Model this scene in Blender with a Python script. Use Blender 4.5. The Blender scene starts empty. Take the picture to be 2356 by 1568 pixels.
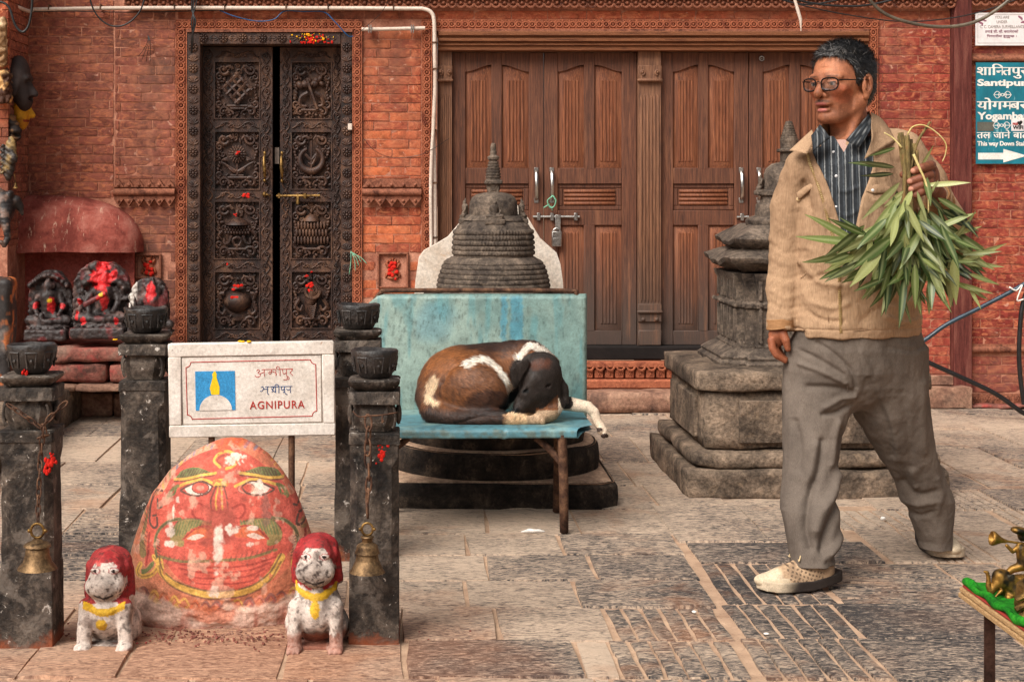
import bpy, math, random
import numpy as np
from mathutils import Vector, Matrix
random.seed(7); np.random.seed(7)
S = bpy.context.scene
COL = S.collection
PI = math.pi
# ------------------------------------------------------------------ camera, sky, sun, exposure
F, CX, CY, H = 3770., 942., 424., 1.22
cam = bpy.data.cameras.new('camera'); co = bpy.data.objects.new('camera', cam); COL.objects.link(co)
co.location = (0, 0, H); co.rotation_euler = (PI/2, 0, 0)
cam.sensor_width = 36.; cam.lens = 36.*F/2356.; cam.sensor_fit = 'HORIZONTAL'
cam.shift_x = (1178-CX)/2356.; cam.shift_y = -(784-CY)/2356.
cam.clip_start = .05; cam.clip_end = 500
S.camera = co
W = bpy.data.worlds.new('World'); S.world = W; W.use_nodes = True
nt = W.node_tree; bg = nt.nodes['Background']
sky = nt.nodes.new('ShaderNodeTexSky'); sky.sky_type = 'NISHITA'; sky.sun_disc = False
SUN_EL, SUN_AZ = math.radians(47), math.radians(-140)
sky.sun_elevation = SUN_EL; sky.sun_rotation = SUN_AZ
sky.air_density = 1.0; sky.dust_density = 6.0; sky.ozone_density = .4
hs = nt.nodes.new('ShaderNodeHueSaturation'); hs.inputs['Saturation'].default_value = .25
nt.links.new(sky.outputs[0], hs.inputs['Color']); nt.links.new(hs.outputs[0], bg.inputs['Color'])
bg.inputs['Strength'].default_value = .056
sl = bpy.data.lights.new('sun', 'SUN'); sl.energy = 2.35; sl.angle = math.radians(42); sl.color = (1, .95, .88)
so = bpy.data.objects.new('sun', sl); COL.objects.link(so)
# sun direction: azimuth measured like the sky (0 = +Y, clockwise towards +X)
sd = Vector((math.sin(SUN_AZ)*math.cos(SUN_EL), math.cos(SUN_AZ)*math.cos(SUN_EL), math.sin(SUN_EL)))
so.rotation_euler = sd.to_track_quat('Z', 'Y').to_euler()
S.view_settings.view_transform = 'Standard'; S.view_settings.look = 'None'
S.view_settings.gamma = 1; S.view_settings.use_curve_mapping = False
S.view_settings.exposure = 0.95
# ------------------------------------------------------------------ placing
def P(x, y, d): return np.array(((x-CX)*d/F, d, H-(y-CY)*d/F))
def G(x, y):
    d = H*F/(y-CY); return np.array(((x-CX)*d/F, d, 0.))
def srgb(*c):
    c = np.array(c, float)/255.
    return tuple(np.where(c <= .04045, c/12.92, ((c+.055)/1.055)**2.4))
# ------------------------------------------------------------------ numpy noise
def _hash(i, j, k, s):
    n = (i*374761393 + j*668265263 + k*2147483647 + s*974711) & 0xffffffff
    n = ((n ^ (n >> 13))*1274126177) & 0xffffffff
    return ((n ^ (n >> 16)) & 0xffff)/65535.
def vnoise(p, s=0):
    p = np.asarray(p, np.float64); i = np.floor(p).astype(np.int64); f = p-i; f = f*f*(3-2*f)
    r = 0
    for a in (0, 1):
        for b in (0, 1):
            for c in (0, 1):
                w = (f[:, 0] if a else 1-f[:, 0])*(f[:, 1] if b else 1-f[:, 1])*(f[:, 2] if c else 1-f[:, 2])
                r = r + w*_hash(i[:, 0]+a, i[:, 1]+b, i[:, 2]+c, s)
    return r*2-1
def fbm(p, sc, oc=3, s=0):
    p = np.asarray(p, float)*np.asarray(sc, float); r = 0; a = 1.
    for o in range(oc): r = r + a*vnoise(p*2**o, s+o); a *= .5
    return r
# ------------------------------------------------------------------ objects
def mesh_np(name, V, Fq, smooth=True, col=None):
    """V (n,3); Fq list of arrays (m,k) of faces with k corners"""
    me = bpy.data.meshes.new(name); V = np.asarray(V, np.float32)
    Fq = [np.asarray(f, np.int32) for f in (Fq if isinstance(Fq, list) else [Fq]) if len(f)]
    nl = sum(f.size for f in Fq); nf = sum(len(f) for f in Fq)
    me.vertices.add(len(V)); me.vertices.foreach_set('co', V.ravel())
    me.loops.add(nl); me.loops.foreach_set('vertex_index', np.concatenate([f.ravel() for f in Fq]))
    me.polygons.add(nf)
    tot = np.concatenate([np.full(len(f), f.shape[1], np.int32) for f in Fq])
    me.polygons.foreach_set('loop_start', np.concatenate([[0], np.cumsum(tot)[:-1]]).astype(np.int32))
    me.polygons.foreach_set('loop_total', tot)
    me.polygons.foreach_set('use_smooth', np.full(nf, bool(smooth)))
    me.update(calc_edges=True)
    if col is not None: setcol(me, col)
    return me
def setcol(me, col):
    a = me.color_attributes.new('Col', 'FLOAT_COLOR', 'POINT')
    c = np.ones((len(me.vertices), 4), np.float32); c[:, :3] = col
    a.data.foreach_set('color', c.ravel())
def link(name, me, mat=None, parent=None):
    o = bpy.data.objects.new(name, me); COL.objects.link(o)
    if mat is not None and me is not None and not me.materials: me.materials.append(mat)
    if parent is not None:
        o.parent = parent
        if parent.parent is None: o.location = -Vector(parent.location)
    return o
def tag(o, label=None, cat=None, group=None, kind=None):
    if label: o['label'] = label
    if cat: o['category'] = cat
    if group: o['group'] = group
    if kind: o['kind'] = kind
    return o
def empty(name, loc, label=None, cat=None, group=None, kind=None):
    o = bpy.data.objects.new(name, None); COL.objects.link(o); o.location = Vector([float(v) for v in loc])
    o.empty_display_size = .05
    return tag(o, label, cat, group, kind)
class MB:
    """mesh collector"""
    def __init__(s): s.v = []; s.f = []; s.n = 0
    def add(s, V, Fs):
        V = np.asarray(V, float).reshape(-1, 3); n = s.n
        s.v.append(V); s.n += len(V)
        for f in Fs: s.f.append(tuple(int(i)+n for i in f))
        return s
    def box(s, a, b, bev=0., R=None, c=None):
        x0, y0, z0 = a; x1, y1, z1 = b
        if bev <= 0:
            V = [(x, y, z) for z in (z0, z1) for y in (y0, y1) for x in (x0, x1)]
            Fs = [(0, 2, 3, 1), (4, 5, 7, 6), (0, 1, 5, 4), (2, 6, 7, 3), (0, 4, 6, 2), (1, 3, 7, 5)]
        else:
            bev = min(bev, .49*(x1-x0), .49*(y1-y0), .49*(z1-z0))
            V = []; idx = {}
            for sx in (0, 1):
                for sy in (0, 1):
                    for sz in (0, 1):
                        base = ((x0, x1)[sx], (y0, y1)[sy], (z0, z1)[sz])
                        d = (bev*(1-2*sx), bev*(1-2*sy), bev*(1-2*sz))
                        for ax in range(3):
                            q = [base[i]+(d[i] if i != ax else 0) for i in range(3)]
                            idx[(sx, sy, sz, ax)] = len(V); V.append(q)
            Fs = []
            for ax in range(3):
                u, w = [i for i in range(3) if i != ax]
                for sgn in (0, 1):
                    def k(a_, b_, A=ax):
                        t = [0, 0, 0]; t[ax] = sgn; t[u] = a_; t[w] = b_; return idx[(t[0], t[1], t[2], A)]
                    f = [k(0, 0), k(1, 0), k(1, 1), k(0, 1)]
                    if (sgn == 0) != (ax == 1): f.reverse()
                    Fs.append(f)
            for ax in range(3):
                u, w = [i for i in range(3) if i != ax]
                for a_ in (0, 1):
                    for b_ in (0, 1):
                        def k(e, A):
                            t = [0, 0, 0]; t[ax] = e; t[u] = a_; t[w] = b_; return idx[(t[0], t[1], t[2], A)]
                        f = [k(0, u), k(1, u), k(1, w), k(0, w)]
                        flip = (a_ == b_)
                        if ax == 1: flip = not flip
                        if flip: f.reverse()
                        Fs.append(f)
            for sx in (0, 1):
                for sy in (0, 1):
                    for sz in (0, 1):
                        f = [idx[(sx, sy, sz, 0)], idx[(sx, sy, sz, 1)], idx[(sx, sy, sz, 2)]]
                        if (sx+sy+sz) % 2 == 0: f.reverse()
                        Fs.append(f)
        V = np.array(V, float)
        if R is not None: V = (V-c)@np.asarray(R).T+c
        return s.add(V, Fs)
    def tube(s, pts, r, n=8, cap=True, closed=False, flat=None):
        pts = np.asarray(pts, float); m = len(pts)
        r = np.full(m, r, float) if np.ndim(r) == 0 else np.asarray(r, float)
        if closed: T = np.roll(pts, -1, 0)-np.roll(pts, 1, 0)
        else: T = np.gradient(pts, axis=0)
        T /= np.linalg.norm(T, axis=1, keepdims=True)+1e-12
        up = np.array((0, 0, 1.)) if abs(T[0, 2]) < .9 else np.array((0, 1., 0))
        A = np.zeros_like(pts); a = np.cross(T[0], up); a /= np.linalg.norm(a)
        for i in range(m):
            a = a-T[i]*np.dot(a, T[i]); a /= np.linalg.norm(a)+1e-12; A[i] = a
        B = np.cross(T, A); th = np.arange(n)*2*PI/n
        V = pts[:, None]+r[:, None, None]*(A[:, None]*np.cos(th)[None, :, None]+B[:, None]*np.sin(th)[None, :, None])
        Fs = []
        for i in range(m if closed else m-1):
            j = (i+1) % m
            for k in range(n):
                l = (k+1) % n; Fs.append((i*n+k, i*n+l, j*n+l, j*n+k))
        if cap and not closed:
            Fs.append(tuple(range(n))[::-1]); Fs.append(tuple((m-1)*n+k for k in range(n)))
        return s.add(V.reshape(-1, 3), Fs)
    def lathe(s, prof, c, n=24, axis='z', fr=None):
        prof = np.array(prof, float); m = len(prof); th = np.arange(n)*2*PI/n
        r = prof[:, 0][:, None]*np.ones(n); z = prof[:, 1][:, None]*np.ones(n)
        if fr is not None: r = fr(r, z, th[None, :]*np.ones((m, 1)))
        V = np.stack([c[0]+r*np.cos(th), c[1]+r*np.sin(th), c[2]+z], -1)
        Fs = [(i*n+k, i*n+(k+1) % n, (i+1)*n+(k+1) % n, (i+1)*n+k) for i in range(m-1) for k in range(n)]
        if prof[0, 0] > 1e-5: Fs.append(tuple(range(n))[::-1])
        if prof[-1, 0] > 1e-5: Fs.append(tuple((m-1)*n+k for k in range(n)))
        return s.add(V.reshape(-1, 3), Fs)
    def loft(s, rings, cap=True):
        m = len(rings); n = len(rings[0]); V = np.concatenate([np.asarray(r, float) for r in rings])
        Fs = [(i*n+k, i*n+(k+1) % n, (i+1)*n+(k+1) % n, (i+1)*n+k) for i in range(m-1) for k in range(n)]
        if cap: Fs.append(tuple(range(n))[::-1]); Fs.append(tuple((m-1)*n+k for k in range(n)))
        return s.add(V, Fs)
    def prism(s, poly, y0, y1):
        """polygon of (x,z) extruded along Y, y0 = front (near camera)"""
        n = len(poly); V = [(x, y0, z) for x, z in poly]+[(x, y1, z) for x, z in poly]
        A = sum(poly[i][0]*poly[(i+1) % n][1]-poly[(i+1) % n][0]*poly[i][1] for i in range(n))
        f = list(range(n)); b = [n+i for i in f]
        Fs = [f, b[::-1]] + [(i, n+i, n+(i+1) % n, (i+1) % n) for i in range(n)]
        if A < 0: Fs = [q[::-1] for q in Fs]
        return s.add(V, Fs)
    def ball(s, c, r, nu=10, nv=6, R=None):
        r = np.ones(3)*r; V = [(0, 0, -1)]; Fs = []
        for i in range(1, nv):
            t = PI*i/nv-PI/2
            for k in range(nu): V.append((math.cos(t)*math.cos(2*PI*k/nu), math.cos(t)*math.sin(2*PI*k/nu), math.sin(t)))
        V.append((0, 0, 1)); L = len(V)-1
        for k in range(nu):
            l = (k+1) % nu; Fs.append((0, 1+l, 1+k)); Fs.append((L, 1+(nv-2)*nu+k, 1+(nv-2)*nu+l))
            for i in range(nv-2): Fs.append((1+i*nu+k, 1+i*nu+l, 1+(i+1)*nu+l, 1+(i+1)*nu+k))
        V = np.array(V)*r
        if R is not None: V = V@np.asarray(R).T
        return s.add(V+np.asarray(c), Fs)
    def mesh(s, name, smooth=False, jit=0., jsc=30., col=None):
        V = np.concatenate(s.v)
        if jit: 
            d = np.stack([fbm(V, jsc, 2, q*7+1) for q in range(3)], -1); V = V+d*jit
        by = {}
        for f in s.f: by.setdefault(len(f), []).append(f)
        me = mesh_np(name, V, [np.array(q) for q in by.values()], smooth is True)
        if smooth and smooth is not True:
            me.polygons.foreach_set('use_smooth', np.ones(len(me.polygons), bool)); me.set_sharp_from_angle(angle=math.radians(smooth))
        if col is not None: setcol(me, col(V) if callable(col) else col)
        return me
    def obj(s, name, mat, parent=None, smooth=False, **k):
        return link(name, s.mesh(name, smooth, **k), mat, parent)
def grid_tess(a, b, nx, nz):
    pass
def rough_box(mb, a, b, n=(6, 4, 4), amp=.004, sc=14., bev=.012, seed=0):
    """a stone block: subdivided rounded box with noise"""
    a = np.array(a, float); b = np.array(b, float); c = (a+b)/2; h = (b-a)/2
    V = []; Fs = []; 
    for ax in range(3):
        u, w = (ax+1) % 3, (ax+2) % 3
        for sg in (-1, 1):
            nu, nw = n[u], n[w]; base = len(V)
            for i in range(nu+1):
                for j in range(nw+1):
                    q = np.zeros(3); q[ax] = sg; q[u] = -1+2*i/nu; q[w] = -1+2*j/nw; V.append(q)
            for i in range(nu):
                for j in range(nw):
                    f = (base+i*(nw+1)+j, base+(i+1)*(nw+1)+j, base+(i+1)*(nw+1)+j+1, base+i*(nw+1)+j+1)
                    Fs.append(f if sg > 0 else f[::-1])
    V = np.array(V)*h
    core = np.clip(V, -(h-bev), h-bev); d = V-core; L = np.linalg.norm(d, axis=1, keepdims=True)
    V = np.where(L > 1e-9, core+d/np.maximum(L, 1e-9)*np.minimum(L, bev), V)+c
    if amp:
        V = V+np.stack([fbm(V, sc, 3, seed+k*5) for k in range(3)], -1)*amp
    # weld duplicates
    key = np.round(V, 5); _, ix, inv = np.unique(key, axis=0, return_index=True, return_inverse=True); inv = inv.ravel()
    mb.add(V[ix], [tuple(inv[list(f)]) for f in Fs])
    return mb
# ------------------------------------------------------------------ signed distance modelling
f32 = np.float32
def A3(*v): return np.array(v, f32)
def cap(p, a, b, ra, rb=None):
    rb = ra if rb is None else rb
    a = np.asarray(a, f32); b = np.asarray(b, f32); ba = b-a; pa = p-a
    h = np.clip(pa@ba/max(float(ba@ba), 1e-12), 0, 1)
    return np.linalg.norm(pa-h[:, None]*ba, axis=1)-(ra+(rb-ra)*h)
def ell(p, c, r, R=None):
    q = p-np.asarray(c, f32)
    if R is not None: q = q@np.asarray(R, f32)
    r = np.asarray(r, f32); k0 = np.linalg.norm(q/r, axis=1); k1 = np.linalg.norm(q/(r*r), axis=1)
    return k0*(k0-1)/np.maximum(k1, 1e-9)
def sbox(p, c, h, r=0., R=None):
    q = p-np.asarray(c, f32)
    if R is not None: q = q@np.asarray(R, f32)
    q = np.abs(q)-(np.asarray(h, f32)-r)
    return np.linalg.norm(np.maximum(q, 0), axis=1)+np.minimum(q.max(1), 0)-r
def su(a, b, k):
    h = np.maximum(k-np.abs(a-b), 0)/k; return np.minimum(a, b)-h*h*k*.25
def ssub(a, b, k): return -su(-a, b, k)
def chain(p, pts, rs, k=None):
    d = None
    for i in range(len(pts)-1):
        e = cap(p, pts[i], pts[i+1], rs[i], rs[i+1]); d = e if d is None else (np.minimum(d, e) if k is None else su(d, e, k))
    return d
def rotz(a): c, s_ = math.cos(a), math.sin(a); return np.array([[c, -s_, 0], [s_, c, 0], [0, 0, 1.]])
def roty(a): c, s_ = math.cos(a), math.sin(a); return np.array([[c, 0, s_], [0, 1, 0], [-s_, 0, c.real]])
def rotx(a): c, s_ = math.cos(a), math.sin(a); return np.array([[1, 0, 0], [0, c, -s_], [0, s_, c]])
def iso(f, lo, hi, h, B=8, slack=1.25):
    """sparse surface nets of f<0"""
    lo = np.asarray(lo, float); hi = np.asarray(hi, float); nb = np.ceil((hi-lo)/(h*B)).astype(int)
    bi = np.stack(np.meshgrid(*[np.arange(n) for n in nb], indexing='ij'), -1).reshape(-1, 3)
    ctr = (lo+(bi+.5)*B*h).astype(f32); dv = np.concatenate([f(ctr[i:i+200000]) for i in range(0, len(ctr), 200000)])
    bi = bi[np.abs(dv) < B*h*.87*slack+2*h]
    n = B+2; loc = np.stack(np.meshgrid(*[np.arange(-1, B+1)]*3, indexing='ij'), -1).reshape(-1, 3)
    VID, VP, Q = [], [], []
    E = []
    for ax in range(3):
        o = [i for i in range(3) if i != ax]
        for u in (0, 1):
            for w in (0, 1):
                a = [0, 0, 0]; a[o[0]] = u; a[o[1]] = w; b = list(a); b[ax] = 1; E.append((a, b, ax))
    dims = (nb*B+4).astype(np.int64)
    pk = lambda c: ((c[..., 0]+1)*dims[1]+(c[..., 1]+1))*dims[2]+(c[..., 2]+1)
    for s0 in range(0, len(bi), 400):
        b = bi[s0:s0+400]; m = len(b)
        gi = (b[:, None]*B+loc[None]); pts = (lo+gi*h).reshape(-1, 3).astype(f32)
        D = f(pts).reshape(m, n, n, n); c = n-1
        sub = lambda a: D[:, a[0]:a[0]+c, a[1]:a[1]+c, a[2]:a[2]+c]
        acc = np.zeros((m, c, c, c, 3), f32); cnt = np.zeros((m, c, c, c), f32)
        for a, bb, ax in E:
            da, db = sub(a), sub(bb); x = (da < 0) != (db < 0); t = np.where(x, da/np.where(x, da-db, 1), 0)
            for k in range(3): acc[..., k] += np.where(x, a[k]+(t if k == ax else 0), 0)
            cnt += x
        act = cnt > 0; w = np.argwhere(act)
        if not len(w): continue
        pos = acc[act]/cnt[act][:, None]; cell = b[w[:, 0]]*B+w[:, 1:]-1
        VID.append(pk(cell)); VP.append(lo+(cell+pos)*h)
        ins = D < 0
        for ax in range(3):
            o1, o2 = (ax+1) % 3, (ax+2) % 3
            sl0 = [slice(None)]+[slice(1, B+1)]*3; sl1 = list(sl0); sl1[ax+1] = slice(2, B+2)
            I0, I1 = ins[tuple(sl0)], ins[tuple(sl1)]
            w = np.argwhere(I0 != I1)
            if not len(w): continue
            g = b[w[:, 0]]*B+w[:, 1:]
            inn = I0[tuple(w.T)]
            cs = []
            for (u, v) in ((-1, -1), (0, -1), (0, 0), (-1, 0)):
                cc = g.copy(); cc[:, o1] += u; cc[:, o2] += v; cs.append(pk(cc))
            q = np.stack(cs, 1); q[~inn] = q[~inn][:, ::-1]; Q.append(q)
    VID = np.concatenate(VID); VP = np.concatenate(VP); Q = np.concatenate(Q)
    ids, ix = np.unique(VID, return_index=True); V = VP[ix]
    qi = np.searchsorted(ids, Q); qi = np.minimum(qi, len(ids)-1); ok = (ids[qi] == Q).all(1)
    return V, qi[ok]
def vnormals(V, Q):
    n = np.zeros_like(V); a = V[Q[:, 2]]-V[Q[:, 0]]; b = V[Q[:, 3]]-V[Q[:, 1]]; fn = np.cross(a, b)
    for k in range(4): np.add.at(n, Q[:, k], fn)
    return n/(np.linalg.norm(n, axis=1, keepdims=True)+1e-12)
def keep(V, Q, mask_fn):
    m = mask_fn(V)[Q].all(1); Q = Q[m]; u, inv = np.unique(Q, return_inverse=True); return V[u], inv.reshape(Q.shape)
def mixc(c, new, a):
    a = np.clip(a, 0, 1)[:, None]; return c*(1-a)+np.array(new)*a
def sstep(e0, e1, x): t = np.clip((x-e0)/(e1-e0), 0, 1); return t*t*(3-2*t)
def seg2(p, a, b):
    a = np.array(a, float); b = np.array(b, float); ba = b-a; pa = p-a
    h = np.clip(pa@ba/max(ba@ba, 1e-12), 0, 1); return np.linalg.norm(pa-h[:, None]*ba, axis=1)
def poly2(p, pts):
    d = None
    for i in range(len(pts)-1):
        e = seg2(p, pts[i], pts[i+1]); d = e if d is None else np.minimum(d, e)
    return d
def inpoly(p, poly):
    r = np.zeros(len(p), bool); n = len(poly)
    for i in range(n):
        x0, y0 = poly[i]; x1, y1 = poly[(i+1) % n]
        if y0 == y1: continue
        c = ((y0 > p[:, 1]) != (y1 > p[:, 1])) & (p[:, 0] < (x1-x0)*(p[:, 1]-y0)/(y1-y0)+x0); r ^= c
    return r
def spline(pts, n=8):
    pts = np.asarray(pts, float); P_ = np.concatenate([2*pts[:1]-pts[1:2], pts, 2*pts[-1:]-pts[-2:-1]]); out = []
    for i in range(1, len(P_)-2):
        p0, p1, p2, p3 = P_[i-1:i+3]
        for t in np.arange(n)/n:
            out.append(.5*((2*p1)+(p2-p0)*t+(2*p0-5*p1+4*p2-p3)*t*t+(3*p1-p0-3*p2+p3)*t**3))
    out.append(pts[-1]); return np.array(out)
# ------------------------------------------------------------------ materials
class NG:
    def __init__(s, name):
        s.m = bpy.data.materials.new(name); s.m.use_nodes = True; s.t = s.m.node_tree; s.t.nodes.clear()
        s.out = s.t.nodes.new('ShaderNodeOutputMaterial'); s.b = s.t.nodes.new('ShaderNodeBsdfPrincipled')
        s.t.links.new(s.b.outputs[0], s.out.inputs[0])
        s._c = None
    def n(s, ty, **k):
        o = s.t.nodes.new('ShaderNode'+ty)
        for a, v in k.items(): setattr(o, a, v)
        return o
    def l(s, a, b): s.t.links.new(a, b)
    def put(s, sock, v):
        if hasattr(v, 'is_linked') or hasattr(v, 'links'): s.l(v, sock)
        else:
            if isinstance(v, tuple) and len(v) == 3 and sock.type == 'RGBA': v = (*v, 1)
            sock.default_value = v
    def coord(s):
        if s._c is None:
            tc = s.n('TexCoord'); oi = s.n('ObjectInfo')
            m = s.n('Math', operation='MULTIPLY'); s.l(oi.outputs['Random'], m.inputs[0]); m.inputs[1].default_value = 23.
            cb = s.n('CombineXYZ'); s.l(m.outputs[0], cb.inputs[0]); s.l(m.outputs[0], cb.inputs[1]); s.l(m.outputs[0], cb.inputs[2])
            ad = s.n('VectorMath', operation='ADD'); s.l(tc.outputs['Object'], ad.inputs[0]); s.l(cb.outputs[0], ad.inputs[1])
            s._c = ad.outputs[0]; s.oi = oi
        return s._c
    def world(s): return s.n('NewGeometry').outputs['Position']
    def stretch(s, v, sc):
        m = s.n('VectorMath', operation='MULTIPLY'); s.l(v, m.inputs[0]); m.inputs[1].default_value = sc; return m.outputs[0]
    def noise(s, v, scale, detail=4, rough=.6, dist=0.):
        o = s.n('TexNoise'); s.l(v, o.inputs['Vector']); o.inputs['Scale'].default_value = scale
        o.inputs['Detail'].default_value = detail; o.inputs['Roughness'].default_value = rough; o.inputs['Distortion'].default_value = dist
        return o.outputs['Fac']
    def voro(s, v, scale, feat='F1', out='Distance', rnd=1.):
        o = s.n('TexVoronoi', feature=feat); s.l(v, o.inputs['Vector']); o.inputs['Scale'].default_value = scale
        o.inputs['Randomness'].default_value = rnd; return o.outputs[out]
    def ramp(s, f, stops, interp='LINEAR'):
        o = s.n('ValToRGB'); o.color_ramp.interpolation = interp; e = o.color_ramp.elements
        while len(e) < len(stops): e.new(.5)
        for q, (p, c) in zip(e, stops):
            q.position = p; q.color = (*c, 1) if isinstance(c, (tuple, list, np.ndarray)) else (c, c, c, 1)
        s.l(f, o.inputs[0]); return o.outputs[0]
    def mix(s, f, a, b, mode='MIX'):
        o = s.n('Mix', data_type='RGBA', blend_type=mode); s.put(o.inputs[0], f); s.put(o.inputs[6], a); s.put(o.inputs[7], b); return o.outputs[2]
    def math(s, op, a, b=0., clamp=False):
        o = s.n('Math', operation=op, use_clamp=clamp); s.put(o.inputs[0], a); s.put(o.inputs[1], b); return o.outputs[0]
    def attr(s, name='Col'):
        o = s.n('Attribute'); o.attribute_name = name; return o
    def sep(s, v):
        o = s.n('SeparateXYZ'); s.l(v, o.inputs[0]); return o.outputs
    def bump(s, h, strength=.5, dist=.004, prev=None):
        o = s.n('Bump'); o.inputs['Strength'].default_value = strength; o.inputs['Distance'].default_value = dist; s.put(o.inputs['Height'], h)
        if prev is not None: s.l(prev, o.inputs['Normal'])
        return o.outputs[0]
    def done(s, col, rough=.85, nrm=None, metal=0., spec=.35, sheen=0.):
        s.put(s.b.inputs['Base Color'], col); s.put(s.b.inputs['Roughness'], rough)
        if nrm is not None: s.l(nrm, s.b.inputs['Normal'])
        s.put(s.b.inputs['Metallic'], metal); s.put(s.b.inputs['Specular IOR Level'], spec)
        if sheen: s.b.inputs['Sheen Weight'].default_value = sheen; s.b.inputs['Sheen Roughness'].default_value = .5
        return s.m
def mk(name, cols, scale=6., detail=6, stretch=(1, 1, 1), fine=(.35, 14.), rough=.85, bump=.5, bscale=70., bdist=.004, spots=(), vcol=0., vary=.0, metal=0., spec=.2, sheen=0., foot=None):
    g = NG(name); c = g.coord()
    if stretch != (1, 1, 1): c = g.stretch(c, stretch)
    n1 = g.noise(c, scale, detail+4, .7, .3)
    k = len(cols)
    col = g.ramp(n1, [(.36+.28*i/max(k-1, 1), q) for i, q in enumerate(cols)])
    if vcol:
        a = g.attr().outputs['Color']; grey = g.ramp(n1, [(.36, .74), (.64, 1.14)])
        col = g.mix(1., a, grey, 'MULTIPLY')
    n2 = g.noise(c, scale*fine[1], 7, .75)
    col = g.mix(1., col, g.ramp(n2, [(.36, 1-fine[0]), (.64, 1+fine[0]*.7)]), 'MULTIPLY')
    for (sc_, ssc, lo, hi, am) in spots:
        t = g.noise(c, ssc, 8, .66, .5); col = g.mix(g.ramp(t, [(lo, 0.), (hi, am)]), col, sc_)
    if foot:   # brick dust trodden up the foot of a post
        z = g.sep(g.world())[2]; col = g.mix(g.ramp(g.math('ADD', z, g.math('MULTIPLY', g.math('SUBTRACT', n1, .5), .22)), [(.0, .75), (.035, 0.)]), col, foot)
    if vary:
        hs_ = g.n('HueSaturation'); g.l(col, hs_.inputs['Color']); g.coord()
        r = g.oi.outputs['Random']; g.l(g.math('ADD', g.math('MULTIPLY', r, 2*vary), 1-vary), hs_.inputs['Value']); col = hs_.outputs[0]
    b = g.bump(g.noise(c, bscale, 5, .7), bump, bdist)
    b = g.bump(n1, bump*.6, bdist*4, b)
    r_ = g.ramp(n2, [(.3, max(rough-.12, .02)), (.7, min(rough+.1, 1))]) if metal < .5 else g.ramp(n2, [(.3, rough*.7), (.7, min(rough*1.4, 1))])
    return g.done(col, r_, b, metal, spec, sheen)
# ------------------------------------------------------------------ setting materials
def brick_mat(name, reds, grime):
    g = NG(name); c = g.coord(); w = g.world(); r = g.oi.outputs['Random']
    base = g.ramp(r, [(i/(len(reds)-1), q) for i, q in enumerate(reds)])
    n = g.noise(c, 22, 9, .72, .6)
    col = g.mix(1., base, g.ramp(n, [(.34, .5), (.5, 1.0), (.68, 1.36)]), 'MULTIPLY')
    st = g.noise(g.stretch(c, (1, 1, 2.5)), 11, 6, .65, 2.2)
    col = g.mix(g.ramp(st, [(.5, 0.), (.64, .6)]), col, srgb(206, 128, 88))
    big = g.noise(w, 1.6, 5, .6, .3)
    col = g.mix(g.ramp(big, [(.48, 0.), (.68, .75)]), col, grime)
    du = g.noise(w, 9, 10, .75, .4); col = g.mix(g.ramp(du, [(.5, 0.), (.66, .5)]), col, srgb(186, 122, 92))
    sp = g.noise(w, 26, 3, .5, .5)
    col = g.mix(g.ramp(sp, [(.66, 0.), (.72, .55)]), col, srgb(205, 160, 138))
    dk = g.noise(w, 11, 4, .6); col = g.mix(g.ramp(dk, [(.66, 0.), (.78, .7)]), col, srgb(62, 38, 34))
    b = g.bump(g.noise(c, 95, 5, .7), .55, .003); b = g.bump(n, .5, .006, b)
    return g.done(col, .92, b, spec=.12)
M = {}
M['brick'] = brick_mat('brick_red', [srgb(124, 60, 44), srgb(160, 82, 58), srgb(174, 94, 64), srgb(142, 72, 55), srgb(186, 102, 66)], srgb(98, 70, 60))
M['brick_dull'] = brick_mat('brick_dull', [srgb(118, 66, 55), srgb(140, 80, 66), srgb(126, 72, 61), srgb(152, 92, 74)], srgb(88, 68, 60))
M['brick_crimson'] = brick_mat('brick_crimson', [srgb(112, 44, 38), srgb(128, 54, 46), srgb(142, 64, 52), srgb(118, 50, 46)], srgb(116, 80, 70))
M['mortar'] = mk('wall_mortar', [srgb(140, 84, 66), srgb(200, 142, 116)], 9, fine=(.3, 9), bump=.5)
M['terra'] = mk('terracotta_carving', [srgb(112, 58, 42), srgb(164, 96, 68), srgb(140, 76, 54)], 14, fine=(.35, 9), bump=.5, spots=[(srgb(206, 150, 112), 30, .62, .75, .6)])
M['terra_dark'] = mk('terracotta_weathered', [srgb(82, 48, 38), srgb(146, 92, 70), srgb(116, 70, 54)], 12, fine=(.4, 9), bump=.5, spots=[(srgb(160, 110, 84), 26, .6, .75, .6)])
M['carved_wood'] = mk('carved_dark_wood', [srgb(28, 16, 13), srgb(58, 36, 27), srgb(96, 66, 48)], 7, stretch=(1, 1, .6), fine=(.5, 12), rough=.6, bump=.6, bscale=120, bdist=.002, spots=[(srgb(128, 98, 76), 24, .58, .74, .5)], spec=.4)
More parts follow.
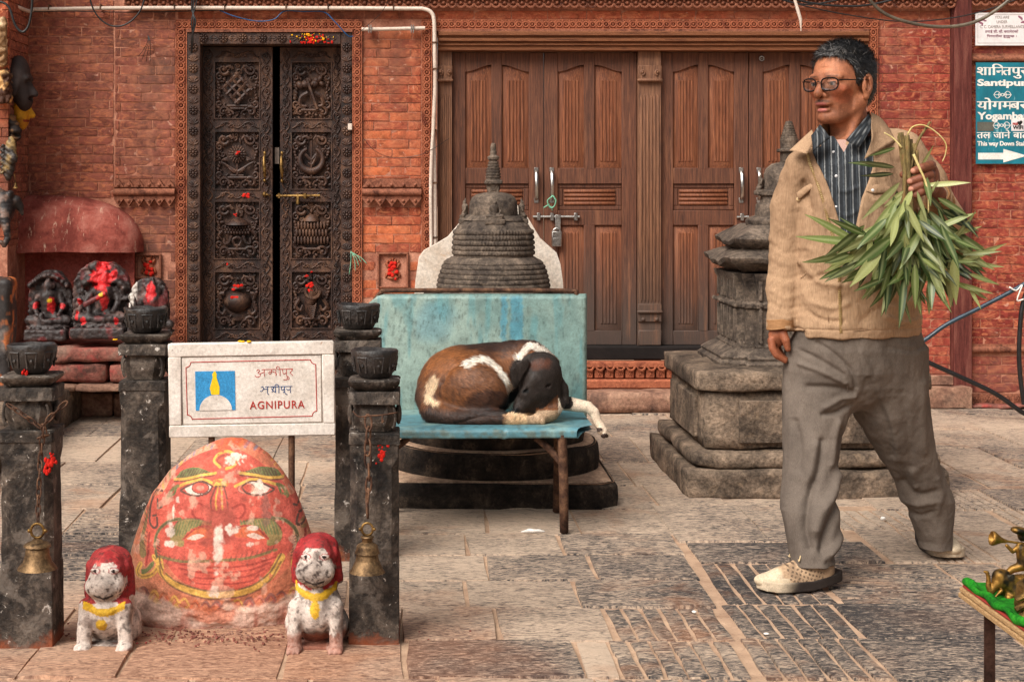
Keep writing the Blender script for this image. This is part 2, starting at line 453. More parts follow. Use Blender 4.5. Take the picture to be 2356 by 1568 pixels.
def wood_mat(name, cols, grain=(80, 80, 2.6), rough=.62):
    g = NG(name); c = g.coord(); w = g.world(); gr = g.noise(g.stretch(c, grain), 1.6, 8, .68, 1.1)
    col = g.ramp(gr, [(.28, cols[0]), (.5, cols[1]), (.72, cols[2])])
    fi = g.noise(g.stretch(c, (260, 260, 9)), 1.5, 6, .7)
    col = g.mix(1., col, g.ramp(fi, [(.34, .6), (.66, 1.3)]), 'MULTIPLY')
    z = g.sep(w)[2]; n = g.noise(g.stretch(w, (3, 3, 1.2)), 1.5, 5, .6)
    # splash-back dirt on the lowest boards and worn pale streaks
    low = g.math('ADD', g.math('MULTIPLY', z, 1.35), g.math('MULTIPLY', n, -.55))
    col = g.mix(g.ramp(low, [(.35, .82), (.95, 0.)]), col, srgb(66, 56, 50))
    sc = g.noise(g.stretch(w, (16, 16, 1.5)), 1.3, 6, .7); col = g.mix(g.ramp(sc, [(.56, 0.), (.74, .55)]), col, srgb(150, 100, 70))
    b = g.bump(gr, .45, .004); b = g.bump(fi, .4, .002, b)
    return g.done(col, g.ramp(fi, [(.3, rough-.1), (.7, rough+.15)]), b, spec=.4)
M['door_wood'] = wood_mat('door_wood', [srgb(50, 28, 19), srgb(94, 55, 37), srgb(124, 78, 54)])
M['panel_wood'] = wood_mat('panel_wood', [srgb(58, 31, 19), srgb(120, 68, 42), srgb(158, 100, 66)])
M['frame_wood'] = wood_mat('frame_wood', [srgb(66, 42, 30), srgb(116, 78, 56), srgb(156, 112, 82)])
M['lintel_wood'] = mk('lintel_wood', [srgb(82, 46, 30), srgb(130, 82, 54), srgb(110, 66, 42)], 4, stretch=(1, 8, 18), fine=(.4, 10), bump=.5, rough=.7)
M['red_post'] = mk('red_painted_wood', [srgb(70, 32, 28), srgb(96, 47, 41), srgb(116, 68, 58)], 3, stretch=(16, 16, 1.4), fine=(.35, 12), bump=.35, rough=.6, spots=[(srgb(178, 128, 118), 40, .7, .76, .6)])
M['plaster'] = mk('red_plaster', [srgb(142, 62, 53), srgb(178, 90, 77), srgb(192, 110, 95)], 5, fine=(.35, 12), bump=.6, bscale=45, bdist=.006, spots=[(srgb(190, 140, 124), 17, .62, .72, .7), (srgb(90, 42, 38), 7, .6, .75, .5)])
M['dark'] = mk('near_black', [srgb(20, 16, 15), srgb(32, 26, 24)], 5, bump=.2)  # near-black colour; on the interior it stands in for the unlit room
M['stone_step'] = mk('step_stone', [srgb(92, 66, 56), srgb(140, 104, 86), srgb(164, 128, 106)], 7, fine=(.4, 8), bump=.7, bscale=60, bdist=.006, spots=[(srgb(70, 56, 50), 9, .58, .72, .7)])
M['stone_red'] = mk('vermilion_stained_stone', [srgb(88, 58, 50), srgb(142, 86, 74), srgb(134, 104, 90)], 7, fine=(.4, 9), bump=.7, bscale=60, bdist=.006, spots=[(srgb(170, 66, 62), 8, .53, .66, .6), (srgb(80, 62, 56), 6, .58, .74, .7)])
M['black_stone'] = mk('oiled_black_stone', [srgb(18, 16, 16), srgb(36, 31, 29), srgb(62, 54, 49)], 9, fine=(.5, 9), bump=.7, bscale=70, bdist=.004, rough=.5, spec=.5, spots=[(srgb(124, 112, 104), 26, .62, .74, .65)])
M['pvc'] = mk('white_conduit', [srgb(188, 168, 152), srgb(214, 198, 184)], 3, fine=(.2, 20), bump=.1, rough=.45, spots=[(srgb(150, 116, 96), 14, .62, .8, .6)])
M['cable'] = mk('black_cable', [srgb(14, 13, 14), srgb(28, 27, 28)], 8, bump=.1, rough=.45, spec=.5)
M['blue_cable'] = mk('blue_cable', [srgb(28, 62, 100), srgb(42, 82, 124)], 8, bump=.1, rough=.45)
M['hose'] = mk('blue_black_hose', [srgb(14, 30, 40), srgb(30, 62, 80)], 8, bump=.1, rough=.35, spec=.6)
M['grey_cable'] = mk('grey_cable', [srgb(70, 62, 52), srgb(112, 102, 86)], 8, bump=.1, rough=.4, spec=.5)
M['steel'] = mk('bright_steel', [srgb(150, 146, 142), srgb(200, 196, 190)], 20, fine=(.25, 8), bump=.1, rough=.32, metal=1.)
M['brass'] = mk('worn_brass', [srgb(62, 46, 28), srgb(128, 98, 56), srgb(164, 132, 80)], 22, fine=(.4, 6), bump=.3, rough=.46, metal=.85)
M['bronze'] = mk('dull_bronze', [srgb(60, 46, 34), srgb(112, 88, 62), srgb(140, 112, 80)], 25, fine=(.4, 6), bump=.3, rough=.5, metal=.75)
M['rust'] = mk('rusted_iron', [srgb(48, 32, 26), srgb(86, 60, 46), srgb(120, 88, 66)], 20, fine=(.4, 7), bump=.5, rough=.75, metal=.2)
M['vermilion'] = mk('vermilion_powder', [srgb(176, 22, 16), srgb(214, 44, 30)], 30, fine=(.4, 6), bump=.6, rough=.95)
M['marigold'] = mk('marigold_petals', [srgb(226, 150, 10), srgb(244, 196, 30)], 40, fine=(.2, 6), bump=.3, rough=.8)
# ------------------------------------------------------------------ ground and paving stones
def paving_mat():
    g = NG('slate_paving'); c = g.coord(); w = g.world(); oc = g.sep(g.n('ObjectInfo').outputs['Color'])
    fl = g.noise(g.stretch(w, (10, 26, 1)), 2.2, 9, .74, 1.8)
    fl2 = g.noise(g.stretch(c, (22, 60, 1)), 1.6, 6, .7, 1.2)
    tone = g.math('ADD', g.math('MULTIPLY', fl, .55), g.math('MULTIPLY', fl2, .45))
    # oc.r: how worn the slate is of its dust (0 dusty .. 1 bare), oc.g: ochre
    dust = g.math('ADD', tone, g.math('MULTIPLY', g.math('SUBTRACT', .5, oc[0]), .19))
    big = g.noise(w, 1.3, 4, .6); dust = g.math('ADD', dust, g.math('MULTIPLY', g.math('SUBTRACT', big, .5), .26))
    col = g.ramp(dust, [(.38, srgb(46, 43, 43)), (.435, srgb(88, 81, 77)), (.475, srgb(148, 130, 114)), (.56, srgb(198, 174, 151))])
    och = g.noise(w, 3.2, 5, .65, .6); col = g.mix(g.math('MULTIPLY', g.ramp(och, [(.5, 0.), (.68, .7)]), oc[1]), col, srgb(170, 112, 72))
    col = g.mix(g.ramp(g.noise(w, 210, 2, .5), [(.66, 0.), (.74, .5)]), col, srgb(206, 184, 162))
    # brick-dust stain trodden out of the shrine corner (its own shape, centred on the shrine)
    px = g.sep(w); dx = g.math('ADD', px[0], .55); dy = g.math('ADD', px[1], -4.15)
    rr = g.math('SQRT', g.math('ADD', g.math('MULTIPLY', dx, dx), g.math('MULTIPLY', dy, dy)))
    rr = g.math('ADD', rr, g.math('MULTIPLY', g.math('SUBTRACT', g.noise(w, 2.6, 6, .65), .5), 1.1))
    col = g.mix(g.ramp(rr, [(.35, .62), (1.0, 0.)]), col, g.mix(g.ramp(tone, [(.36, 0.), (.6, 1.)]), srgb(124, 80, 58), srgb(214, 154, 118)))
    b = g.bump(tone, .9, .012); b = g.bump(g.noise(w, 130, 4, .7), .4, .003, b)
    return g.done(col, g.ramp(tone, [(.35, .55), (.6, .85)]), b, spec=.35)
def mortar_mat():
    g = NG('sand_mortar'); w = g.world(); n = g.noise(w, 8, 6, .65)
    col = g.ramp(n, [(.3, srgb(148, 118, 96)), (.7, srgb(200, 168, 140))])
    col = g.mix(g.ramp(g.noise(w, 160, 3, .6), [(.6, 0.), (.7, .6)]), col, srgb(84, 66, 56))
    return g.done(col, .95, g.bump(g.noise(w, 120, 5, .7), .7, .005), spec=.2)
M['paving'] = paving_mat(); M['sand'] = mortar_mat()
mb = MB(); mb.add([(-60, -30, -.009), (60, -30, -.009), (60, 90, -.009), (-60, 90, -.009)], [(0, 1, 2, 3)])
GROUND = tag(mb.obj('ground', M['sand']), kind='structure')
stone_n = [0]; extra = MB()
def slab(poly, ribs=0, ribdir=0, bare=.5, ochre=.3, gap=.006, lift=None):
    gap = gap*1.15
    """one paving stone from four ground points (back-left, back-right, front-right, front-left)"""
    q = np.array([p[:2] for p in poly], float); c = q.mean(0)
    q = q+(c-q)/np.linalg.norm(c-q, axis=1, keepdims=True)*gap*1.4
    q += np.random.uniform(-.005, .005, q.shape)
    z = random.uniform(-.0035, .0035) if lift is None else lift
    m = MB(); L = lambda u, v: (q[0]*(1-u)+q[1]*u)*(1-v)+(q[3]*(1-u)+q[2]*u)*v
    def piece(u0, u1, v0, v1):
        n, k = (4, 2) if not ribs else ((2, 4) if not ribdir else (5, 1))
        us = np.linspace(u0, u1, n+1); vs = np.linspace(v0, v1, k+1); V = []; Fs = []
        for j, v in enumerate(vs):
            for i, u in enumerate(us):
                p = L(u, v); e = (i in (0, n)) or (j in (0, k))
                if e: p = p+np.random.uniform(-.0035, .0035, 2)
                V.append((p[0], p[1], z+random.uniform(-.0018, .0012)-(.0025 if e else 0)))
        for j in range(k):
            for i in range(n):
                a = j*(n+1)+i; Fs.append((a, a+n+1, a+n+2, a+1))
        ring = [i for i in range(n+1)]+[j*(n+1)+n for j in range(1, k+1)]+[k*(n+1)+i for i in range(n-1, -1, -1)]+[j*(n+1) for j in range(k-1, 0, -1)]
        b0 = len(V)
        for r in ring:
            x, y, zz = V[r]; cc = L((u0+u1)/2, (v0+v1)/2); d = np.array((x, y))-cc; d = d/np.linalg.norm(d)*.006
            V.append((x+d[0], y+d[1], z-.03))
        R_ = len(ring)
        for i in range(R_): Fs.append((ring[i], ring[(i+1) % R_], b0+(i+1) % R_, b0+i))
        m.add(V, Fs)
    if not ribs: piece(0, 1, 0, 1)
    else:
        for i in range(ribs):
            a, b = (i+.11)/ribs, (i+.89)/ribs
            if ribdir: piece(.01, .99, a, b)
            else: piece(a, b, .01, .99)
    stone_n[0] += 1
    if stone_n[0] > 290:
        extra.v += [v for v in m.v]; base = extra.n
        for f in m.f: extra.f.append(tuple(i+base for i in f))
        extra.n += m.n; return
    o = m.obj('paving_stone', M['paving'], GROUND, smooth=30)
    o.color = (bare, ochre, 0, 1)
def row(y0, y1, xs, **k):
    """a course of stones between two picture rows; xs are joints at the course's middle, running to the vanishing point"""
    ym = (y0+y1)/2
    for i in range(len(xs)-1):
        a, b = xs[i:i+2]; o = dict(k)
        if isinstance(a, tuple): o.update(a[1]); a = a[0]
        if isinstance(b, tuple): b = b[0]
        X0, X1 = (G(a, ym)[0], G(b, ym)[0]); Y0, Y1 = G(0, y0)[1], G(0, y1)[1]
        o.setdefault('bare', random.uniform(.3, .65)); o.setdefault('ochre', random.choice((.1, .3, .6)))
        slab([(X0, Y0), (X1, Y0), (X1, Y1), (X0, Y1)], **o)
R6 = dict(ribs=6, bare=.78, ochre=.6); RH = dict(ribs=9, ribdir=1, bare=.66, ochre=.3)
D = dict(bare=.2); B = dict(bare=.82, ochre=.12)
rows_center = [
    (905, 952, [-60, 140, 300, 470, 640, 800, 960, 1120, 1290, 1430, 1600, 1750]),
    (952, 1003, [-60, 90, 230, 420, 600, 770, 940, 1090, 1270, 1390, 1560, 1700]),
    (1003, 1060, [-80, 60, 250, 430, 640, 830, 1010, 1200, 1370, 1470, 1600]),
    (1060, 1113, [-80, 120, 330, 520, 700, 900, 1100, 1290, 1440, 1560]),
    (1113, 1167, [-90, 40, 260, 470, 690, 880, 1080, 1300, 1500]),
    (1167, 1226, [-90, (170, RH), (420, RH), 640, 860, 1119, 1323, 1530]),
    (1226, 1274, [-90, (110, RH), (300, RH), 560, 800, 1072, (1291, dict(bare=.6)), 1563]),
    (1274, 1331, [-90, (60, RH), 320, 600, 860, 1122, (1362, dict(bare=.72)), 1594]),
    (1331, 1393, [-120, 20, 280, 560, 800, 1072, (1326, dict(bare=.66)), 1630]),
    (1393, 1470, [-140, 150, 420, 680, 925, 1142, (1400, R6), 1674]),
    (1470, 1556, [-160, 70, 290, 655, (930, dict(bare=.78, ochre=.1)), (1336, D), (1412, R6), 1712]),
    (1556, 1660, [-180, 130, 420, 700, 1010, 1390, (1420, R6), 1765]),
    (1660, 1790, [-300, 60, 380, 760, 1150, 1500, 1830]),
    (1790, 1980, [-400, 0, 400, 800, 1200, 1600, 2000])]
for y0, y1, xs in rows_center: row(y0, y1, xs)
row(1160, 1244, [1530, 1735, 1905], bare=.4); row(1244, 1291, [1592, 1850, 2010], bare=.75)
row(1291, 1385, [(1636, R6), (1892, dict(ribs=8, ribdir=1, bare=.72, ochre=.4)), 2215])
row(1385, 1464, [(1678, R6), (1953, B), 2300]); row(1464, 1560, [(1722, R6), (2016, B), 2400]); row(1560, 1680, [(1770, R6), (2090, B), 2500])
row(1680, 1850, [1850, 2180, 2700]); row(1850, 2000, [1900, 2400, 2900])
row(1092, 1160, [1490, 1640, 1800, 1985], bare=.4); row(1030, 1092, [1700, 1900, 2010], bare=.4)
for y0, y1, xs in [(905, 952, [1760, 1930, 2120, 2270, 2420]), (952, 985, [1700, 1880, 2060, 2230, 2400]), (985, 1028, [2010, 2190, 2310, 2450]),
                   (1028, 1075, [2010, 2150, 2300, 2470]), (1075, 1123, [2010, 2240, 2420]), (1123, 1170, [1985, (2140, dict(ribs=7, bare=.4)), 2290, 2480]),
                   (1170, 1215, [(1905, dict(ribs=7, bare=.4)), 2130, (2310, dict(ribs=6)), 2500]), (1215, 1291, [2010, (2110, dict(ribs=7)), 2250, 2480]),
                   (1291, 1385, [2215, 2360, 2560])]:
    row(y0, y1, xs)
if extra.n: tag(extra.obj('paving_stone', M['paving'], GROUND, smooth=30), kind='stuff')
# ------------------------------------------------------------------ the temple front
YW = 9.0; KW = YW/F
wx = lambda x: (x-CX)*KW
wz = lambda y: H-(y-CY)*KW
def fb(m, x0, y0, x1, y1, t0, t1, bev=0.):
    """box on the wall: picture rectangle, from t0 to t1 metres in front of the brick face"""
    return m.box((wx(x0), YW-t1, wz(y1)), (wx(x1), YW-t0, wz(y0)), bev)
TEMPLE = empty('temple_building', (wx(1100), YW, 0), 'red brick temple front with one carved doorway and one wide plain doorway', 'building')
m = MB()
for a in ((60, -420, 432, 955), (432, -420, 812, 75), (812, -420, 1006, 955), (1006, -420, 1998, 72), (1998, -420, 2212, 955)): fb(m, *a, -.40, -.002)
m.obj('wall', M['mortar'], TEMPLE)
m = MB()
for a in ((380, 40, 860, 44), (380, 960, 860, 964), (380, 44, 384, 960), (856, 44, 860, 960)): fb(m, *a, -1.6, -.402)
fb(m, 380, 40, 860, 964, -1.66, -1.602); m.obj('interior', M['dark'], TEMPLE)
def unit_bricks(n=14, w=.182, h=.0475, d=.03):
    out = []
    for s in range(n):
        mbk = MB(); nx, nz = 4, 2; V = []; Fs = []
        tilt = random.uniform(-.0012, .0012); chip = random.random() < .3; cc = random.choice([(0, 0), (nx, 0), (0, nz), (nx, nz)])
        for j in range(nz+1):
            for i in range(nx+1):
                x = -w/2+w*i/nx; z = -h/2+h*j/nz; e = i in (0, nx) or j in (0, nz)
                y = -d+tilt*(i-nx/2)+random.uniform(-.001, .001)+(.0022 if e else 0)
                if chip and (i, j) == cc: y += .006
                if e: x += random.uniform(-.0012, .0012); z += random.uniform(-.0012, .0012)
                V.append((x, y, z))
        for j in range(nz):
            for i in range(nx):
                a = j*(nx+1)+i; Fs.append((a, a+1, a+nx+2, a+nx+1))
        ring = list(range(nx+1))+[j*(nx+1)+nx for j in range(1, nz+1)]+[nz*(nx+1)+i for i in range(nx-1, -1, -1)]+[j*(nx+1) for j in range(nz-1, 0, -1)]
        b0 = len(V)
        for r in ring: V.append((V[r][0]*1.012, 0, V[r][2]*1.03))
        for i in range(len(ring)): Fs.append((ring[(i+1) % len(ring)], ring[i], b0+i, b0+(i+1) % len(ring)))
        mbk.add(V, Fs); out.append(mbk)
    return out
UB = unit_bricks(); bdata = {}
def brick_me(i, mat):
    if (i, mat.name) not in bdata:
        me = UB[i].mesh('brick', smooth=35); me.materials.append(mat); bdata[(i, mat.name)] = me
    return bdata[(i, mat.name)]
bcount = {}; brest = {}
def bricks(parent, x0, x1, y0, y1, mat, pitch=20.9, L=77., off=0., skip=None, Y=YW, xform=None, hi=.96):
    k = Y/F if xform is None else KW
    j = 0; y = y0
    while y < y1-6:
        h = min(pitch, y1-y); a = x0+((j % 2)*.5+off)*L-L; a += random.uniform(-5, 5)
        while a < x1-2:
            l = L*random.uniform(.94, 1.07); b = a+l; p, q = max(a, x0), min(b, x1)
            if q-p > 5 and not (skip and any(p < s[2]-3 and q > s[0]+3 and y < s[3]-4 and y+h > s[1]+4 for s in skip)):
                n = bcount.get(parent.name, 0); bcount[parent.name] = n+1
                bi_ = random.randrange(len(UB)); o = bpy.data.objects.new('brick', brick_me(bi_, mat)); COL.objects.link(o)
                w_ = ((q-p)-2.3)*k; hh = (h-2.3)*k
                c = np.array((((p+q)/2-CX)*k, Y, H-(y+h/2-CY)*k))
                rz = 0
                if xform: c, rz = xform(c)
                o.scale = (w_/.182, random.uniform(.75, 1.1)*.0+1., hh/.0475)
                c[1] += random.uniform(-.0015, .002)+(.026 if xform is None else 0)
                o.parent = parent; o.location = Vector(c)-Vector(parent.location); o.rotation_euler = (0, random.uniform(-.004, .004), rz)
                if n >= 299:   # past the limit: the remaining bricks are one joined part
                    rm = brest.setdefault((parent.name, mat.name), (parent, mat, MB()))[2]
                    rm.add(np.concatenate(UB[bi_].v)*np.array(o.scale)@rotz(rz).T+c, UB[bi_].f); bpy.data.objects.remove(o)
            a = b
        y += pitch; j += 1
bk = M['brick']
bricks(TEMPLE, 66, 262, -42, 455, M['brick_dull'])
bricks(TEMPLE, 264, 404, 26, 412, M['brick_dull'], off=.2); bricks(TEMPLE, 264, 404, 476, 800, M['brick_dull'], skip=[(312, 583, 372, 640)], off=.1)
bricks(TEMPLE, 834, 969, 70, 412, bk, off=.38); bricks(TEMPLE, 834, 969, 476, 690, bk, skip=[(868, 580, 940, 662)], off=.38)
bricks(TEMPLE, 2019, 2186, 44, 880, M['brick_crimson'], off=.15)
bricks(TEMPLE, 406, 2186, 24, 45, bk, L=84)
# friezes of scallops along the top
def arc(cx, cy, r, a0, a1, n=9): t = np.linspace(a0, a1, n); return [(cx+r*math.cos(q), cy-r*math.sin(q)) for q in t]
def wt(m, pts, r, t, n=6, cap=True, closed=False):
    """a carved strand on the wall: picture points, radius in picture px, height t in front of the brick face"""
    pts = np.asarray(pts, float); tt = np.full(len(pts), t) if np.ndim(t) == 0 else np.asarray(t)
    rr = np.asarray(r, float)*KW
    return m.tube([(wx(p[0]), YW-h, wz(p[1])) for p, h in zip(pts, tt)], rr, n, cap, closed)
def wball(m, x, y, rx, ry, t, dep=None, nu=8, nv=5, rot=0.):
    return m.ball((wx(x), YW-t, wz(y)), (rx*KW, (dep if dep else min(rx, ry)*KW), ry*KW), nu, nv, roty(rot) if rot else None)
def frieze(x0, x1, mat):
    m = MB(); fb(m, x0, -60, x1, 2, 0, .07); fb(m, x0, 2, x1, 12, 0, .05)
    x = x0+10
    while x < x1-6:
        wt(m, arc(x, 10, 9.5, PI*1.02, PI*1.98, 9), 2.6, .055, 5); wball(m, x, 9, 4, 4, .055); wball(m, x+10, 4, 3.4, 4.2, .058)
        x += 20
    fb(m, x0, -14, x1, -5, .07, .085, .004)
    return m.obj('scalloped_frieze', mat, TEMPLE, smooth=40)
frieze(290, 2188, M['terra_dark'])
# beaded bands of carved brick round both doorways
def rosette_band(mat, x0, y0, x1, y1, horiz):
    m = MB(); fb(m, x0, y0, x1, y1, -.004, .006)
    L = (x1-x0) if horiz else (y1-y0); n = int(L/15.2); w = (y1-y0) if horiz else (x1-x0)
    for i in range(n):
        s = (i+.5)*L/n; cx, cy = (x0+s, (y0+y1)/2) if horiz else ((x0+x1)/2, y0+s)
        th = np.arange(10)*2*PI/10
        wt(m, [(cx+w*.27*math.cos(q), cy+6.6*math.sin(q)) if not horiz else (cx+6.6*math.cos(q), cy+w*.27*math.sin(q)) for q in th], 2.2, .02, 5, closed=True)
        wball(m, cx, cy, 2.6, 2.6, .02, nu=6, nv=4)
        for sg in (-1, 1):
            if horiz: wball(m, cx+7.6, cy+sg*w*.30, 3.6, 2.5, .017, nu=6, nv=4)
            else: wball(m, cx+sg*w*.30, cy+7.6, 2.5, 3.6, .017, nu=6, nv=4)
    for sg in (0, 1):
        if horiz: fb(m, x0, (y0, y1-2.4)[sg], x1, (y0+2.4, y1)[sg], .012, .02)
        else: fb(m, (x0, x1-2.4)[sg], y0, (x0+2.4, x1)[sg], y1, .012, .02)
    return m.obj('rosette_band', mat, TEMPLE, smooth=40)
for a in ((405, 68, 431, 800, 0), (811, 68, 833, 940, 0), (405, 46, 833, 68, 1), (970, 68, 994, 940, 0), (1996, 68, 2018, 940, 0), (970, 46, 2018, 68, 1)): rosette_band(M['terra'], *a)
m = MB(); fb(m, 431, 68.5, 811, 75, 0, .03); fb(m, 994, 68.5, 1996, 74, 0, .035); m.obj('brick_fillet', M['terra_dark'], TEMPLE)
# string courses with saw-tooth rows above and below
def string_course(x0, x1, parent=TEMPLE):
    m = MB(); fb(m, x0, 412, x1, 431, 0, .004)
    n = max(1, round((x1-x0)/25.)); w = (x1-x0)/n
    for i in range(n):
        c = x0+(i+.5)*w
        m.prism([(wx(c-w/2), wz(430)), (wx(c+w/2), wz(430)), (wx(c), wz(413))], YW-.042, YW+.004); wball(m, c, 425, 4.2, 4.2, .042, .012)
        m.prism([(wx(c-w/2), wz(457)), (wx(c+w/2), wz(457)), (wx(c), wz(474))], YW-.042, YW+.004); wball(m, c, 462, 4., 4., .042, .012)
    fb(m, x0, 451, x1, 457, 0, .034); fb(m, x0, 429, x1, 434, .004, .03)
    pr = [(wz(442)+.021*math.sin(t), YW-.03-.024*max(0, math.cos(t))) for t in np.linspace(-PI/2, PI/2, 9)]
    V = [(X, y, z) for X in (wx(x0), wx(x1)) for z, y in pr]; k = len(pr)
    m.add(V, [(i, i+1, k+i+1, k+i) for i in range(k-1)]+[tuple(range(k))[::-1], tuple(range(k, 2*k))]); fb(m, x0, 434, x1, 450, 0, .03)
    return m.obj('string_course', M['terra_dark'], parent, smooth=40, jit=.0015, jsc=40)
string_course(264, 404); string_course(834, 969)
# small red niches in the brickwork
def wall_niche(x0, y0, x1, y1):
    m = MB(); b = 5
    for a in ((x0, y0, x1, y0+b), (x0, y0+b, x0+b, y1), (x1-b, y0+b, x1, y1), (x0+b, y1-4, x1-b, y1)): fb(m, *a, 0, .022, .003)
    fb(m, x0+b, y0+b, x1-b, y1-4, -.02, -.004); o = m.obj('niche', M['terra_dark'], TEMPLE)
    m = MB(); cx, cy = (x0+x1)/2, (y0+y1)/2
    wball(m, cx, cy-14, 8, 8, .0, .02); wball(m, cx, cy+3, 13, 13, .0, .022); wball(m, cx, cy+17, 15, 6, 0, .02)
    for s in (-1, 1): wball(m, cx+s*12, cy-10, 4.5, 9, 0, .016, rot=s*.5); wball(m, cx+s*14, cy+10, 4, 9, 0, .014, rot=-s*.4)
    for q in range(5): wball(m, cx+(q-2)*6, cy-25+abs(q-2)*3, 3.2, 4.5, 0, .014)
    fig = m.obj('relief', M['terra'], o, smooth=50)
    m = MB()
    for q in range(16): wball(m, cx+random.gauss(0, 6), cy+random.gauss(-1, 9), random.uniform(3, 6), random.uniform(3, 6), .012, .014, 7, 5)
    tag(m.obj('vermilion', M['vermilion'], o, smooth=True), kind='stuff')
wall_niche(868, 580, 940, 662); wall_niche(312, 583, 372, 640)
# ---------------------------------------------------------------- carved doorway
wd = M['carved_wood']
m = MB()
fb(m, 431, 75, 462, 945, -.03, .02, .004); fb(m, 785, 75, 811, 945, -.03, .02, .004); fb(m, 462, 75, 785, 103, -.03, .02, .004)
fb(m, 458, 103, 463, 945, -.10, -.031); fb(m, 784, 103, 788, 945, -.10, -.031); fb(m, 462, 100, 785, 104, -.10, -.031)
JAMB = m.obj('carved_door_frame', wd, TEMPLE)
def flower(m, x, y, r, t, n=8):
    wball(m, x, y, r*.34, r*.34, t, r*.3*KW, 7, 4)
    for q in range(n):
        a = q*2*PI/n; wball(m, x+r*.66*math.cos(a), y+r*.66*math.sin(a), r*.30, r*.22, t-.002, r*.2*KW, 6, 4, rot=a)
    wt(m, arc(x, y, r*.98, 0, 2*PI*.94, 12), r*.09, t-.004, 4, closed=False)
def leaflet(m, x, y, L_, w, ang, t):
    wball(m, x+L_*.5*math.cos(ang), y+L_*.5*math.sin(ang), L_*.55, w, t, w*.8*KW, 7, 4, rot=ang)
m = MB(); i = 0; y = 110.
while y < 930:
    for x in (446, 798.5):
        if i % 2 == 0: flower(m, x, y, 10.5, .027)
        else:
            for q in (-1.1, -.55, 0, .55, 1.1): leaflet(m, x, y+8, 14, 2.3, -PI/2+q, .021); leaflet(m, x, y-7, 12, 2., PI/2+q, .02)
    y += 24; i += 1
x = 470.
while x < 780:
    flower(m, x, 89, 10, .027)
    for q in (-.6, 0, .6): leaflet(m, x+11, 89, 12, 2, q, .02); leaflet(m, x+34, 89, 12, 2, PI+q, .02)
    x += 45
m.obj('carving', wd, JAMB, smooth=50)
m = MB()
for q in range(40): wball(m, random.gauss(722, 22), random.uniform(80, 101), random.uniform(1.5, 4.5), random.uniform(1.5, 4), .024, .006, 6, 4)
tag(m.obj('vermilion', M['vermilion'], JAMB), kind='stuff')
m = MB()
for q in range(26): wball(m, random.gauss(722, 28), random.uniform(79, 96), random.uniform(1, 2.6), random.uniform(1, 2.4), .03, .005, 6, 4)
tag(m.obj('marigold', M['marigold'], JAMB), kind='stuff')
def spiral(cx, cy, r, turns, a0, sg=1, n=22, r1=.12):
    t = np.linspace(0, 1, n); a = a0+sg*turns*2*PI*t; rr = r*(1-t*(1-r1)); return list(zip(cx+rr*np.cos(a), cy+rr*np.sin(a)))
def vine(m, x, y0, y1, w, t, per=54.):
    ys = np.arange(y0, y1, 3.); ph = 2*PI/per
    wt(m, [(x+w*.40*math.sin((y-y0)*ph), y) for y in ys], 1.7, t, 5)
    k = 0; y = y0+per*.25
    while y < y1-6:
        s = 1 if k % 2 == 0 else -1
        c = x-s*w*.08
        wt(m, spiral(c, y-4, w*.34, 1.35, PI/2, s, 18), np.linspace(1.7, 1., 18), t+.001, 5); wball(m, c, y-4, 2.1, 2.1, t+.003)
        for b in range(3): wball(m, c+s*(b-1)*2.2, y+8+b*4.2, 3.2-.4*b, 2.5, t, nu=6, nv=4, rot=.6*s)
        leaflet(m, x-s*w*.42, y+9, 9, 2., PI/2+.5*s, t-.002)
        y += per*.5; k += 1
def wave_rail(m, x0, x1, y, h, t):
    xs = np.linspace(x0, x1, 34); c = (x0+x1)/2
    wt(m, [(q, y-h*.30*math.cos((q-c)/(x1-x0)*2*PI*2)*-1) for q in xs], 1.6, t, 5)
    for s in (-1, 1):
        for d in (.13, .34):
            q = c+s*(x1-x0)*d; wt(m, spiral(q, y+(2 if d < .2 else -1), h*.27, 1.3, PI/2*(1+s), s, 16), np.linspace(1.6, .9, 16), t, 5)
            wball(m, q+s*6, y+3, 4, 2., t, nu=6, nv=4, rot=.5*s)
    for q in (-.5, 0, .5): leaflet(m, c, y+h*.32, h*.5, 1.5, -PI/2+q, t)
def scroll_corners(m, x0, y0, x1, y1, t):
    for sx in (-1, 1):
        X = x0 if sx < 0 else x1
        for (yy, sg, a) in ((y0+17, 1, .0), (y1-15, -1, 0)):
            cx = X-sx*19
            wt(m, spiral(cx, yy, 13, 1.25, PI*.5*(1+sx)+.3, -sx*sg, 20), np.linspace(4.2, 2., 20), t, 6)
            wt(m, spiral(X-sx*9, yy+sg*17, 9, 1.2, -PI/2*sg, sx*sg, 16), np.linspace(3.2, 1.6, 16), t-.002, 6)
            wt(m, arc(cx-sx*12, yy+sg*2, 9, PI*.1, PI*.95, 8) if sg > 0 else arc(cx-sx*11, yy+8, 12, PI*.05, PI*.95, 8), np.linspace(3.8, 2, 8), t, 6)
            wball(m, cx, yy, 4.2, 4.2, t+.004); wball(m, cx-sx*15, yy-sg*8, 4.5, 3.2, t, rot=.6*sx)
            for q in range(3): wball(m, X-sx*(6+q*2), yy+sg*(30+q*7), 4.2-q*.6, 5, t-.004, rot=.4*sx)
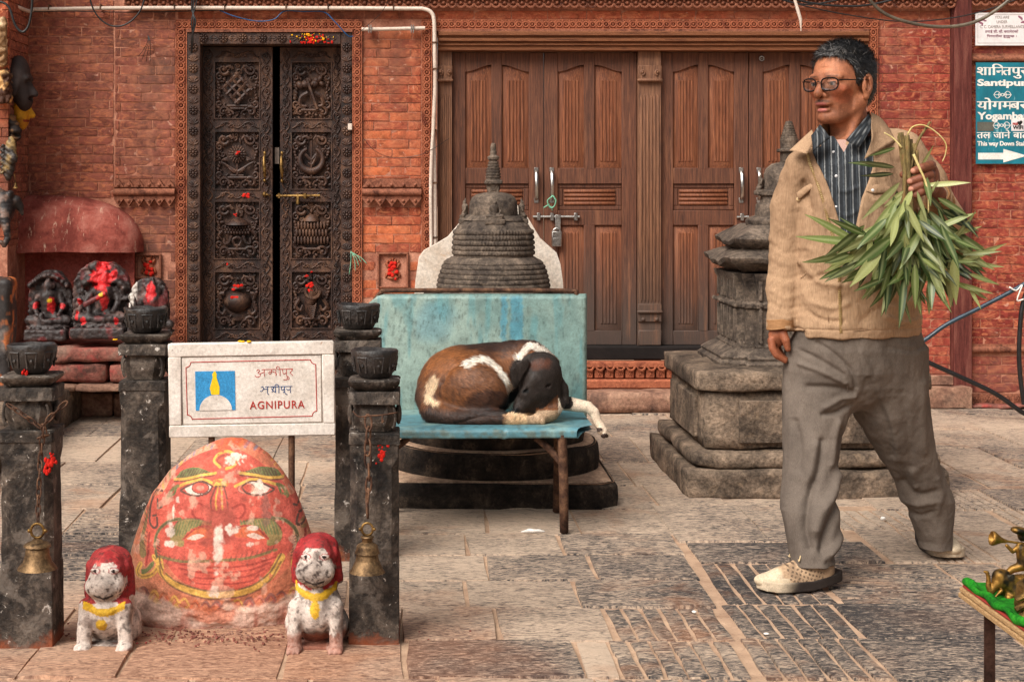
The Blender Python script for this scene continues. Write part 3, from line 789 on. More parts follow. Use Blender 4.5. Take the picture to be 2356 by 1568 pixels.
def motif(m, kind, cx, cy, t):
    tb = lambda pts, r, h=0., n=6: wt(m, pts, r, t+h, n)
    if kind == 'knot':
        s = 11.5
        for k in range(-1, 3):
            o = (k-.5)*s*1.25
            for sg in (-1, 1):
                pts = [(cx+sg*(q*.72)+o*.72, cy-4+q*.72-o*.72*sg*sg if sg > 0 else cy-4+q*.72+o*.72) for q in np.linspace(-27, 27, 13)]
                if sg < 0: pts = [(cx-q*.72+o*.72, cy-4+q*.72+o*.72) for q in np.linspace(-27, 27, 13)]
                hh = [.0035*math.sin(i*PI/2+k*PI+(0 if sg > 0 else PI)) for i in range(13)]
                wt(m, pts, 4., np.array(hh)+t+.008, 5)
        for a in (0, 1, 2, 3):
            q = a*PI/2; tb([(cx+27*math.cos(q-.3), cy-4+27*math.sin(q-.3)), (cx+33*math.cos(q), cy-4+33*math.sin(q)), (cx+27*math.cos(q+.3), cy-4+27*math.sin(q+.3))], 3.8, .006)
        fb_ = [(cx-24, cy+37), (cx+24, cy+37)]; tb(fb_, 3.4, 0.); tb([(cx-16, cy+43), (cx+16, cy+43)], 2.6, 0.)
    elif kind == 'sun':
        for r, n, l in ((15, 18, 9), (10, 12, 6)):
            for q in range(n): a = q*2*PI/n; leaflet(m, cx+r*.72*math.cos(a), cy-14+r*.72*math.sin(a), l*1.2, 2.2, a, t+(.002 if n == 18 else .008))
        wball(m, cx, cy-14, 8, 8, t+.008, .016, 10, 6); wball(m, cx-3, cy-15, 1.5, 1.5, t+.022); wball(m, cx+3, cy-15, 1.5, 1.5, t+.022); wball(m, cx, cy-10, 3, 1.2, t+.02)
        tb([(cx, cy+8), (cx, cy+34)], 3, .002)
        for s in (-1, 1):
            tb(spline([(cx+s*2, cy+26), (cx+s*15, cy+18), (cx+s*30, cy+8), (cx+s*38, cy+4)], 4), np.linspace(4.5, 2, 13), .002)
            for q in range(3): leaflet(m, cx+s*20, cy-8+q*4, 20-3*q, 3, (0 if s > 0 else PI)+s*(.5-.3*q), t)
            leaflet(m, cx+s*3, cy+30, 24, 4.5, -PI/2+s*.9, t+.003)
        tb([(cx-22, cy+40), (cx+22, cy+40)], 3.4); tb([(cx-15, cy+35), (cx+15, cy+35)], 2.4)
    elif kind == 'parasol':
        m.lathe([(0, .052), (.006, .05), (.018, .04), (.05, .022), (.068, .008), (.072, 0), (0, 0)], (wx(cx), YW-t+.02, wz(cy-12)), 20)
        for r_ in range(3):
            for q in range(9): wball(m, cx+(q-4)*6.6+(3.3 if r_ % 2 else 0), cy-7+r_*6.5, 3.8, 4.8, t+.006, .012, 6, 4)
        for s in (-1, 1):
            tb(spline([(cx, cy+16), (cx+s*10, cy+22), (cx+s*6, cy+34), (cx, cy+36)], 4), 3.2)
            tb(spline([(cx+s*14, cy+12), (cx+s*20, cy+28), (cx+s*30, cy+30), (cx+s*30, cy+18)], 4), np.linspace(5, 3, 13))
            tb(spline([(cx+s*34, cy+2), (cx+s*42, cy+12), (cx+s*36, cy+22)], 4), np.linspace(4.5, 2, 9))
        tb([(cx, cy+32), (cx, cy+46)], 3); tb([(cx-20, cy+44), (cx+20, cy+44)], 3.2); wball(m, cx, cy-40, 4, 7, t)
    elif kind == 'vase':
        m.lathe([(0, -.11), (.05, -.108), (.052, -.098), (.022, -.088), (.02, -.07), (.05, -.055), (.078, -.028), (.084, 0), (.075, .028), (.045, .046), (.03, .054), (.03, .062), (.056, .068), (.052, .078), (.02, .082), (.014, .1), (0, .112)], (wx(cx), YW-t+.045, wz(cy+2)), 22, fr=lambda r, z, th: r)
        for s in (-1, 1):
            tb(spline([(cx+s*30, cy-16), (cx+s*40, cy-14), (cx+s*38, cy-2)], 5), np.linspace(5, 3, 11))
            tb(spline([(cx+s*26, cy+22), (cx+s*34, cy+32), (cx+s*44, cy+22), (cx+s*40, cy+8)], 5), np.linspace(4.5, 3, 16))
    elif kind == 'axe':
        tb([(cx-10, cy-26), (cx+14, cy+44)], 4.2, .012)
        for q in range(9): wball(m, cx+random.uniform(-30, 26), cy-20+random.uniform(-14, 10), random.uniform(7, 12), random.uniform(5, 10), t, .018, 8, 5, rot=random.uniform(-1, 1))
        for s in (-1, 1): tb(spline([(cx+s*8, cy+6), (cx+s*24, cy+16), (cx+s*26, cy+34), (cx+s*12, cy+38)], 5), np.linspace(6, 3.5, 16))
        tb([(cx-24, cy+46), (cx+24, cy+46)], 3.2)
    elif kind == 'ring':
        tb(arc(cx, cy-2, 27, PI*.62, PI*2.38, 22), np.concatenate([np.linspace(4, 9, 11), np.linspace(9, 4, 11)]), .002, 8)
        for q in range(12): a = PI*.65+q*PI*1.7/11; wball(m, cx+33*math.cos(a), cy-2-33*math.sin(a), 3, 3, t)
        tb([(cx, cy-46), (cx, cy+38)], 2.6, .006); tb(spline([(cx-14, cy-14), (cx, cy-2), (cx+13, cy-16), (cx+3, cy+8), (cx-8, cy+6)], 5), 3.6, .004)
        tb([(cx-20, cy+40), (cx+20, cy+40)], 3.2)
    elif kind == 'banner':
        m.lathe([(0, .05), (.01, .045), (.03, .03), (.046, .01), (.048, 0), (0, 0)], (wx(cx), YW-t+.02, wz(cy-20)), 18)
        for r_, (w_, n_) in enumerate(((30, 9), (34, 10), (38, 11))):
            for q in range(n_): wball(m, cx-w_+2*w_*q/(n_-1), cy-10+r_*17, 3.6, 10, t+.012-abs(q-(n_-1)/2)*.0015, .012, 6, 5)
        tb([(cx-20, cy+44), (cx+20, cy+44)], 3.2); wball(m, cx, cy-44, 3.4, 6, t)
    elif kind == 'conch':
        tb(spline([(cx+4, cy-22), (cx-2, cy), (cx-6, cy+22), (cx+2, cy+42)], 6), np.linspace(20, 5, 19), -.006, 10)
        for q in range(7): tb(arc(cx+2, cy+4+q*5.5, 11-q, PI*1.1, PI*1.9, 7), 1.6, .03)
        tb(spiral(cx+2, cy-22, 19, 2.1, 0, 1, 34), np.linspace(5, 2, 34), .026)
        for s in (-1, 1): tb(spline([(cx+s*28, cy-2), (cx+s*36, cy+14), (cx+s*26, cy+24), (cx+s*20, cy+12)], 5), np.linspace(5, 3, 16))
        tb([(cx-20, cy+44), (cx+20, cy+44)], 3.2)
def filler(m, x0, y0, x1, y1, t):
    for q in range(76):
        x, y = random.uniform(x0, x1), random.uniform(y0, y1); u, v = (x-x0)/(x1-x0)*2-1, (y-y0)/(y1-y0)*2-1
        if u*u+v*v < .34: continue
        if q % 2: leaflet(m, x, y, random.uniform(9, 16), random.uniform(2.6, 4.2), math.atan2(v, u)+random.uniform(-1.2, 1.2), t+random.uniform(0, .006))
        else: wt(m, spiral(x, y, random.uniform(5, 8), 1.3, random.uniform(0, 6), random.choice((-1, 1)), 12), np.linspace(2.6, 1.2, 12), t+.004, 5)
PY = ((138, 273), (300, 437), (462, 598), (625, 760))
def carved_leaf(x0, x1, p0, p1, t, kinds, lab):
    m = MB(); fb(m, x0, 106, x1, 945, t-.06, t-.022)
    for a, b in ((x0, p0), (p1, x1)): fb(m, a, 106, b, 945, t-.022, t)
    ys = [106]+[v for q in PY for v in q]+[945]
    for i in range(0, len(ys), 2): fb(m, p0, ys[i], p1, ys[i+1], t-.022, t-.001)
    for (a, b) in PY:
        for q in ((p0, a, p1, a+2.5), (p0, b-2.5, p1, b), (p0, a+2.5, p0+2.5, b-2.5), (p1-2.5, a+2.5, p1, b-2.5)): fb(m, *q, t-.002, t+.006)
    leaf = m.obj('carved_door', wd, TEMPLE); leaf['label'] = lab
    m = MB()
    vine(m, (x0+p0)/2+1, 112, 936, (p0-x0)*.82, t+.003); vine(m, (x1+p1)/2-1, 118, 936, (x1-p1)*.82, t+.003)
    for y in (123, 286.5, 449.5, 611.5, 774): wave_rail(m, p0+3, p1-3, y, 22, t+.003)
    m.obj('vine_border', wd, leaf, smooth=50)
    for (a, b), k in zip(PY, kinds):
        m = MB(); scroll_corners(m, p0+3, a+3, p1-3, b-3, t-.004); filler(m, p0+4, a+4, p1-4, b-4, t-.016); motif(m, k, (p0+p1)/2, (a+b)/2, t+.001)
        m.obj('carved_panel', wd, leaf, smooth=50)
    return leaf
LL = carved_leaf(460, 624, 489, 596, -.075, ('knot', 'sun', 'parasol', 'vase'), 'left carved door leaf with endless knot panel')
LR = carved_leaf(641, 785, 666, 762, -.105, ('axe', 'ring', 'banner', 'conch'), 'right carved door leaf standing slightly further in')
def vdots(leaf, spots, t):
    m = MB()
    for (x, y, s) in spots:
        for q in range(5): wball(m, x+random.gauss(0, s*.5), y+random.gauss(0, s*.4), s*.5, s*.4, t, .004, 6, 4)
    tag(m.obj('vermilion', M['vermilion'], leaf), kind='stuff')
vdots(LL, ((566, 448, 8), (546, 350, 5), (541, 494, 4), (541, 660, 9), (541, 686, 10), (521, 609, 4)), -.045); vdots(LR, ((716, 657, 9), (716, 670, 8), (705, 636, 4), (716, 628, 3)), -.07)
for leaf, x, t in ((LL, 607, -.06), (LR, 646, -.09)):
    m = MB(); wt(m, [(x, 355), (x-1, 362), (x, 385), (x+1, 405), (x, 412)], (2, 3.4, 4.4, 3.4, 2), np.array((.004, .024, .03, .024, .004))+t, 8); wball(m, x, 416, 4, 5, t+.006); wball(m, x, 352, 3.6, 5, t+.006)
    m.obj('handle', M['brass'], leaf, smooth=True)
m = MB(); wt(m, [(634, 451), (734, 450)], 3, -.07, 8); wt(m, [(683, 446), (683, 470)], 4, -.072, 6); wt(m, [(700, 445), (700, 457)], 4.6, -.068, 6); wt(m, [(640, 445), (640, 456)], 4, -.07, 6); m.obj('bolt', M['brass'], LR, smooth=40)
m = MB(); wball(m, 607, 447, 6, 6, -.055, .014); wt(m, [(607, 447), (622, 450)], 2.4, -.05, 6); m.obj('knob', M['brass'], LL, smooth=True)
# ---------------------------------------------------------------- wide plain doorway
lw = M['lintel_wood']; fw = M['frame_wood']
for (y0, y1, t1) in ((74, 84, .045), (84, 89, .03), (89, 97, .036), (97, 101, .02), (101, 106, .024), (106, 117, .012)):
    m = MB(); fb(m, 1008, y0, 1996, y1, -.2, t1, .003); m.obj('lintel_board', lw, TEMPLE, jit=.001, jsc=8)
def pilaster(x0, x1):
    m = MB(); t = -.035; fb(m, x0, 117.5, x1, 945, -.2, t)
    w = x1-x0
    fb(m, x0-1, 150, x1+1, 183, t, t+.012, .003); fb(m, x0-3, 181, x1+3, 188, t, t+.03, .006); fb(m, x0-1, 700, x1+1, 741, t, t+.012, .003); fb(m, x0-3, 714, x1+3, 721, t, t+.03, .006)
    for s in (-1, 1):
        c = (x0+x1)/2+s*w*.33; wt(m, spiral(c, 166, 6.5, 1.4, PI/2, s, 16), np.linspace(2.4, 1.6, 16), t+.016, 6); wball(m, c, 166, 3, 3, t+.02); wball(m, c-s*2, 735, 5, 5, t+.014)
    n = 6
    for i in range(n): x = x0+3+(w-6)*(i+.5)/n; wt(m, [(x, 215), (x, 224), (x, 690), (x, 698)], (.5, w*.06, w*.06, .5), t, 6)
    fb(m, x0, 760, x1, 795, t, t+.02, .004)
    return m.obj('pilaster', fw, TEMPLE, smooth=40)
pilaster(1008, 1040); pilaster(1470, 1523); pilaster(1948, 1994)
def plain_leaf(x0, x1, lab):
    """framed leaf: stiles and rails, two arched upper panels, louvred middle panel, two lower panels"""
    t = -.07; d = M['door_wood']; w = x1-x0
    a, b = x0+w*.145, x0+w*.43; c, e = x0+w*.545, x0+w*.84
    m = MB(); fb(m, x0, 118, x1, 797, t-.05, t-.028); leaf = m.obj('door', d, TEMPLE); leaf['label'] = lab
    m = MB()
    for q in ((x0, 119, a, 796), (e, 119, x1, 796)): fb(m, *q, t-.028, t, .003)
    for q in ((b, 119, c, 390), (b, 518, c, 764)): fb(m, *q, t-.028, t-.001, .003)
    for q in ((a, 386, e, 423), (a, 484, e, 519), (a, 763, e, 796)): fb(m, *q, t-.028, t-.002, .003)
    def arch(p, q, up):
        xs = np.linspace(0, 1, 11); yy = [147+16*(1-sstep(0, 1, np.array([s if up else 1-s]))[0]) for s in xs]
        pts = [(wx(p+(q-p)*s), wz(y)) for s, y in zip(xs, yy)]
        m.prism([(wx(p), wz(119))]+pts+[(wx(q), wz(119))], YW-t+.002, YW-t+.028)
    arch(a, b, True); arch(c, e, False)
    m.obj('frame', d, leaf, smooth=40)
    def panel(p, q, y0, y1, up=None):
        m = MB(); i = w*.035
        m.box((wx(p), YW-t+.02, wz(y1)), (wx(q), YW-t+.03, wz(y0)))
        p0, q0, ya, yb = p+w*.055, q-w*.055, y0+(30 if up is not None else 14), y1-14
        o, n_ = YW-t+.02, YW-t+.006
        V = [(wx(p+1), o, wz(y0)), (wx(q-1), o, wz(y0)), (wx(q-1), o, wz(y1)), (wx(p+1), o, wz(y1)), (wx(p0), n_, wz(ya)), (wx(q0), n_, wz(ya)), (wx(q0), n_, wz(yb)), (wx(p0), n_, wz(yb))]
        m.add(V, [(0, 1, 5, 4), (1, 2, 6, 5), (2, 3, 7, 6), (3, 0, 4, 7), (4, 5, 6, 7)])
        k = 5
        for r_ in range(k): x = p0+(q0-p0)*(r_+.5)/k; wt(m, [(x, ya+2), (x, ya+4), (x, yb-4), (x, yb-2)], (.5, (q0-p0)/k*.42, (q0-p0)/k*.42, .5), t-.007, 6)
        m.obj('panel', M['panel_wood'], leaf, smooth=40)
    panel(a, b, 150, 388, True); panel(c, e, 150, 388, False); panel(a, b, 519, 764); panel(c, e, 519, 764)
    m = MB(); m.box((wx(a), YW-t+.02, wz(485)), (wx(e), YW-t+.03, wz(422)))
    for q in ((a, 423, e, 433), (a, 474, e, 484), (a, 433, a+12, 474), (e-12, 433, e, 474)): fb(m, *q, t-.026, t-.014, .004)
    m.obj('louvre_frame', d, leaf)
    for i in range(4):
        y = 440+i*9.4; m = MB(); wt(m, [(a+14, y), (a+16, y), (e-16, y), (e-14, y)], (1, 4.4, 4.4, 1), t-.018, 8); m.obj('slat', M['panel_wood'], leaf, smooth=True)
    return leaf
DL = [plain_leaf(1041, 1253, 'leftmost plain panelled door leaf, behind the small shrine'), plain_leaf(1255, 1469, 'door leaf with the steel padlock bolt and green string'), plain_leaf(1524, 1728, 'door leaf right of the middle pilaster'), plain_leaf(1730, 1947, 'door leaf behind the man')]
def dhandle(leaf, x):
    m = MB(); t = -.07
    for y in (391, 461): fb(m, x-5, y-6, x+5, y+6, t, t+.004, .001)
    wt(m, [(x, 395), (x, 402), (x, 425), (x, 450), (x, 457)], 4.4, np.array((.004, .026, .034, .026, .004))+t, 8); m.obj('handle', M['steel'], leaf, smooth=40)
for lf, x in zip(DL, (1236, 1272, 1711, 1752)): dhandle(lf, x)
m = MB(); t = -.06; wt(m, [(1228, 499), (1336, 499)], 3, t, 8)
for x in (1241, 1272, 1327): fb(m, x-4, 490, x+4, 508, -.07, t+.012, .002)
fb(m, 1279, 494, 1292, 530, t, t+.012, .002); m.obj('bolt', M['steel'], DL[1], smooth=40)
m = MB(); wt(m, [(1700, 500), (1728, 499)], 3, t, 8); fb(m, 1708, 491, 1716, 508, -.07, t+.012, .002); m.obj('bolt', M['steel'], DL[2], smooth=40)
m = MB(); wt(m, arc(1758, 133, 5, 0, 2*PI*.98, 12), 1.6, t, 6); wt(m, [(1758, 133), (1758, 134)], 2.4, t); m.obj('latch_ring', M['steel'], DL[3])
m = MB(); fb(m, 627, 338, 637, 376, -.16, -.158); tag(m.obj('paper_slip', M['pvc']), 'white paper slip showing in the gap between the carved door leaves', 'paper')
m = MB(); fb(m, 801, 285, 811, 300, .02, .045, .003); m.obj('door_buzzer', M['pvc'], JAMB)
# threshold, carved base band and steps under the doorways
m = MB(); fb(m, 1008, 796, 1996, 826, -.2, .03, .006); m.obj('threshold', M['dark'], TEMPLE)
m = MB(); fb(m, 1008, 828, 1996, 842, 0, .09, .006); fb(m, 1008, 868, 1996, 890, -.2, .10, .01); fb(m, 1008, 842, 1996, 868, -.2, .045)
x = 1012
while x < 1990:
    fb(m, x, 846, x+20, 866, .045, .075, .004); flower(m, x+10, 856, 7, .078, 6); wt(m, arc(x+12, 838, 9, PI*1.05, PI*1.95, 7), 2.4, .09, 5); x += 23.5
m.obj('carved_base_band', M['terra'], TEMPLE, smooth=40)
m = MB(); rough_box(m, (wx(1000), YW-.26, 0), (wx(2000), YW, wz(889)), (30, 3, 3), .006); m.obj('step', M['stone_step'], TEMPLE, smooth=True)
m = MB(); rough_box(m, (wx(1995), YW-.1, 0), (wx(2226), YW, wz(885)), (10, 2, 3), .008); fb(m, 2010, 862, 2190, 884, 0, .03, .003); m.obj('plinth', M['stone_step'], TEMPLE, smooth=30)
m = MB(); fb(m, 400, 930, 1004, 950, -.3, .12, .02); m.obj('door_sill', M['stone_step'], TEMPLE)
# red painted corner post
m = MB(); fb(m, 2189, -420, 2230, 905, -.1, .05, .004); fb(m, 2186, -420, 2189, 900, -.1, .02); o = m.obj('corner_post', M['red_post'], TEMPLE)
# ---------------------------------------------------------------- neighbour house on the right
NB = empty('neighbour_house', (wx(2400), YW, 0), 'crimson brick house wall carrying the teal direction sign', 'building')
m = MB(); fb(m, 2230, -420, 2900, 955, -.4, -.002); m.obj('wall', M['mortar'], NB)
bricks(NB, 2232, 2420, 22, 128, M['brick_crimson']); bricks(NB, 2232, 2420, 148, 796, M['brick_crimson'], off=.3); bricks(NB, 2232, 2420, 818, 902, M['brick_crimson'])
def roll(x0, x1, yc, r, t, mat, parent):
    m = MB(); wt(m, [(x0, yc), (x1, yc)], r, t, 12); fb(m, x0, yc-r-4, x1, yc+r*.6, -.01, t)
    return m.obj('string_course', mat, parent, smooth=40, jit=.0015, jsc=30)
roll(2230, 2420, 136, 8, .012, M['terra_dark'], NB); roll(2230, 2420, 803, 8, .012, M['terra_dark'], NB)
m = MB(); fb(m, 2230, -60, 2420, 3, 0, .06)
x = 2240
while x < 2420: wt(m, arc(x, 5, 9.5, PI*1.02, PI*1.98, 9), 2.6, .05, 5); wball(m, x, 4, 4, 4, .05); x += 20
m.obj('scalloped_frieze', M['terra_dark'], NB, smooth=40)
m = MB(); fb(m, 2230, 905, 2420, 927, 0, .012); x = 2236
while x < 2420: flower(m, x+9, 916, 8, .016, 6); fb(m, x+19.5, 906, x+22, 926, .012, .018); x += 24
m.obj('carved_base_band', M['terra_dark'], NB, smooth=40)
m = MB(); rough_box(m, (wx(2226), YW-.08, 0), (wx(2430), YW, wz(926)), (12, 2, 2), .006); m.obj('plinth', M['stone_red'], NB, smooth=True)
# ---------------------------------------------------------------- house corner on the left, with wares hung on it
XL = wx(65); YL = 8.55
LH = empty('corner_house', (XL-.5, YL, 0), 'red brick house corner hung with wooden masks, at the left edge', 'building')
m = MB(); m.box((XL-3, YL+.006, -.02), (XL-.006, 9.5, 2.95)); m.obj('wall', M['mortar'], LH)
def side(c): return np.array((XL-.026, YL+.02+(c[0]-wx(0)), c[2])), PI/2
bricks(LH, 0, 185, -40, 560, M['brick_dull'], xform=side); bricks(LH, -76, 20, -40, 560, M['brick'], Y=YL)
for (pr_, mt_, rm_) in list(brest.values()): tag(rm_.obj('brick', mt_, pr_, smooth=35), kind='stuff')
# ------------------------------------------------------------------ stone materials for carved things (colour of the paint and powder on them in 'Col')
M['vstone'] = mk('dark_carved_stone', [(.1,)*3, (.2,)*3], 12, vcol=1, fine=(.45, 9), bump=.6, bscale=80, bdist=.003, rough=.55, spec=.45)
M['vpaint'] = mk('painted_rough_stone', [(.1,)*3, (.2,)*3], 16, vcol=1, fine=(.28, 9), bump=.6, bscale=60, bdist=.004, rough=.85, spec=.25, spots=[(srgb(96, 82, 74), 42, .62, .72, .55)])
M['vplain'] = mk('hand_coloured', [(.1,)*3, (.2,)*3], 30, vcol=1, fine=(.2, 9), bump=.2, bscale=120, bdist=.002, rough=.7, spec=.3)
M['shrine_stone'] = mk('shrine_stone', [srgb(58, 50, 45), srgb(92, 80, 70), srgb(124, 108, 94)], 11, fine=(.5, 8), bump=.9, bscale=70, bdist=.006, rough=.8, spots=[(srgb(150, 130, 110), 24, .6, .76, .6), (srgb(44, 38, 35), 8, .58, .72, .6)])
M['plinth_stone'] = mk('weathered_plinth_stone', [srgb(64, 54, 46), srgb(110, 94, 80), srgb(152, 130, 110)], 7, fine=(.5, 9), bump=1., bscale=42, bdist=.01, rough=.85, spots=[(srgb(168, 142, 116), 15, .58, .74, .65), (srgb(40, 34, 31), 6, .56, .7, .65)])
M['dark_plinth'] = mk('shade_darkened_plinth_stone', [srgb(24, 20, 18), srgb(50, 42, 36), srgb(88, 74, 62)], 8, fine=(.5, 9), bump=1., bscale=42, bdist=.01, rough=.85, spots=[(srgb(140, 118, 98), 16, .6, .74, .5)])  # plinth stone darkened in colour to deepen the shade under the bench
M['lit_tread'] = mk('dusty_lit_tread', [srgb(150, 118, 96), srgb(206, 172, 144)], 8, fine=(.4, 8), bump=.7)  # dust colour, made paler so step tops in shade read as lit
M['white_slab'] = mk('whitewashed_slab', [srgb(196, 178, 160), srgb(226, 214, 200)], 9, fine=(.25, 9), bump=.5, bscale=50, bdist=.004, spots=[(srgb(176, 130, 84), 20, .6, .74, .7), (srgb(130, 112, 96), 44, .62, .72, .6)])
M['bollard'] = mk('sooty_bollard_stone', [srgb(26, 22, 20), srgb(56, 48, 42), srgb(96, 84, 74)], 9, fine=(.55, 8), bump=.9, bscale=60, bdist=.006, rough=.72, spec=.25, foot=srgb(150, 78, 46), spots=[(srgb(146, 132, 120), 13, .52, .66, .5), (srgb(206, 196, 186), 36, .63, .67, .75), (srgb(14, 13, 13), 13, .6, .72, .6)])
M['sign_white'] = mk('white_painted_concrete', [srgb(196, 184, 172), srgb(224, 214, 204)], 12, fine=(.22, 8), bump=.35, bscale=60, bdist=.003, rough=.7, spots=[(srgb(150, 96, 62), 46, .66, .72, .8), (srgb(120, 106, 94), 70, .64, .7, .7)])
def flat(name, c, rough=.7, bump=.15, f=.2): return mk(name, [tuple(x*.85 for x in c), tuple(min(1, x*1.12) for x in c)], 26, fine=(f, 8), bump=bump, bscale=90, bdist=.002, rough=rough)
M['sign_red'] = flat('red_sign_paint', srgb(170, 52, 44)); M['sign_blue'] = flat('blue_sign_paint', srgb(56, 138, 190), f=.35); M['sign_navy'] = flat('navy_sign_paint', srgb(24, 62, 110)); M['sign_yellow'] = flat('yellow_sign_paint', srgb(228, 190, 30))
M['letter_white'] = flat('white_lettering', srgb(226, 220, 212)); M['letter_black'] = flat('black_lettering', srgb(30, 28, 28)); M['letter_grey'] = flat('faded_grey_lettering', srgb(160, 150, 146)); M['letter_mauve'] = flat('mauve_lettering', srgb(140, 92, 110))
g = NG('teal_enamel'); c_ = g.coord(); n_ = g.noise(g.stretch(c_, (3, 1, 1)), 6, 5, .6); cc = g.ramp(n_, [(.3, srgb(12, 92, 108)), (.7, srgb(22, 122, 140))])
cc = g.mix(g.ramp(g.noise(g.stretch(c_, (1, 1, .25)), 40, 4, .6), [(.64, 0.), (.72, .7)]), cc, srgb(150, 196, 200)); M['teal'] = g.done(cc, .4, g.bump(n_, .1, .002), spec=.5)
M['paper'] = mk('laminated_notice', [srgb(206, 200, 200), srgb(226, 222, 220)], 5, fine=(.08, 10), bump=.1, rough=.4, spots=[(srgb(206, 170, 186), 12, .6, .8, .35)])
# ------------------------------------------------------------------ lettering
def text_mesh(body, size, offset=0., align='LEFT', spacing=1.):
    c = bpy.data.curves.new('t', 'FONT'); c.body = body; c.size = size; c.offset = offset; c.align_x = align; c.resolution_u = 3; c.space_character = spacing; c.extrude = .0008
    o = bpy.data.objects.new('t', c); COL.objects.link(o); bpy.context.view_layer.update()
    me = bpy.data.meshes.new_from_object(o.evaluated_get(bpy.context.evaluated_depsgraph_get()))
    V = np.array([v.co[:] for v in me.vertices]); Fs = [tuple(p.vertices) for p in me.polygons]
    bpy.data.objects.remove(o); bpy.data.curves.remove(c); bpy.data.meshes.remove(me); return V, Fs
def clip_x(V, Fs, lim):
    import bmesh
    bm = bmesh.new(); vs = [bm.verts.new(v) for v in V]
    for f in Fs:
        try: bm.faces.new([vs[i] for i in f])
        except ValueError: pass
    bmesh.ops.bisect_plane(bm, geom=bm.verts[:]+bm.edges[:]+bm.faces[:], plane_co=(lim, 0, 0), plane_no=(1, 0, 0), clear_outer=True)
    bm.verts.index_update(); out = (np.array([v.co[:] for v in bm.verts]), [tuple(v.index for v in f.verts) for f in bm.faces]); bm.free(); return out
def word(parts, size, offset=0.):
    """Devanagari set glyph by glyph: plain glyph, ('half', glyph), or ('over', mark) that sits back over the glyph before"""
    pen = 0.; VS, FS, n = [], [], 0
    for p in parts:
        kind, gl = p if isinstance(p, tuple) else ('', p)
        if gl == ' ': pen += size*.3; continue
        V, Fs = text_mesh(gl, size, 0.)
        w = V[:, 0].max()
        if kind == 'half': w = w-size*.17; V, Fs = clip_x(V, Fs, w)
        if gl == 'ि': w = size*.273
        for e in ((0, .35, .7, 1.) if offset else (0,)):   # bold: the same outline struck a few times side by side
            VS.append(V+np.array((pen+e*offset, 0, e*.0004))); FS += [tuple(i+n for i in f) for f in Fs]; n += len(V)
        if kind != 'over': pen += w-(size*.002)
    return np.concatenate(VS), FS
def put_text(name, VF, x, z, Y, width, height, mat, parent, R=None, c=None, centre=False):
    """scale lettering to width x height with its lower left (or centre) at x,z on the plane Y"""
    V, Fs = VF; a, b = V.min(0), V.max(0); s = np.array((width/(b[0]-a[0]), height/(b[1]-a[1])))
    U = (V[:, :2]-a[:2])*s
    X = x+U[:, 0]-(width/2 if centre else 0); V3 = np.stack([X, Y-(V[:, 2]-a[2]), z+U[:, 1]], -1)
    if R is not None: V3 = (V3-c)@np.asarray(R).T+c
    m = MB(); m.add(V3, Fs); return m.obj(name, mat, parent)
def pj(V, D):
    """front-plane measures of points near distance D, in picture units (orthographic)"""
    return np.stack([V[:, 0]*F/D+CX, CY-(V[:, 2]-H)*F/D], -1)
def sdf_obj(name, f, lo, hi, h, mat, parent=None, colf=None, disp=None, mask=None):
    V, Q = iso(f, lo, hi, h)
    if mask is not None: V, Q = keep(V, Q, mask)
    if disp is not None: V = V+vnormals(V, Q)*disp(V)[:, None]
    return link(name, mesh_np(name, V, Q, True, None if colf is None else colf(V)), mat, parent)
# ---------------------------------------------------------------- hooded wall shrine on the left
HOOD = empty('wall_shrine', P(190, 870, 8.75), 'red plaster wall shrine under a rounded hood, left of the carved door', 'shrine')
def hood():
    nu, nv = 60, 26; V = []; cx, zb = wx(95), wz(577); a, b, c = wx(331)-cx, wz(448)-zb, .27; e = 2.5
    for i in range(nu+1):
        for j in range(nv+1):
            u = PI*i/nu; v = PI/2*j/nv
            sg = lambda q: math.copysign(abs(q)**(2/e), q)
            V.append((cx+a*sg(math.cos(u)), YW+.02-c*sg(math.sin(v))*sg(math.sin(u))**.6 if math.sin(u) > 1e-6 else YW+.02, zb+b*sg(math.sin(u))*sg(math.cos(v))))
    Fs = [(i*(nv+1)+j, (i+1)*(nv+1)+j, (i+1)*(nv+1)+j+1, i*(nv+1)+j+1) for i in range(nu) for j in range(nv)]
    m = MB(); m.add(V, Fs); bot = [i*(nv+1)+nv for i in range(nu+1)]; k = m.n
    m.add([(V[i][0], V[i][1]+.0, zb-.0) for i in bot]+[(V[i][0], YW+.02, zb-.004) for i in bot], [(i, i+1, nu+2+i, nu+1+i) for i in range(nu)])
    return m
def streak_mat():
    g = NG('hood_plaster'); c = g.coord(); n = g.noise(c, 6, 6, .65, .3); col = g.ramp(n, [(.38, srgb(116, 54, 46)), (.5, srgb(154, 80, 68)), (.62, srgb(174, 106, 92))])
    s = g.noise(g.stretch(c, (9, 1, 2.)), 5, 6, .7, .4); z = g.sep(c)[0]; w = g.ramp(g.math('ADD', g.math('MULTIPLY', z, .9), 1.9), [(.05, 0.), (.35, 1.)])
    col = g.mix(g.math('MULTIPLY', g.ramp(s, [(.60, 0.), (.68, .85)]), w), col, srgb(214, 180, 156))
    col = g.mix(g.ramp(g.noise(c, 60, 4, .7), [(.55, 0.), (.7, .45)]), col, srgb(84, 40, 36))
    return g.done(col, .9, g.bump(g.noise(c, 50, 6, .7), .8, .008), spec=.2)
M['hood'] = streak_mat()
hood().obj('hood', M['hood'], HOOD, smooth=50, jit=.004, jsc=7)
m = MB(); m.box((wx(-60), YW-.05, .1), (wx(312), YW-.008, wz(572))); m.obj('back_wall', M['plaster'], HOOD)
m = MB(); rough_box(m, (wx(-60), 8.42, wz(812)+.01), (wx(392), YW-.05, wz(776)), (16, 5, 3), .007); m.obj('ledge', M['stone_red'], HOOD, smooth=True)
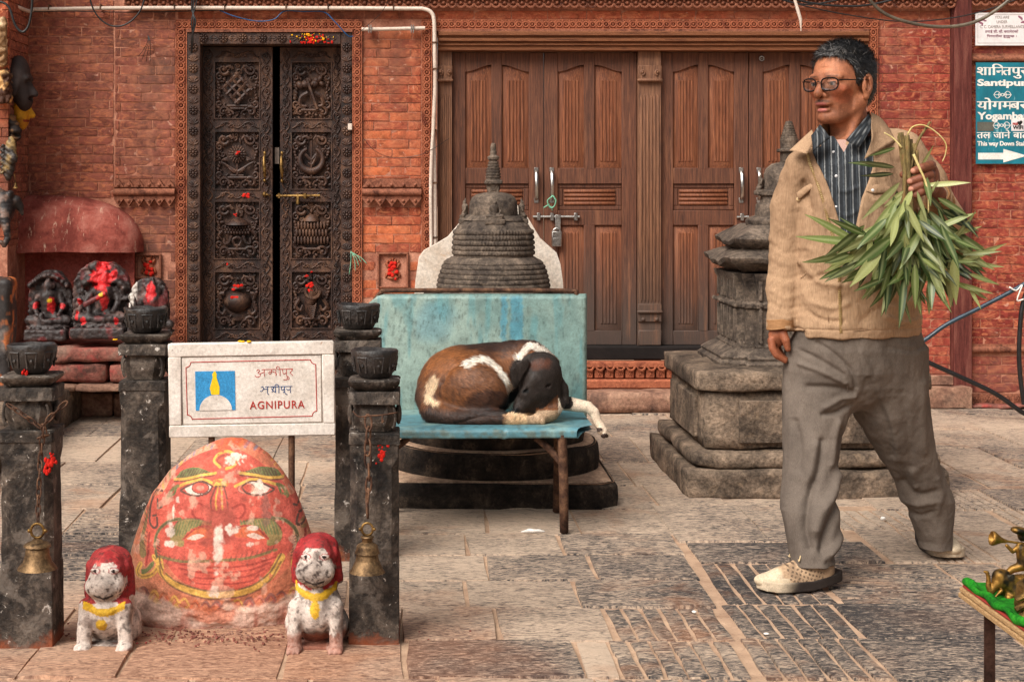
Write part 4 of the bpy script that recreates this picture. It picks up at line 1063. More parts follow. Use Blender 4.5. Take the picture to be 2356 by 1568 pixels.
def course(y0, y1, d, mat, x0=-60, x1=400, n=3, parent=HOOD, roll=False):
    z0, z1 = P(0, y1, d)[2], P(0, y0, d)[2]; X0, X1 = P(x0, 0, d)[0], P(x1, 0, d)[0]; xs = np.linspace(X0, X1, n+1)
    for i in range(n):
        m = MB(); rough_box(m, (xs[i]+.003, d, z0), (xs[i+1]-.003, YW-.04, z1), (6, 4, 4), .006, bev=.03 if roll else .012, seed=int(y0)+i); m.obj('step_stone', mat, parent, smooth=True)
course(800, 832, 8.55, M['stone_red']); course(834, 884, 8.42, M['stone_red'], roll=True); course(886, 902, 8.34, M['stone_step'], n=2); course(903, 960, 8.62, M['stone_step'], x0=180, x1=415, n=3)
# seated stone deities on the ledge
def seated(p, c, s, lean=0.):
    o = lambda x, y, z: np.array(c)+np.array((x, y, z))*s
    d = cap(p, o(0, 0, .24), o(lean, -.02, .58), .13*s, .16*s)
    d = su(d, cap(p, o(lean-.17, 0, .60), o(lean+.17, 0, .60), .06*s), .06*s)
    d = su(d, cap(p, o(lean, -.02, .62), o(lean, -.03, .70), .055*s), .03*s)
    d = su(d, ell(p, o(lean, -.05, .77), np.array((.085, .09, .11))*s), .03*s)
    d = su(d, cap(p, o(lean, -.02, .86), o(lean, 0, .99), .06*s, .025*s), .03*s)
    for g_ in (-1, 1):
        d = su(d, chain(p, [o(lean+g_*.2, 0, .59), o(g_*.27, -.05, .40), o(g_*.20, -.16, .26)], [.055*s, .05*s, .04*s]), .03*s)
        d = su(d, chain(p, [o(g_*.10, -.05, .20), o(g_*.36, -.12, .15), o(-g_*.05, -.25, .12)], [.10*s, .085*s, .05*s]), .04*s)
        d = np.minimum(d, ell(p, o(lean+g_*.10, -.02, .78), np.array((.025, .03, .07))*s))
    d = su(d, ell(p, o(0, -.04, .03), np.array((.44, .26, .07))*s), .02*s)
    return d
def stele_obj(x0, x1, y0, y1, d, lab, extra, s, cxo=0., lean=0., reds=(), peak=True):
    k = d/F; X0, X1 = P(x0, 0, d)[0], P(x1, 0, d)[0]; Z0, Z1 = P(0, y1, d)[2], P(0, y0, d)[2]; cx = (X0+X1)/2; hw = (X1-X0)/2
    b = P(0, 0, d); c = (cx+cxo, d, Z0+.06)
    def f(p):
        z = (p[:, 2]-Z0)/(Z1-Z0); q = np.abs(p[:, 0]-cx)
        lim = hw*np.where(z < .62, 1., np.sqrt(np.maximum(0, 1-((z-.62)/.40)**(1.3 if peak else 2.2)))) if True else 0
        slab_ = np.maximum(np.maximum(q-lim, np.abs(p[:, 1]-(d+.05))-.035), np.maximum(Z0-p[:, 2], p[:, 2]-Z1))*.7
        r = su(slab_, seated(p, c, s, lean), .02)
        r = np.minimum(r, sbox(p, (cx, d-.02, Z0+.03), (hw*.95, .10, .03), .012))
        for e in extra:
            if e[0] == 'b': r = su(r, ell(p, P(e[1], e[2], d+.01), (e[3]*k, .04, e[4]*k)), .012)
            elif e[0] == 'c': r = su(r, cap(p, P(e[1], e[2], d+e[6]), P(e[3], e[4], d+e[6]), e[5]*k), .008)
            elif e[0] == 'f': r = su(r, seated(p, P(e[1], e[2], d+.0), e[3]*k), .01)
        return r-.004*vnoise(p*90, 3).astype(f32)
    def col(V):
        q = pj(V, d); n = fbm(V, 22, 3, 5); C = np.tile(np.array(srgb(52, 42, 40)), (len(V), 1)); C = mixc(C, srgb(112, 84, 76), sstep(.1, .9, n)*.7)
        C = mixc(C, srgb(128, 42, 42), sstep(.25, .6, fbm(V, 13, 3, 9))*.55)
        for (x, y, rx, ry, *w) in reds:
            e = ((q[:, 0]-x)/rx)**2+((q[:, 1]-y)/ry)**2+fbm(V, 60, 2, 4)*.5; C = mixc(C, srgb(*(w[0] if w else (206, 30, 34))), (1-sstep(.6, 1.1, e))*.95)
        return C
    o = sdf_obj('stone_deity', f, (X0-.06, d-.30, Z0-.03), (X1+.06, d+.11, Z1+.05), .006, M['vstone'], colf=col)
    return tag(o, lab, 'statue', 'black stone deities on the shrine ledge')
pts_rim = [('b', 70+q*9.5, 660-28*math.sin((q+.5)/10*PI), 7, 7) for q in range(10)]
stele_obj(63, 166, 622, 780, 8.62, 'low black stone deity leaning on one arm under a pointed backslab', pts_rim+[('b', 82, 708, 9, 12), ('b', 148, 706, 9, 12), ('c', 95, 725, 88, 765, 7, -.06)], .28, 0, -.02, [(121, 700, 9, 22), (118, 690, 6, 6, (230, 190, 30)), (84, 702, 7, 8), (146, 702, 6, 7)])
ex2 = [('b', 232+13*math.cos(q*.7)*(1+q*.1), 632-4*q, 10, 9) for q in range(7)]+[('b', 196+q*9, 650-q*6, 10, 10) for q in range(4)]+[('b', 262+q*8, 634+q*9, 9, 10) for q in range(4)]+[('f', 184, 735, 40), ('f', 208, 740, 34), ('f', 276, 742, 36), ('f', 190, 690, 34), ('f', 284, 690, 34), ('c', 196, 700, 240, 676, 6, -.1), ('c', 212, 645, 262, 648, 5, -.02)]
stele_obj(166, 298, 604, 776, 8.56, 'largest black stone deity group with red powdered crown, middle of the ledge', ex2, .31, .01, .03, [(234, 642, 26, 30), (236, 612, 18, 16), (243, 688, 11, 26), (240, 674, 5, 5, (236, 196, 40)), (183, 694, 6, 8), (198, 736, 8, 10), (180, 724, 6, 12), (272, 735, 6, 10), (262, 632, 8, 14)], False)
stele_obj(296, 386, 640, 790, 8.50, 'black stone deity with a red face and white milk streaks beside the bollard', [('c', 302, 680, 326, 750, 7, -.05), ('b', 370, 704, 11, 16), ('b', 362, 672, 9, 12), ('b', 306, 705, 10, 14)], .28, .015, .03, [(348, 672, 13, 24), (305, 655, 3, 40, (214, 204, 194)), (310, 668, 4, 34, (206, 196, 186)), (300, 700, 2.5, 26, (206, 196, 186))], False)
for (x, y, dd) in ((265, 783, 8.4), (312, 779, 8.4)):
    m = MB(); c = P(x, y, dd)
    for q in range(9): a = q*2*PI/9; m.ball(c+np.array((.008*math.cos(a), .006*math.sin(a), .005)), (.006, .004, .003), 6, 4)
    tag(m.obj('marigold_flower', M['marigold'], smooth=True), 'yellow marigold head on the shrine ledge '+('below the middle deity' if x < 300 else 'beside the bollard bowl'), 'flower')
# low stone platform at the left edge, and the stele standing on it
PL = MB(); rough_box(PL, (-3.2, 6.4, -.02), (-1.726, 8.72, .18), (10, 14, 3), .005); tag(PL.obj('stone_platform', M['plinth_stone'], smooth=True), 'low grey stone platform running along the left edge', 'platform')
def stele_left(p):
    c = P(-14, 680, 7.9); return sbox(p, (c[0], 7.95, .47), (.085, .09, .30), .03)-.01*fbm(p, 9, 3, 2).astype(f32)
def stele_col(V):
    C = np.tile(np.array(srgb(50, 44, 42)), (len(V), 1)); C = mixc(C, srgb(150, 134, 124), sstep(.2, .8, fbm(V, 16, 3, 3))*.5); x = pj(V, 7.95)
    return mixc(C, srgb(206, 116, 60), sstep(.05, .5, fbm(V, 30, 2, 7))*sstep(4, 16, x[:, 0])*sstep(560, 640, x[:, 1])*.9)
tag(sdf_obj('standing_stone', stele_left, (-2.3, 7.8, .12), (-1.8, 8.12, .85), .008, M['vstone'], colf=stele_col), 'dark standing stone with orange powder, cut by the left edge', 'stone')
# ---------------------------------------------------------------- wooden wares on the corner house
def ware(name, lab, cat, f, lo, hi, h, colf, mat='vplain'): return tag(sdf_obj(name, f, lo, hi, h, M[mat], colf=colf), lab, cat, 'carved wares hung on the house corner')
cm = P(34, 195, 8.66)
def f_mask(p):
    c = np.array((XL+.03, 8.66, cm[2])); d = ell(p, c+(.0, 0, .03), (.062, .08, .125)); d = su(d, ell(p, c+(.03, -.0, -.07), (.045, .06, .07)), .03)
    d = su(d, cap(p, c+(.06, -.01, .0), c+(.085, -.01, -.05), .012, .02), .02); d = su(d, cap(p, c+(.052, -.05, .03), c+(.052, .04, .03), .015), .02)
    for s in (-1, 1): d = ssub(d, ell(p, c+(.065, s*.035-.01, .012), (.02, .018, .012)), .008)
    d = ssub(d, ell(p, c+(.07, -.01, -.075), (.03, .03, .012)), .01); d = su(d, ell(p, c+(-.01, -.078, -.02), (.025, .012, .045)), .012)
    return d
ware('hanging_mask', 'dark bald wooden mask in profile above the yellow mask', 'mask', f_mask, (XL-.1, 8.5, cm[2]-.2), (XL+.16, 8.8, cm[2]+.2), .005, lambda V: mixc(np.tile(srgb(52, 42, 40), (len(V), 1)), srgb(110, 96, 92), sstep(.1, .9, fbm(V, (14, 14, 5), 3, 2))*.5))
cy_ = P(54, 255, 8.75)
def f_yel(p):
    c = np.array((XL+.03, 8.72, cy_[2])); d = ell(p, c, (.045, .07, .105)); d = su(d, cap(p, c+(.035, 0, .02), c+(.058, 0, -.025), .01, .016), .015)
    d = ssub(d, ell(p, c+(.045, -.03, .02), (.02, .016, .008)), .006); return ssub(d, ell(p, c+(.05, 0, -.055), (.02, .025, .007)), .006)
def c_yel(V):
    z = V[:, 2]-cy_[2]; C = np.tile(np.array(srgb(206, 150, 34)), (len(V), 1)); C = mixc(C, srgb(150, 84, 24), sstep(.1, .7, fbm(V, 20, 3, 5))*.5)
    C = mixc(C, srgb(40, 28, 24), (np.abs(z-.035+.0) < .006)*(V[:, 0] > XL+.045)*1.); return mixc(C, srgb(130, 52, 30), (np.abs(z+.055) < .007)*(V[:, 0] > XL+.05)*1.)
ware('hanging_mask', 'yellow painted wooden mask in profile on the corner', 'mask', f_yel, (XL-.06, 8.58, cy_[2]-.15), (XL+.13, 8.86, cy_[2]+.15), .004, c_yel)
cl = P(40, 318, 8.6)
def f_long(p):
    c = np.array((XL-.0, 8.6, cl[2])); d = cap(p, c+(0, 0, .09), c+(.012, 0, -.10), .035, .018); d = su(d, ell(p, c+(.03, -.01, .03), (.03, .03, .05)), .02)
    d = ssub(d, ell(p, c+(.04, -.03, .01), (.02, .02, .012)), .008); return d-.004*np.sin(p[:, 2]*160).astype(f32)
def c_dark(a, b): return lambda V: mixc(np.tile(np.array(srgb(*a)), (len(V), 1)), srgb(*b), sstep(0., .7, fbm(V, 26, 3, 5)))
ware('hanging_mask', 'narrow dark carved mask below the yellow mask', 'mask', f_long, (XL-.08, 8.5, cl[2]-.17), (XL+.1, 8.7, cl[2]+.17), .004, c_dark((40, 30, 26), (120, 84, 52)))
cg = P(10, 200, 8.5)
def f_gold(p):
    c = np.array((cg[0]-.02, 8.5, cg[2])); d = sbox(p, c, (.055, .03, .085), .02); return d-.012*fbm(p, 55, 3, 3).astype(f32)
ware('carved_block', 'brown gilded shaggy wood carving beside the dark mask', 'carving', f_gold, (cg[0]-.12, 8.42, cg[2]-.13), (cg[0]+.08, 8.58, cg[2]+.13), .005, c_dark((66, 36, 20), (206, 160, 104)))
ct = P(6, 98, 8.5)
def f_pan(p):
    c = np.array((ct[0]-.02, 8.5, ct[2])); d = sbox(p, c, (.042, .02, .125), .01)
    for k in range(6): d = su(d, cap(p, c+(-.03, -.02, -.1+k*.04), c+(.03, -.02, -.085+k*.04), .014), .012)
    d = su(d, ell(p, c+(.012, -.02, .02), (.022, .022, .035)), .01); return su(d, ell(p, c+(.02, -.02, .09), (.03, .024, .018)), .01)-.006*fbm(p, 60, 2, 3).astype(f32)
ware('carved_plaque', 'pale cream carved plaque with a face at the top left corner', 'carving', f_pan, (ct[0]-.1, 8.44, ct[2]-.17), (ct[0]+.07, 8.56, ct[2]+.17), .005, c_dark((140, 106, 72), (206, 178, 140)))
cf = P(22, 365, 8.5)
def f_bird(p):
    c = np.array((cf[0], 8.5, cf[2])); d = ell(p, c, (.034, .022, .118), roty(.08))
    for k in range(9): d = su(d, cap(p, c+(-.028, -.012, .07-.017*k), c+(-.045, -.014, .055-.017*k), .008, .004), .005)
    d = su(d, ell(p, c+(.022, -.02, .0), (.026, .02, .03)), .01); return d-.0018*np.sin(p[:, 2]*210+p[:, 0]*150).astype(f32)
ware('hanging_ornament', 'dark metal winged head with brass feathers, below the masks', 'ornament', f_bird, (cf[0]-.08, 8.44, cf[2]-.15), (cf[0]+.08, 8.56, cf[2]+.15), .004, c_dark((46, 36, 30), (150, 122, 74)), 'vstone')
m = MB(); b_ = P(36, 428, 8.48); m.lathe([(0, .016), (.005, .016), (.008, .004), (.013, -.010), (.014, -.012), (0, -.010)], b_, 12); m.tube([P(33, 400, 8.48), P(35, 412, 8.48), b_+(0, 0, .015)], .002, 5)
tag(m.obj('small_bell', M['brass'], smooth=40), 'tiny brass bell dangling beside the elephant head', 'bell')
ce = P(14, 500, 8.3)
def f_ele(p):
    o = lambda x, y, q=0.: P(x, y, 8.32)+np.array((0, q, 0)); k = 8.32/F
    d = ell(p, o(8, 478), (26*k, .06, 40*k)); d = su(d, ell(p, o(17, 492, -.04), (14*k, .03, 18*k)), .02)
    d = su(d, chain(p, [o(16, 500, -.06), o(24, 525, -.08), o(27, 545, -.08), o(20, 562, -.09), o(14, 555, -.10)], [14*k, 9*k, 7.5*k, 6*k, 5*k]), .012)
    d = su(d, chain(p, [o(34, 462, .02), o(42, 475, .03), o(48, 492, .03)], [13*k, 10*k, 4*k]), .012); d = su(d, chain(p, [o(-16, 462, .02), o(-24, 475, .03), o(-28, 492, .03)], [13*k, 10*k, 4*k]), .012)
    d = su(d, ell(p, o(-2, 442), (9*k, .03, 11*k)), .012); d = su(d, ell(p, o(24, 446), (8*k, .03, 9*k)), .012)
    d = ssub(d, ell(p, o(2, 490, -.055), (5*k, .02, 4*k)), .006)
    z = p[:, 2]; return d-.0008*np.sin(z*300).astype(f32)*(np.abs(p[:, 0]-o(22, 0)[0]) < 10*k)
ware('elephant_mask', 'dark wooden elephant head with curled trunk at the left edge', 'mask', f_ele, ce+(-.16, -.16, -.2), ce+(.12, .14, .17), .004, c_dark((34, 28, 27), (112, 88, 76)), 'vstone')
# ---------------------------------------------------------------- conduits and cables on the facade
def rod(name, lab, cat, pts, r, mat, n=10, group=None, sp=6):
    m = MB(); m.tube(spline(pts, sp) if sp else pts, r, n); o = m.obj(name, M[mat], smooth=50); return tag(o, lab, cat, group)
w3 = lambda x, y, t: P(x, y, YW-t)*1.0
c1 = rod('conduit', 'long white conduit bending down beside the wide doorway', 'pipe', [w3(76, 22, .06), w3(300, 19, .06), w3(700, 19, .06), w3(940, 20, .06), w3(975, 21, .06), w3(993, 30, .06), w3(999, 52, .06), w3(1000, 120, .06), w3(1001, 200, .06), w3(997, 300, .06), w3(1000, 400, .06), w3(1001, 560, .06), w3(1001, 800, .06)], 4.6*KW, 'pvc')
for (x, y) in ((118, 20), (236, 19), (405, 19), (520, 19), (660, 19), (756, 19), (905, 20)): m = MB(); fb(m, x-1.2, y-6, x+1.2, y+6, .0, .076); m.obj('clip', M['rust'], c1)
for (x, y) in ((1000, 100), (1000, 160), (998, 300), (1000, 420), (1001, 545)): m = MB(); fb(m, x-6, y-1.5, x+6, y+1.5, .0, .076); m.obj('clip', M['rust'], c1)
rod('conduit', 'second white conduit leaning against the bent one', 'pipe', [w3(998, 280, .085), w3(993, 360, .085), w3(991, 440, .08), w3(992, 560, .075), w3(993, 800, .07)], 4*KW, 'pvc')
c2 = rod('conduit', 'short white conduit stub above the brick pier', 'pipe', [w3(832, 68, .05), w3(900, 67, .05), w3(978, 65, .05)], 4.4*KW, 'pvc', sp=2)
for x in (848, 853, 945, 950): m = MB(); fb(m, x, 60, x+2, 78, .02, .07); m.obj('clip', M['steel'], c2)
rod('conduit', 'short conduit running out over the house corner, top left', 'pipe', [P(76, 22, 8.94), P(66, 26, 8.9), P(30, 12, 8.72), P(8, 4, 8.6)], 4.4*KW, 'pvc')
g1 = 'black cables drooping along the facade'
rod('cable', 'black cable hanging in a loop at the corner house', 'cable', [P(-20, 4, 8.4), P(6, 6, 8.4), P(22, 20, 8.4), P(35, 58, 8.4), P(52, 74, 8.4), P(66, 58, 8.4), P(73, 20, 8.4), P(75, -30, 8.4)], .0066, 'cable', 8, g1)
rod('cable', 'black cable sagging in a loop left of the carved door', 'cable', [w3(200, -30, .12), w3(215, 22, .12), w3(240, 52, .12), w3(270, 61, .12), w3(300, 50, .12), w3(325, 20, .12), w3(338, -30, .12)], .0045, 'cable', 8, g1)
for i, (dx, lb) in enumerate(((0, 'leftmost strand of the black cable bundle at the carved door corner'), (7, 'right strand of the black cable bundle at the carved door corner'), (3, 'middle strand of the black cable bundle at the carved door corner'))):
    rod('cable', lb, 'cable', [w3(446+dx*2, -30, .10), w3(441+dx, 20, .10), w3(450-dx*1.3, 50, .11), w3(441+dx*.4, 90, .10), w3(440+dx*.2, 122, .06)], .0042, 'cable', 6, g1)
rod('cable', 'thin black wire from the top edge to the blue cable end', 'cable', [w3(902, -20, .3), w3(880, 26, .2), w3(842, 62, .12), w3(822, 78, .08)], .0016, 'cable', 5, g1, 3)
rod('cable', 'thin wire sagging across the brick pier', 'cable', [w3(836, 318, .03), w3(860, 345, .04), w3(900, 362, .04), w3(960, 358, .04), w3(1000, 340, .1), w3(1034, 318, .02)], .0014, 'cable', 5, g1)
rod('cable', 'black cable clipped under the long conduit', 'cable', [w3(60, 28, .05), w3(160, 26, .04), w3(235, 28, .04), w3(330, 28, .04), w3(430, 26, .05), w3(560, 22, .05)], .003, 'cable', 6, g1)
rod('blue_cable', 'blue cable looping above the carved door', 'cable', [w3(505, 24, .05), w3(540, 38, .06), w3(590, 49, .06), w3(630, 45, .06), w3(655, 26, .05), w3(700, 27, .05), w3(745, 28, .05), w3(770, 50, .06), w3(800, 82, .06), w3(812, 84, .05)], .0036, 'blue_cable', 6)
m = MB()
for s in range(4): m.tube(spline([w3(340, 80, .02), w3(340+s*2, 95, .04), w3(336+s*6-8, 118, .03), w3(332+s*9-14, 130+s*6, .02)], 4), .0016, 5)
tag(m.obj('wire_stub', M['cable'], smooth=True), 'frayed wire stub sticking out of the brick, left of the carved door', 'wire', g1)
g2 = 'cables strung across the top right'
for i, (pts, r, mt, lb) in enumerate((
    ([w3(1770, -20, .5), w3(1850, 4, .5), w3(1930, 14, .5), w3(2010, 10, .5), w3(2120, -20, .5)], .006, 'cable', 'thick black cable sagging along the top edge'),
    ([w3(1770, -8, .52), w3(1860, 16, .52), w3(1960, 36, .5), w3(2080, 50, .5), w3(2200, 40, .5), w3(2300, 14, .5), w3(2380, -20, .5)], .0032, 'cable', 'thin black cable in a long low sag to the right edge'),
    ([w3(1980, -25, .55), w3(2030, 28, .55), w3(2100, 54, .55), w3(2180, 62, .55), w3(2250, 48, .55), w3(2310, 10, .55), w3(2350, -30, .55)], .009, 'grey_cable', 'thick grey cable hanging in a deep sag, top right'),
    ([w3(1780, -20, .5), w3(1830, 8, .5), w3(1900, 6, .5), w3(2000, -20, .5)], .0045, 'cable', 'short black cable crossing the thick one at the top edge'))):
    rod('cable', lb, 'cable', pts, r, mt, 8, g2)
m = MB(); m.tube([w3(1826, -10, .55), w3(1834, 18, .55)], .008, 8); m.tube([w3(1834, 18, .55), w3(1842, 45, .55), w3(1843, 72, .55)], (.009, .0085, .002), 8)
tag(m.obj('cable_joint', M['pvc'], smooth=40), 'taped pale cable end hanging down at the top right', 'cable')
hs1 = rod('hose', 'shiny blue-black hose rising to the right edge behind the man', 'hose', [P(2100, 800, 8.3), P(2136, 776, 8.3), P(2180, 745, 8.3), P(2260, 705, 8.3), P(2345, 660, 8.3), P(2400, 625, 8.3)], .011, 'hose')
rod('hose', 'black hose slanting down to the ground at the right edge', 'hose', [P(2080, 800, 8.5), P(2130, 830, 8.5), P(2200, 862, 8.5), P(2290, 905, 8.5), P(2352, 948, 8.5), P(2380, 960, 8.5)], .0125, 'cable')
rod('hose', 'black hose hanging upright at the right edge', 'hose', [P(2375, 640, 8.3), P(2353, 700, 8.3), P(2345, 790, 8.3), P(2347, 860, 8.3), P(2356, 930, 8.3)], .012, 'cable')
m = MB(); m.tube(spline([P(2322, 660, 8.28), P(2338, 668, 8.28), P(2352, 655, 8.28), P(2340, 690, 8.28), P(2355, 688, 8.28)], 4), .004, 5); tag(m.obj('string_tie', M['letter_white'], smooth=True), 'white string tied round the blue-black hose', 'string')
# ---------------------------------------------------------------- wall signs on the right
def sign_plane(x0, y0, x1, y1, t, mat, name, lab, roll=0.):
    m = MB(); fb(m, x0, y0, x1, y1, t-.004, t); o = m.obj(name, mat); tag(o, lab, 'sign'); return o
TS = sign_plane(2241, 145, 2364, 377, .03, M['teal'], 'direction_sign', 'teal and white direction sign with an arrow pointing right')
Yt = YW-.0302
def wtext(parts, x0, x1, yb, yt, mat, sign, bold=.03, name='lettering', Y=None):
    VF = word(parts, 1., bold) if isinstance(parts, (list, tuple)) else text_mesh(parts, 1., bold)
    put_text(name, VF, wx(x0), wz(yb), Yt if Y is None else Y, (x1-x0)*KW, (yb-yt)*KW, mat, sign)
lwht = M['letter_white']
wtext(['श', 'ा', 'ि', ('half', 'न'), 'त', 'प', ('over', 'ु'), 'र'], 2243, 2360, 182, 148, lwht, TS, .05)
wtext('Santipur', 2244, 2359, 203.5, 183, lwht, TS, .035)
wtext(['य', 'ो', 'ग', ('half', 'म'), 'ब', 'र'], 2243, 2360, 253, 226, lwht, TS, .05); wtext('Yogambar', 2244, 2362, 281, 258.5, lwht, TS, .035)
wtext(['त', 'ल', ' ', 'ज', 'ा', 'न', ('over', 'े'), ' ', 'ब', 'ा', 'ट'], 2243, 2360, 319, 299, lwht, TS, .04); wtext('This way Down Stairs', 2244, 2362, 339, 325, lwht, TS, .03)
m = MB(); m.prism([(wx(x), wz(y)) for x, y in ((2246, 352), (2304, 352), (2304, 343), (2358, 358.5), (2304, 374), (2304, 367), (2246, 367))], Yt-.001, Yt+.001); m.obj('arrow', lwht, TS)
def vajra(x, y):
    m = MB(); q = lambda pts, r: m.tube([(wx(a), Yt, wz(b)) for a, b in pts], r*KW, 5)
    m.tube([(wx(x+3*math.cos(a)), Yt, wz(y+3*math.sin(a))) for a in np.linspace(0, 2*PI, 12)[:-1]], .8*KW, 5, closed=True)
    for s in (-1, 1):
        for v in (-1, 0, 1): q(spline([(x+s*4, y), (x+s*9, y+v*7), (x+s*15, y+v*6.5), (x+s*20, y)], 4), .8)
        m.tube([(wx(x+s*(7+2*math.cos(a))), Yt, wz(y+5*math.sin(a))) for a in np.linspace(0, 2*PI, 10)[:-1]], .7*KW, 5, closed=True)
    m.obj('emblem', lwht, TS)
vajra(2302, 219); vajra(2300, 289)
m = MB(); fb(m, 2244, 281, 2282, 302, .03, .0312); m.obj('patch', flat('grey_patch', srgb(92, 92, 84)), TS)
m = MB(); fb(m, 2322, 274, 2351, 302, .03, .0316, .0006); st = m.obj('sticker', M['paper'], TS)
wtext('WiFi', 2325, 2349, 298, 289, M['letter_black'], st, .03, Y=YW-.032); wtext('FREE', 2325, 2337, 288, 283, M['sign_red'], st, .03, Y=YW-.032)
m = MB(); wball(m, 2339, 283, 4, 3.4, .0316, .0005, 8, 5); wball(m, 2344, 281.5, 4, 3.4, .0316, .0005, 8, 5); m.prism([(wx(2335.5), wz(284)), (wx(2347.5), wz(283)), (wx(2341.5), wz(290))], YW-.0322, YW-.0315); m.obj('emblem', M['letter_black'], st)
CS = sign_plane(2240, 31, 2361, 106, .03, M['paper'], 'notice', 'white camera surveillance notice above the teal sign')
wtext('YOU ARE', 2284, 2317, 44, 38, M['letter_grey'], CS, .0); wtext('UNDER', 2288, 2313, 54.5, 48.5, M['letter_grey'], CS, .0); wtext('C. C. CAMERA SURVEILLANCE', 2250, 2352, 66, 59.5, M['letter_grey'], CS, .0)
wtext(['त', 'प', 'ा', 'ई', ' ', 'स', 'ी', '.', ' ', 'स', 'ी', '.', ' ', ('half', 'क'), 'य', 'ा', 'म', ('over', 'े'), 'र', 'ा', 'क', 'ो'], 2262, 2338, 77.5, 69.5, M['letter_mauve'], CS, .0)
wtext(['ि', 'न', 'ग', 'र', 'ा', 'न', 'ी', 'म', 'ा', ' ', 'ह', ('over', 'ु'), 'न', ('over', 'ु'), 'ह', ('over', 'ु'), ('half', 'न'), 'छ', ' ', '।'], 2266, 2334, 89, 80.5, M['letter_mauve'], CS, .0)
m = MB()
for (x, y, a) in ((2258, 46, -.6), (2343, 42, .6), (2252, 54, .4), (2350, 52, -.3)): wball(m, x, y, 7, 2.6, .0302, .0008, 8, 4, a); wball(m, x+3, y+3, 5, 2, .0302, .0008, 8, 4, a+.8)
m.obj('emblem', M['letter_mauve'], CS)
m = MB(); 
for q in ((2245, 35, 2356, 35.8), (2245, 100, 2356, 100.8), (2245, 35.8, 2245.8, 100), (2355.2, 35.8, 2356, 100)): fb(m, *q, .03, .0308)
m.obj('border', M['letter_grey'], CS)
# ---------------------------------------------------------------- the four bollards round the painted stone
def sqring(cx, cy, z, h, c):
    """square of half-width h with corners cut by c"""
    c = min(c, h*.98); pts = [(h-c, -h), (h, -h+c), (h, h-c), (h-c, h), (-h+c, h), (-h, h-c), (-h, -h+c), (-h+c, -h)]
    out = []
    for i in range(8):
        a, b = np.array(pts[i]), np.array(pts[(i+1) % 8])
        for t in (0, .34, .67): out.append((cx+(a+(b-a)*t)[0], cy+(a+(b-a)*t)[1], z))
    return out
def bollard(xc, d, base_y, k, lab, bow=0., seed=0):
    """k: metres per picture unit at the post; heights taken from the front left post"""
    cx = (xc-CX)*d/F; s = k/.001149; zt = lambda y: (1490-y)*.001149*s*1.0
    root = empty('stone_bollard', (cx, d, 0), lab, 'bollard', 'stone bollards round the painted stone')
    u = .001149*s; sq = lambda y, h, c: sqring(cx, d, zt(y), h*u, c*u)
    def shp(prof, name, mat='bollard', jit=.0018):
        m = MB(); pr = []
        for (y0, h0, c0), (y1, h1, c1) in zip(prof[:-1], prof[1:]):
            n = max(1, int(abs(y1-y0)/16))
            for i in range(n): t = i/n; pr.append((y0+(y1-y0)*t, h0+(h1-h0)*t, c0+(c1-c0)*t))
        pr.append(prof[-1]); m.loft([sq(*q) for q in pr]); return m.obj(name, M[mat], root, smooth=38, jit=jit*s, jsc=16)
    shp([(1505, 67, 2), (1322, 66, 2), (1300, 65, 19), (1075, 64, 19), (1050, 65, 3), (1021, 65, 3)], 'shaft')
    shp([(1020.5, 68, 3), (998, 68, 4), (995, 65, 4)], 'band')
    shp([(994, 46, 20), (985, 50, 24), (968, 57, 26), (948, 58, 24), (932, 52, 18), (926, 50, 14)], 'vase')
    shp([(925, 68, 3), (899, 68, 3), (896, 66, 4)], 'abacus'); shp([(895, 50, 8), (888, 58, 10), (880, 67, 10), (872, 69, 10), (869, 64, 10)], 'cap')
    m = MB(); n = 40
    pr = [(38, 868), (45, 862), (52, 850), (59, 830), (62, 812), (63, 803), (60, 800), (54, 803), (46, 812), (0, 816)]
    m.lathe([(r*u, zt(y)) for r, y in pr], (cx, d, 0), n); bowl = m.obj('bowl', M['black_stone'], root, smooth=50, jit=.003*s, jsc=30)
    m = MB()
    for q in range(8):
        a = q*PI/4+.2
        for (da, dy, r_) in ((-.22, 0, 3), (.22, 0, 3)): m.tube([(cx+(61*u)*math.cos(a+da), d+(61*u)*math.sin(a+da), zt(818)), (cx+(55*u)*math.cos(a+da*.8), d+(55*u)*math.sin(a+da*.8), zt(852))], 2.6*u, 5)
        m.tube([(cx+(61*u)*math.cos(a+t), d+(61*u)*math.sin(a+t), zt(817)) for t in np.linspace(-.25, .25, 5)], 2.6*u, 5); m.ball((cx+58*u*math.cos(a), d+58*u*math.sin(a), zt(836)), 5*u, 6, 4)
    m.obj('carving', M['black_stone'], bowl, smooth=40)
    for sx in (-1, 1):
        x = cx+sx*54*u; m = MB(); m.ball((cx+sx*64*u, d, zt(955)), (9*u, 22*u, 26*u), 10, 6); m.obj('lug', M['bollard'], root, smooth=50)
        m = MB(); m.tube([(x+sx*(8*math.sin(t))*u-sx*6*u, d-62*u, zt(958)+24*u*math.cos(t)) for t in np.linspace(.1, PI*.95, 9)], np.linspace(3, 5, 9)*u, 6); m.obj('lug', M['bollard'], root, smooth=50)
    return root, cx, u, zt
B1 = bollard(73, 4.315+.08, 1490, .001149, 'front left stone bollard with a brass bell on a chain')
B2 = bollard(862, 4.36+.07, 1478, .001007, 'front right stone bollard with the bronze bell beside the dog bench')
B3 = bollard(336, 5.33, 1290, .001357*.92, 'rear left stone bollard standing behind the painted stone'); B4 = bollard(824, 5.38, 1290, .001357*.79*1.12, 'rear right stone bollard half hidden behind the front one')
for (rt, cx, u, zt) in (B2,):
    rt.scale = (1, 1, 1.115)
B3[0].scale = (.9, .9, .952); B1[0].scale = (.93, .93, 1)
for (rt, *_r) in (B4,): rt.scale = (.94, .94, 1.0)
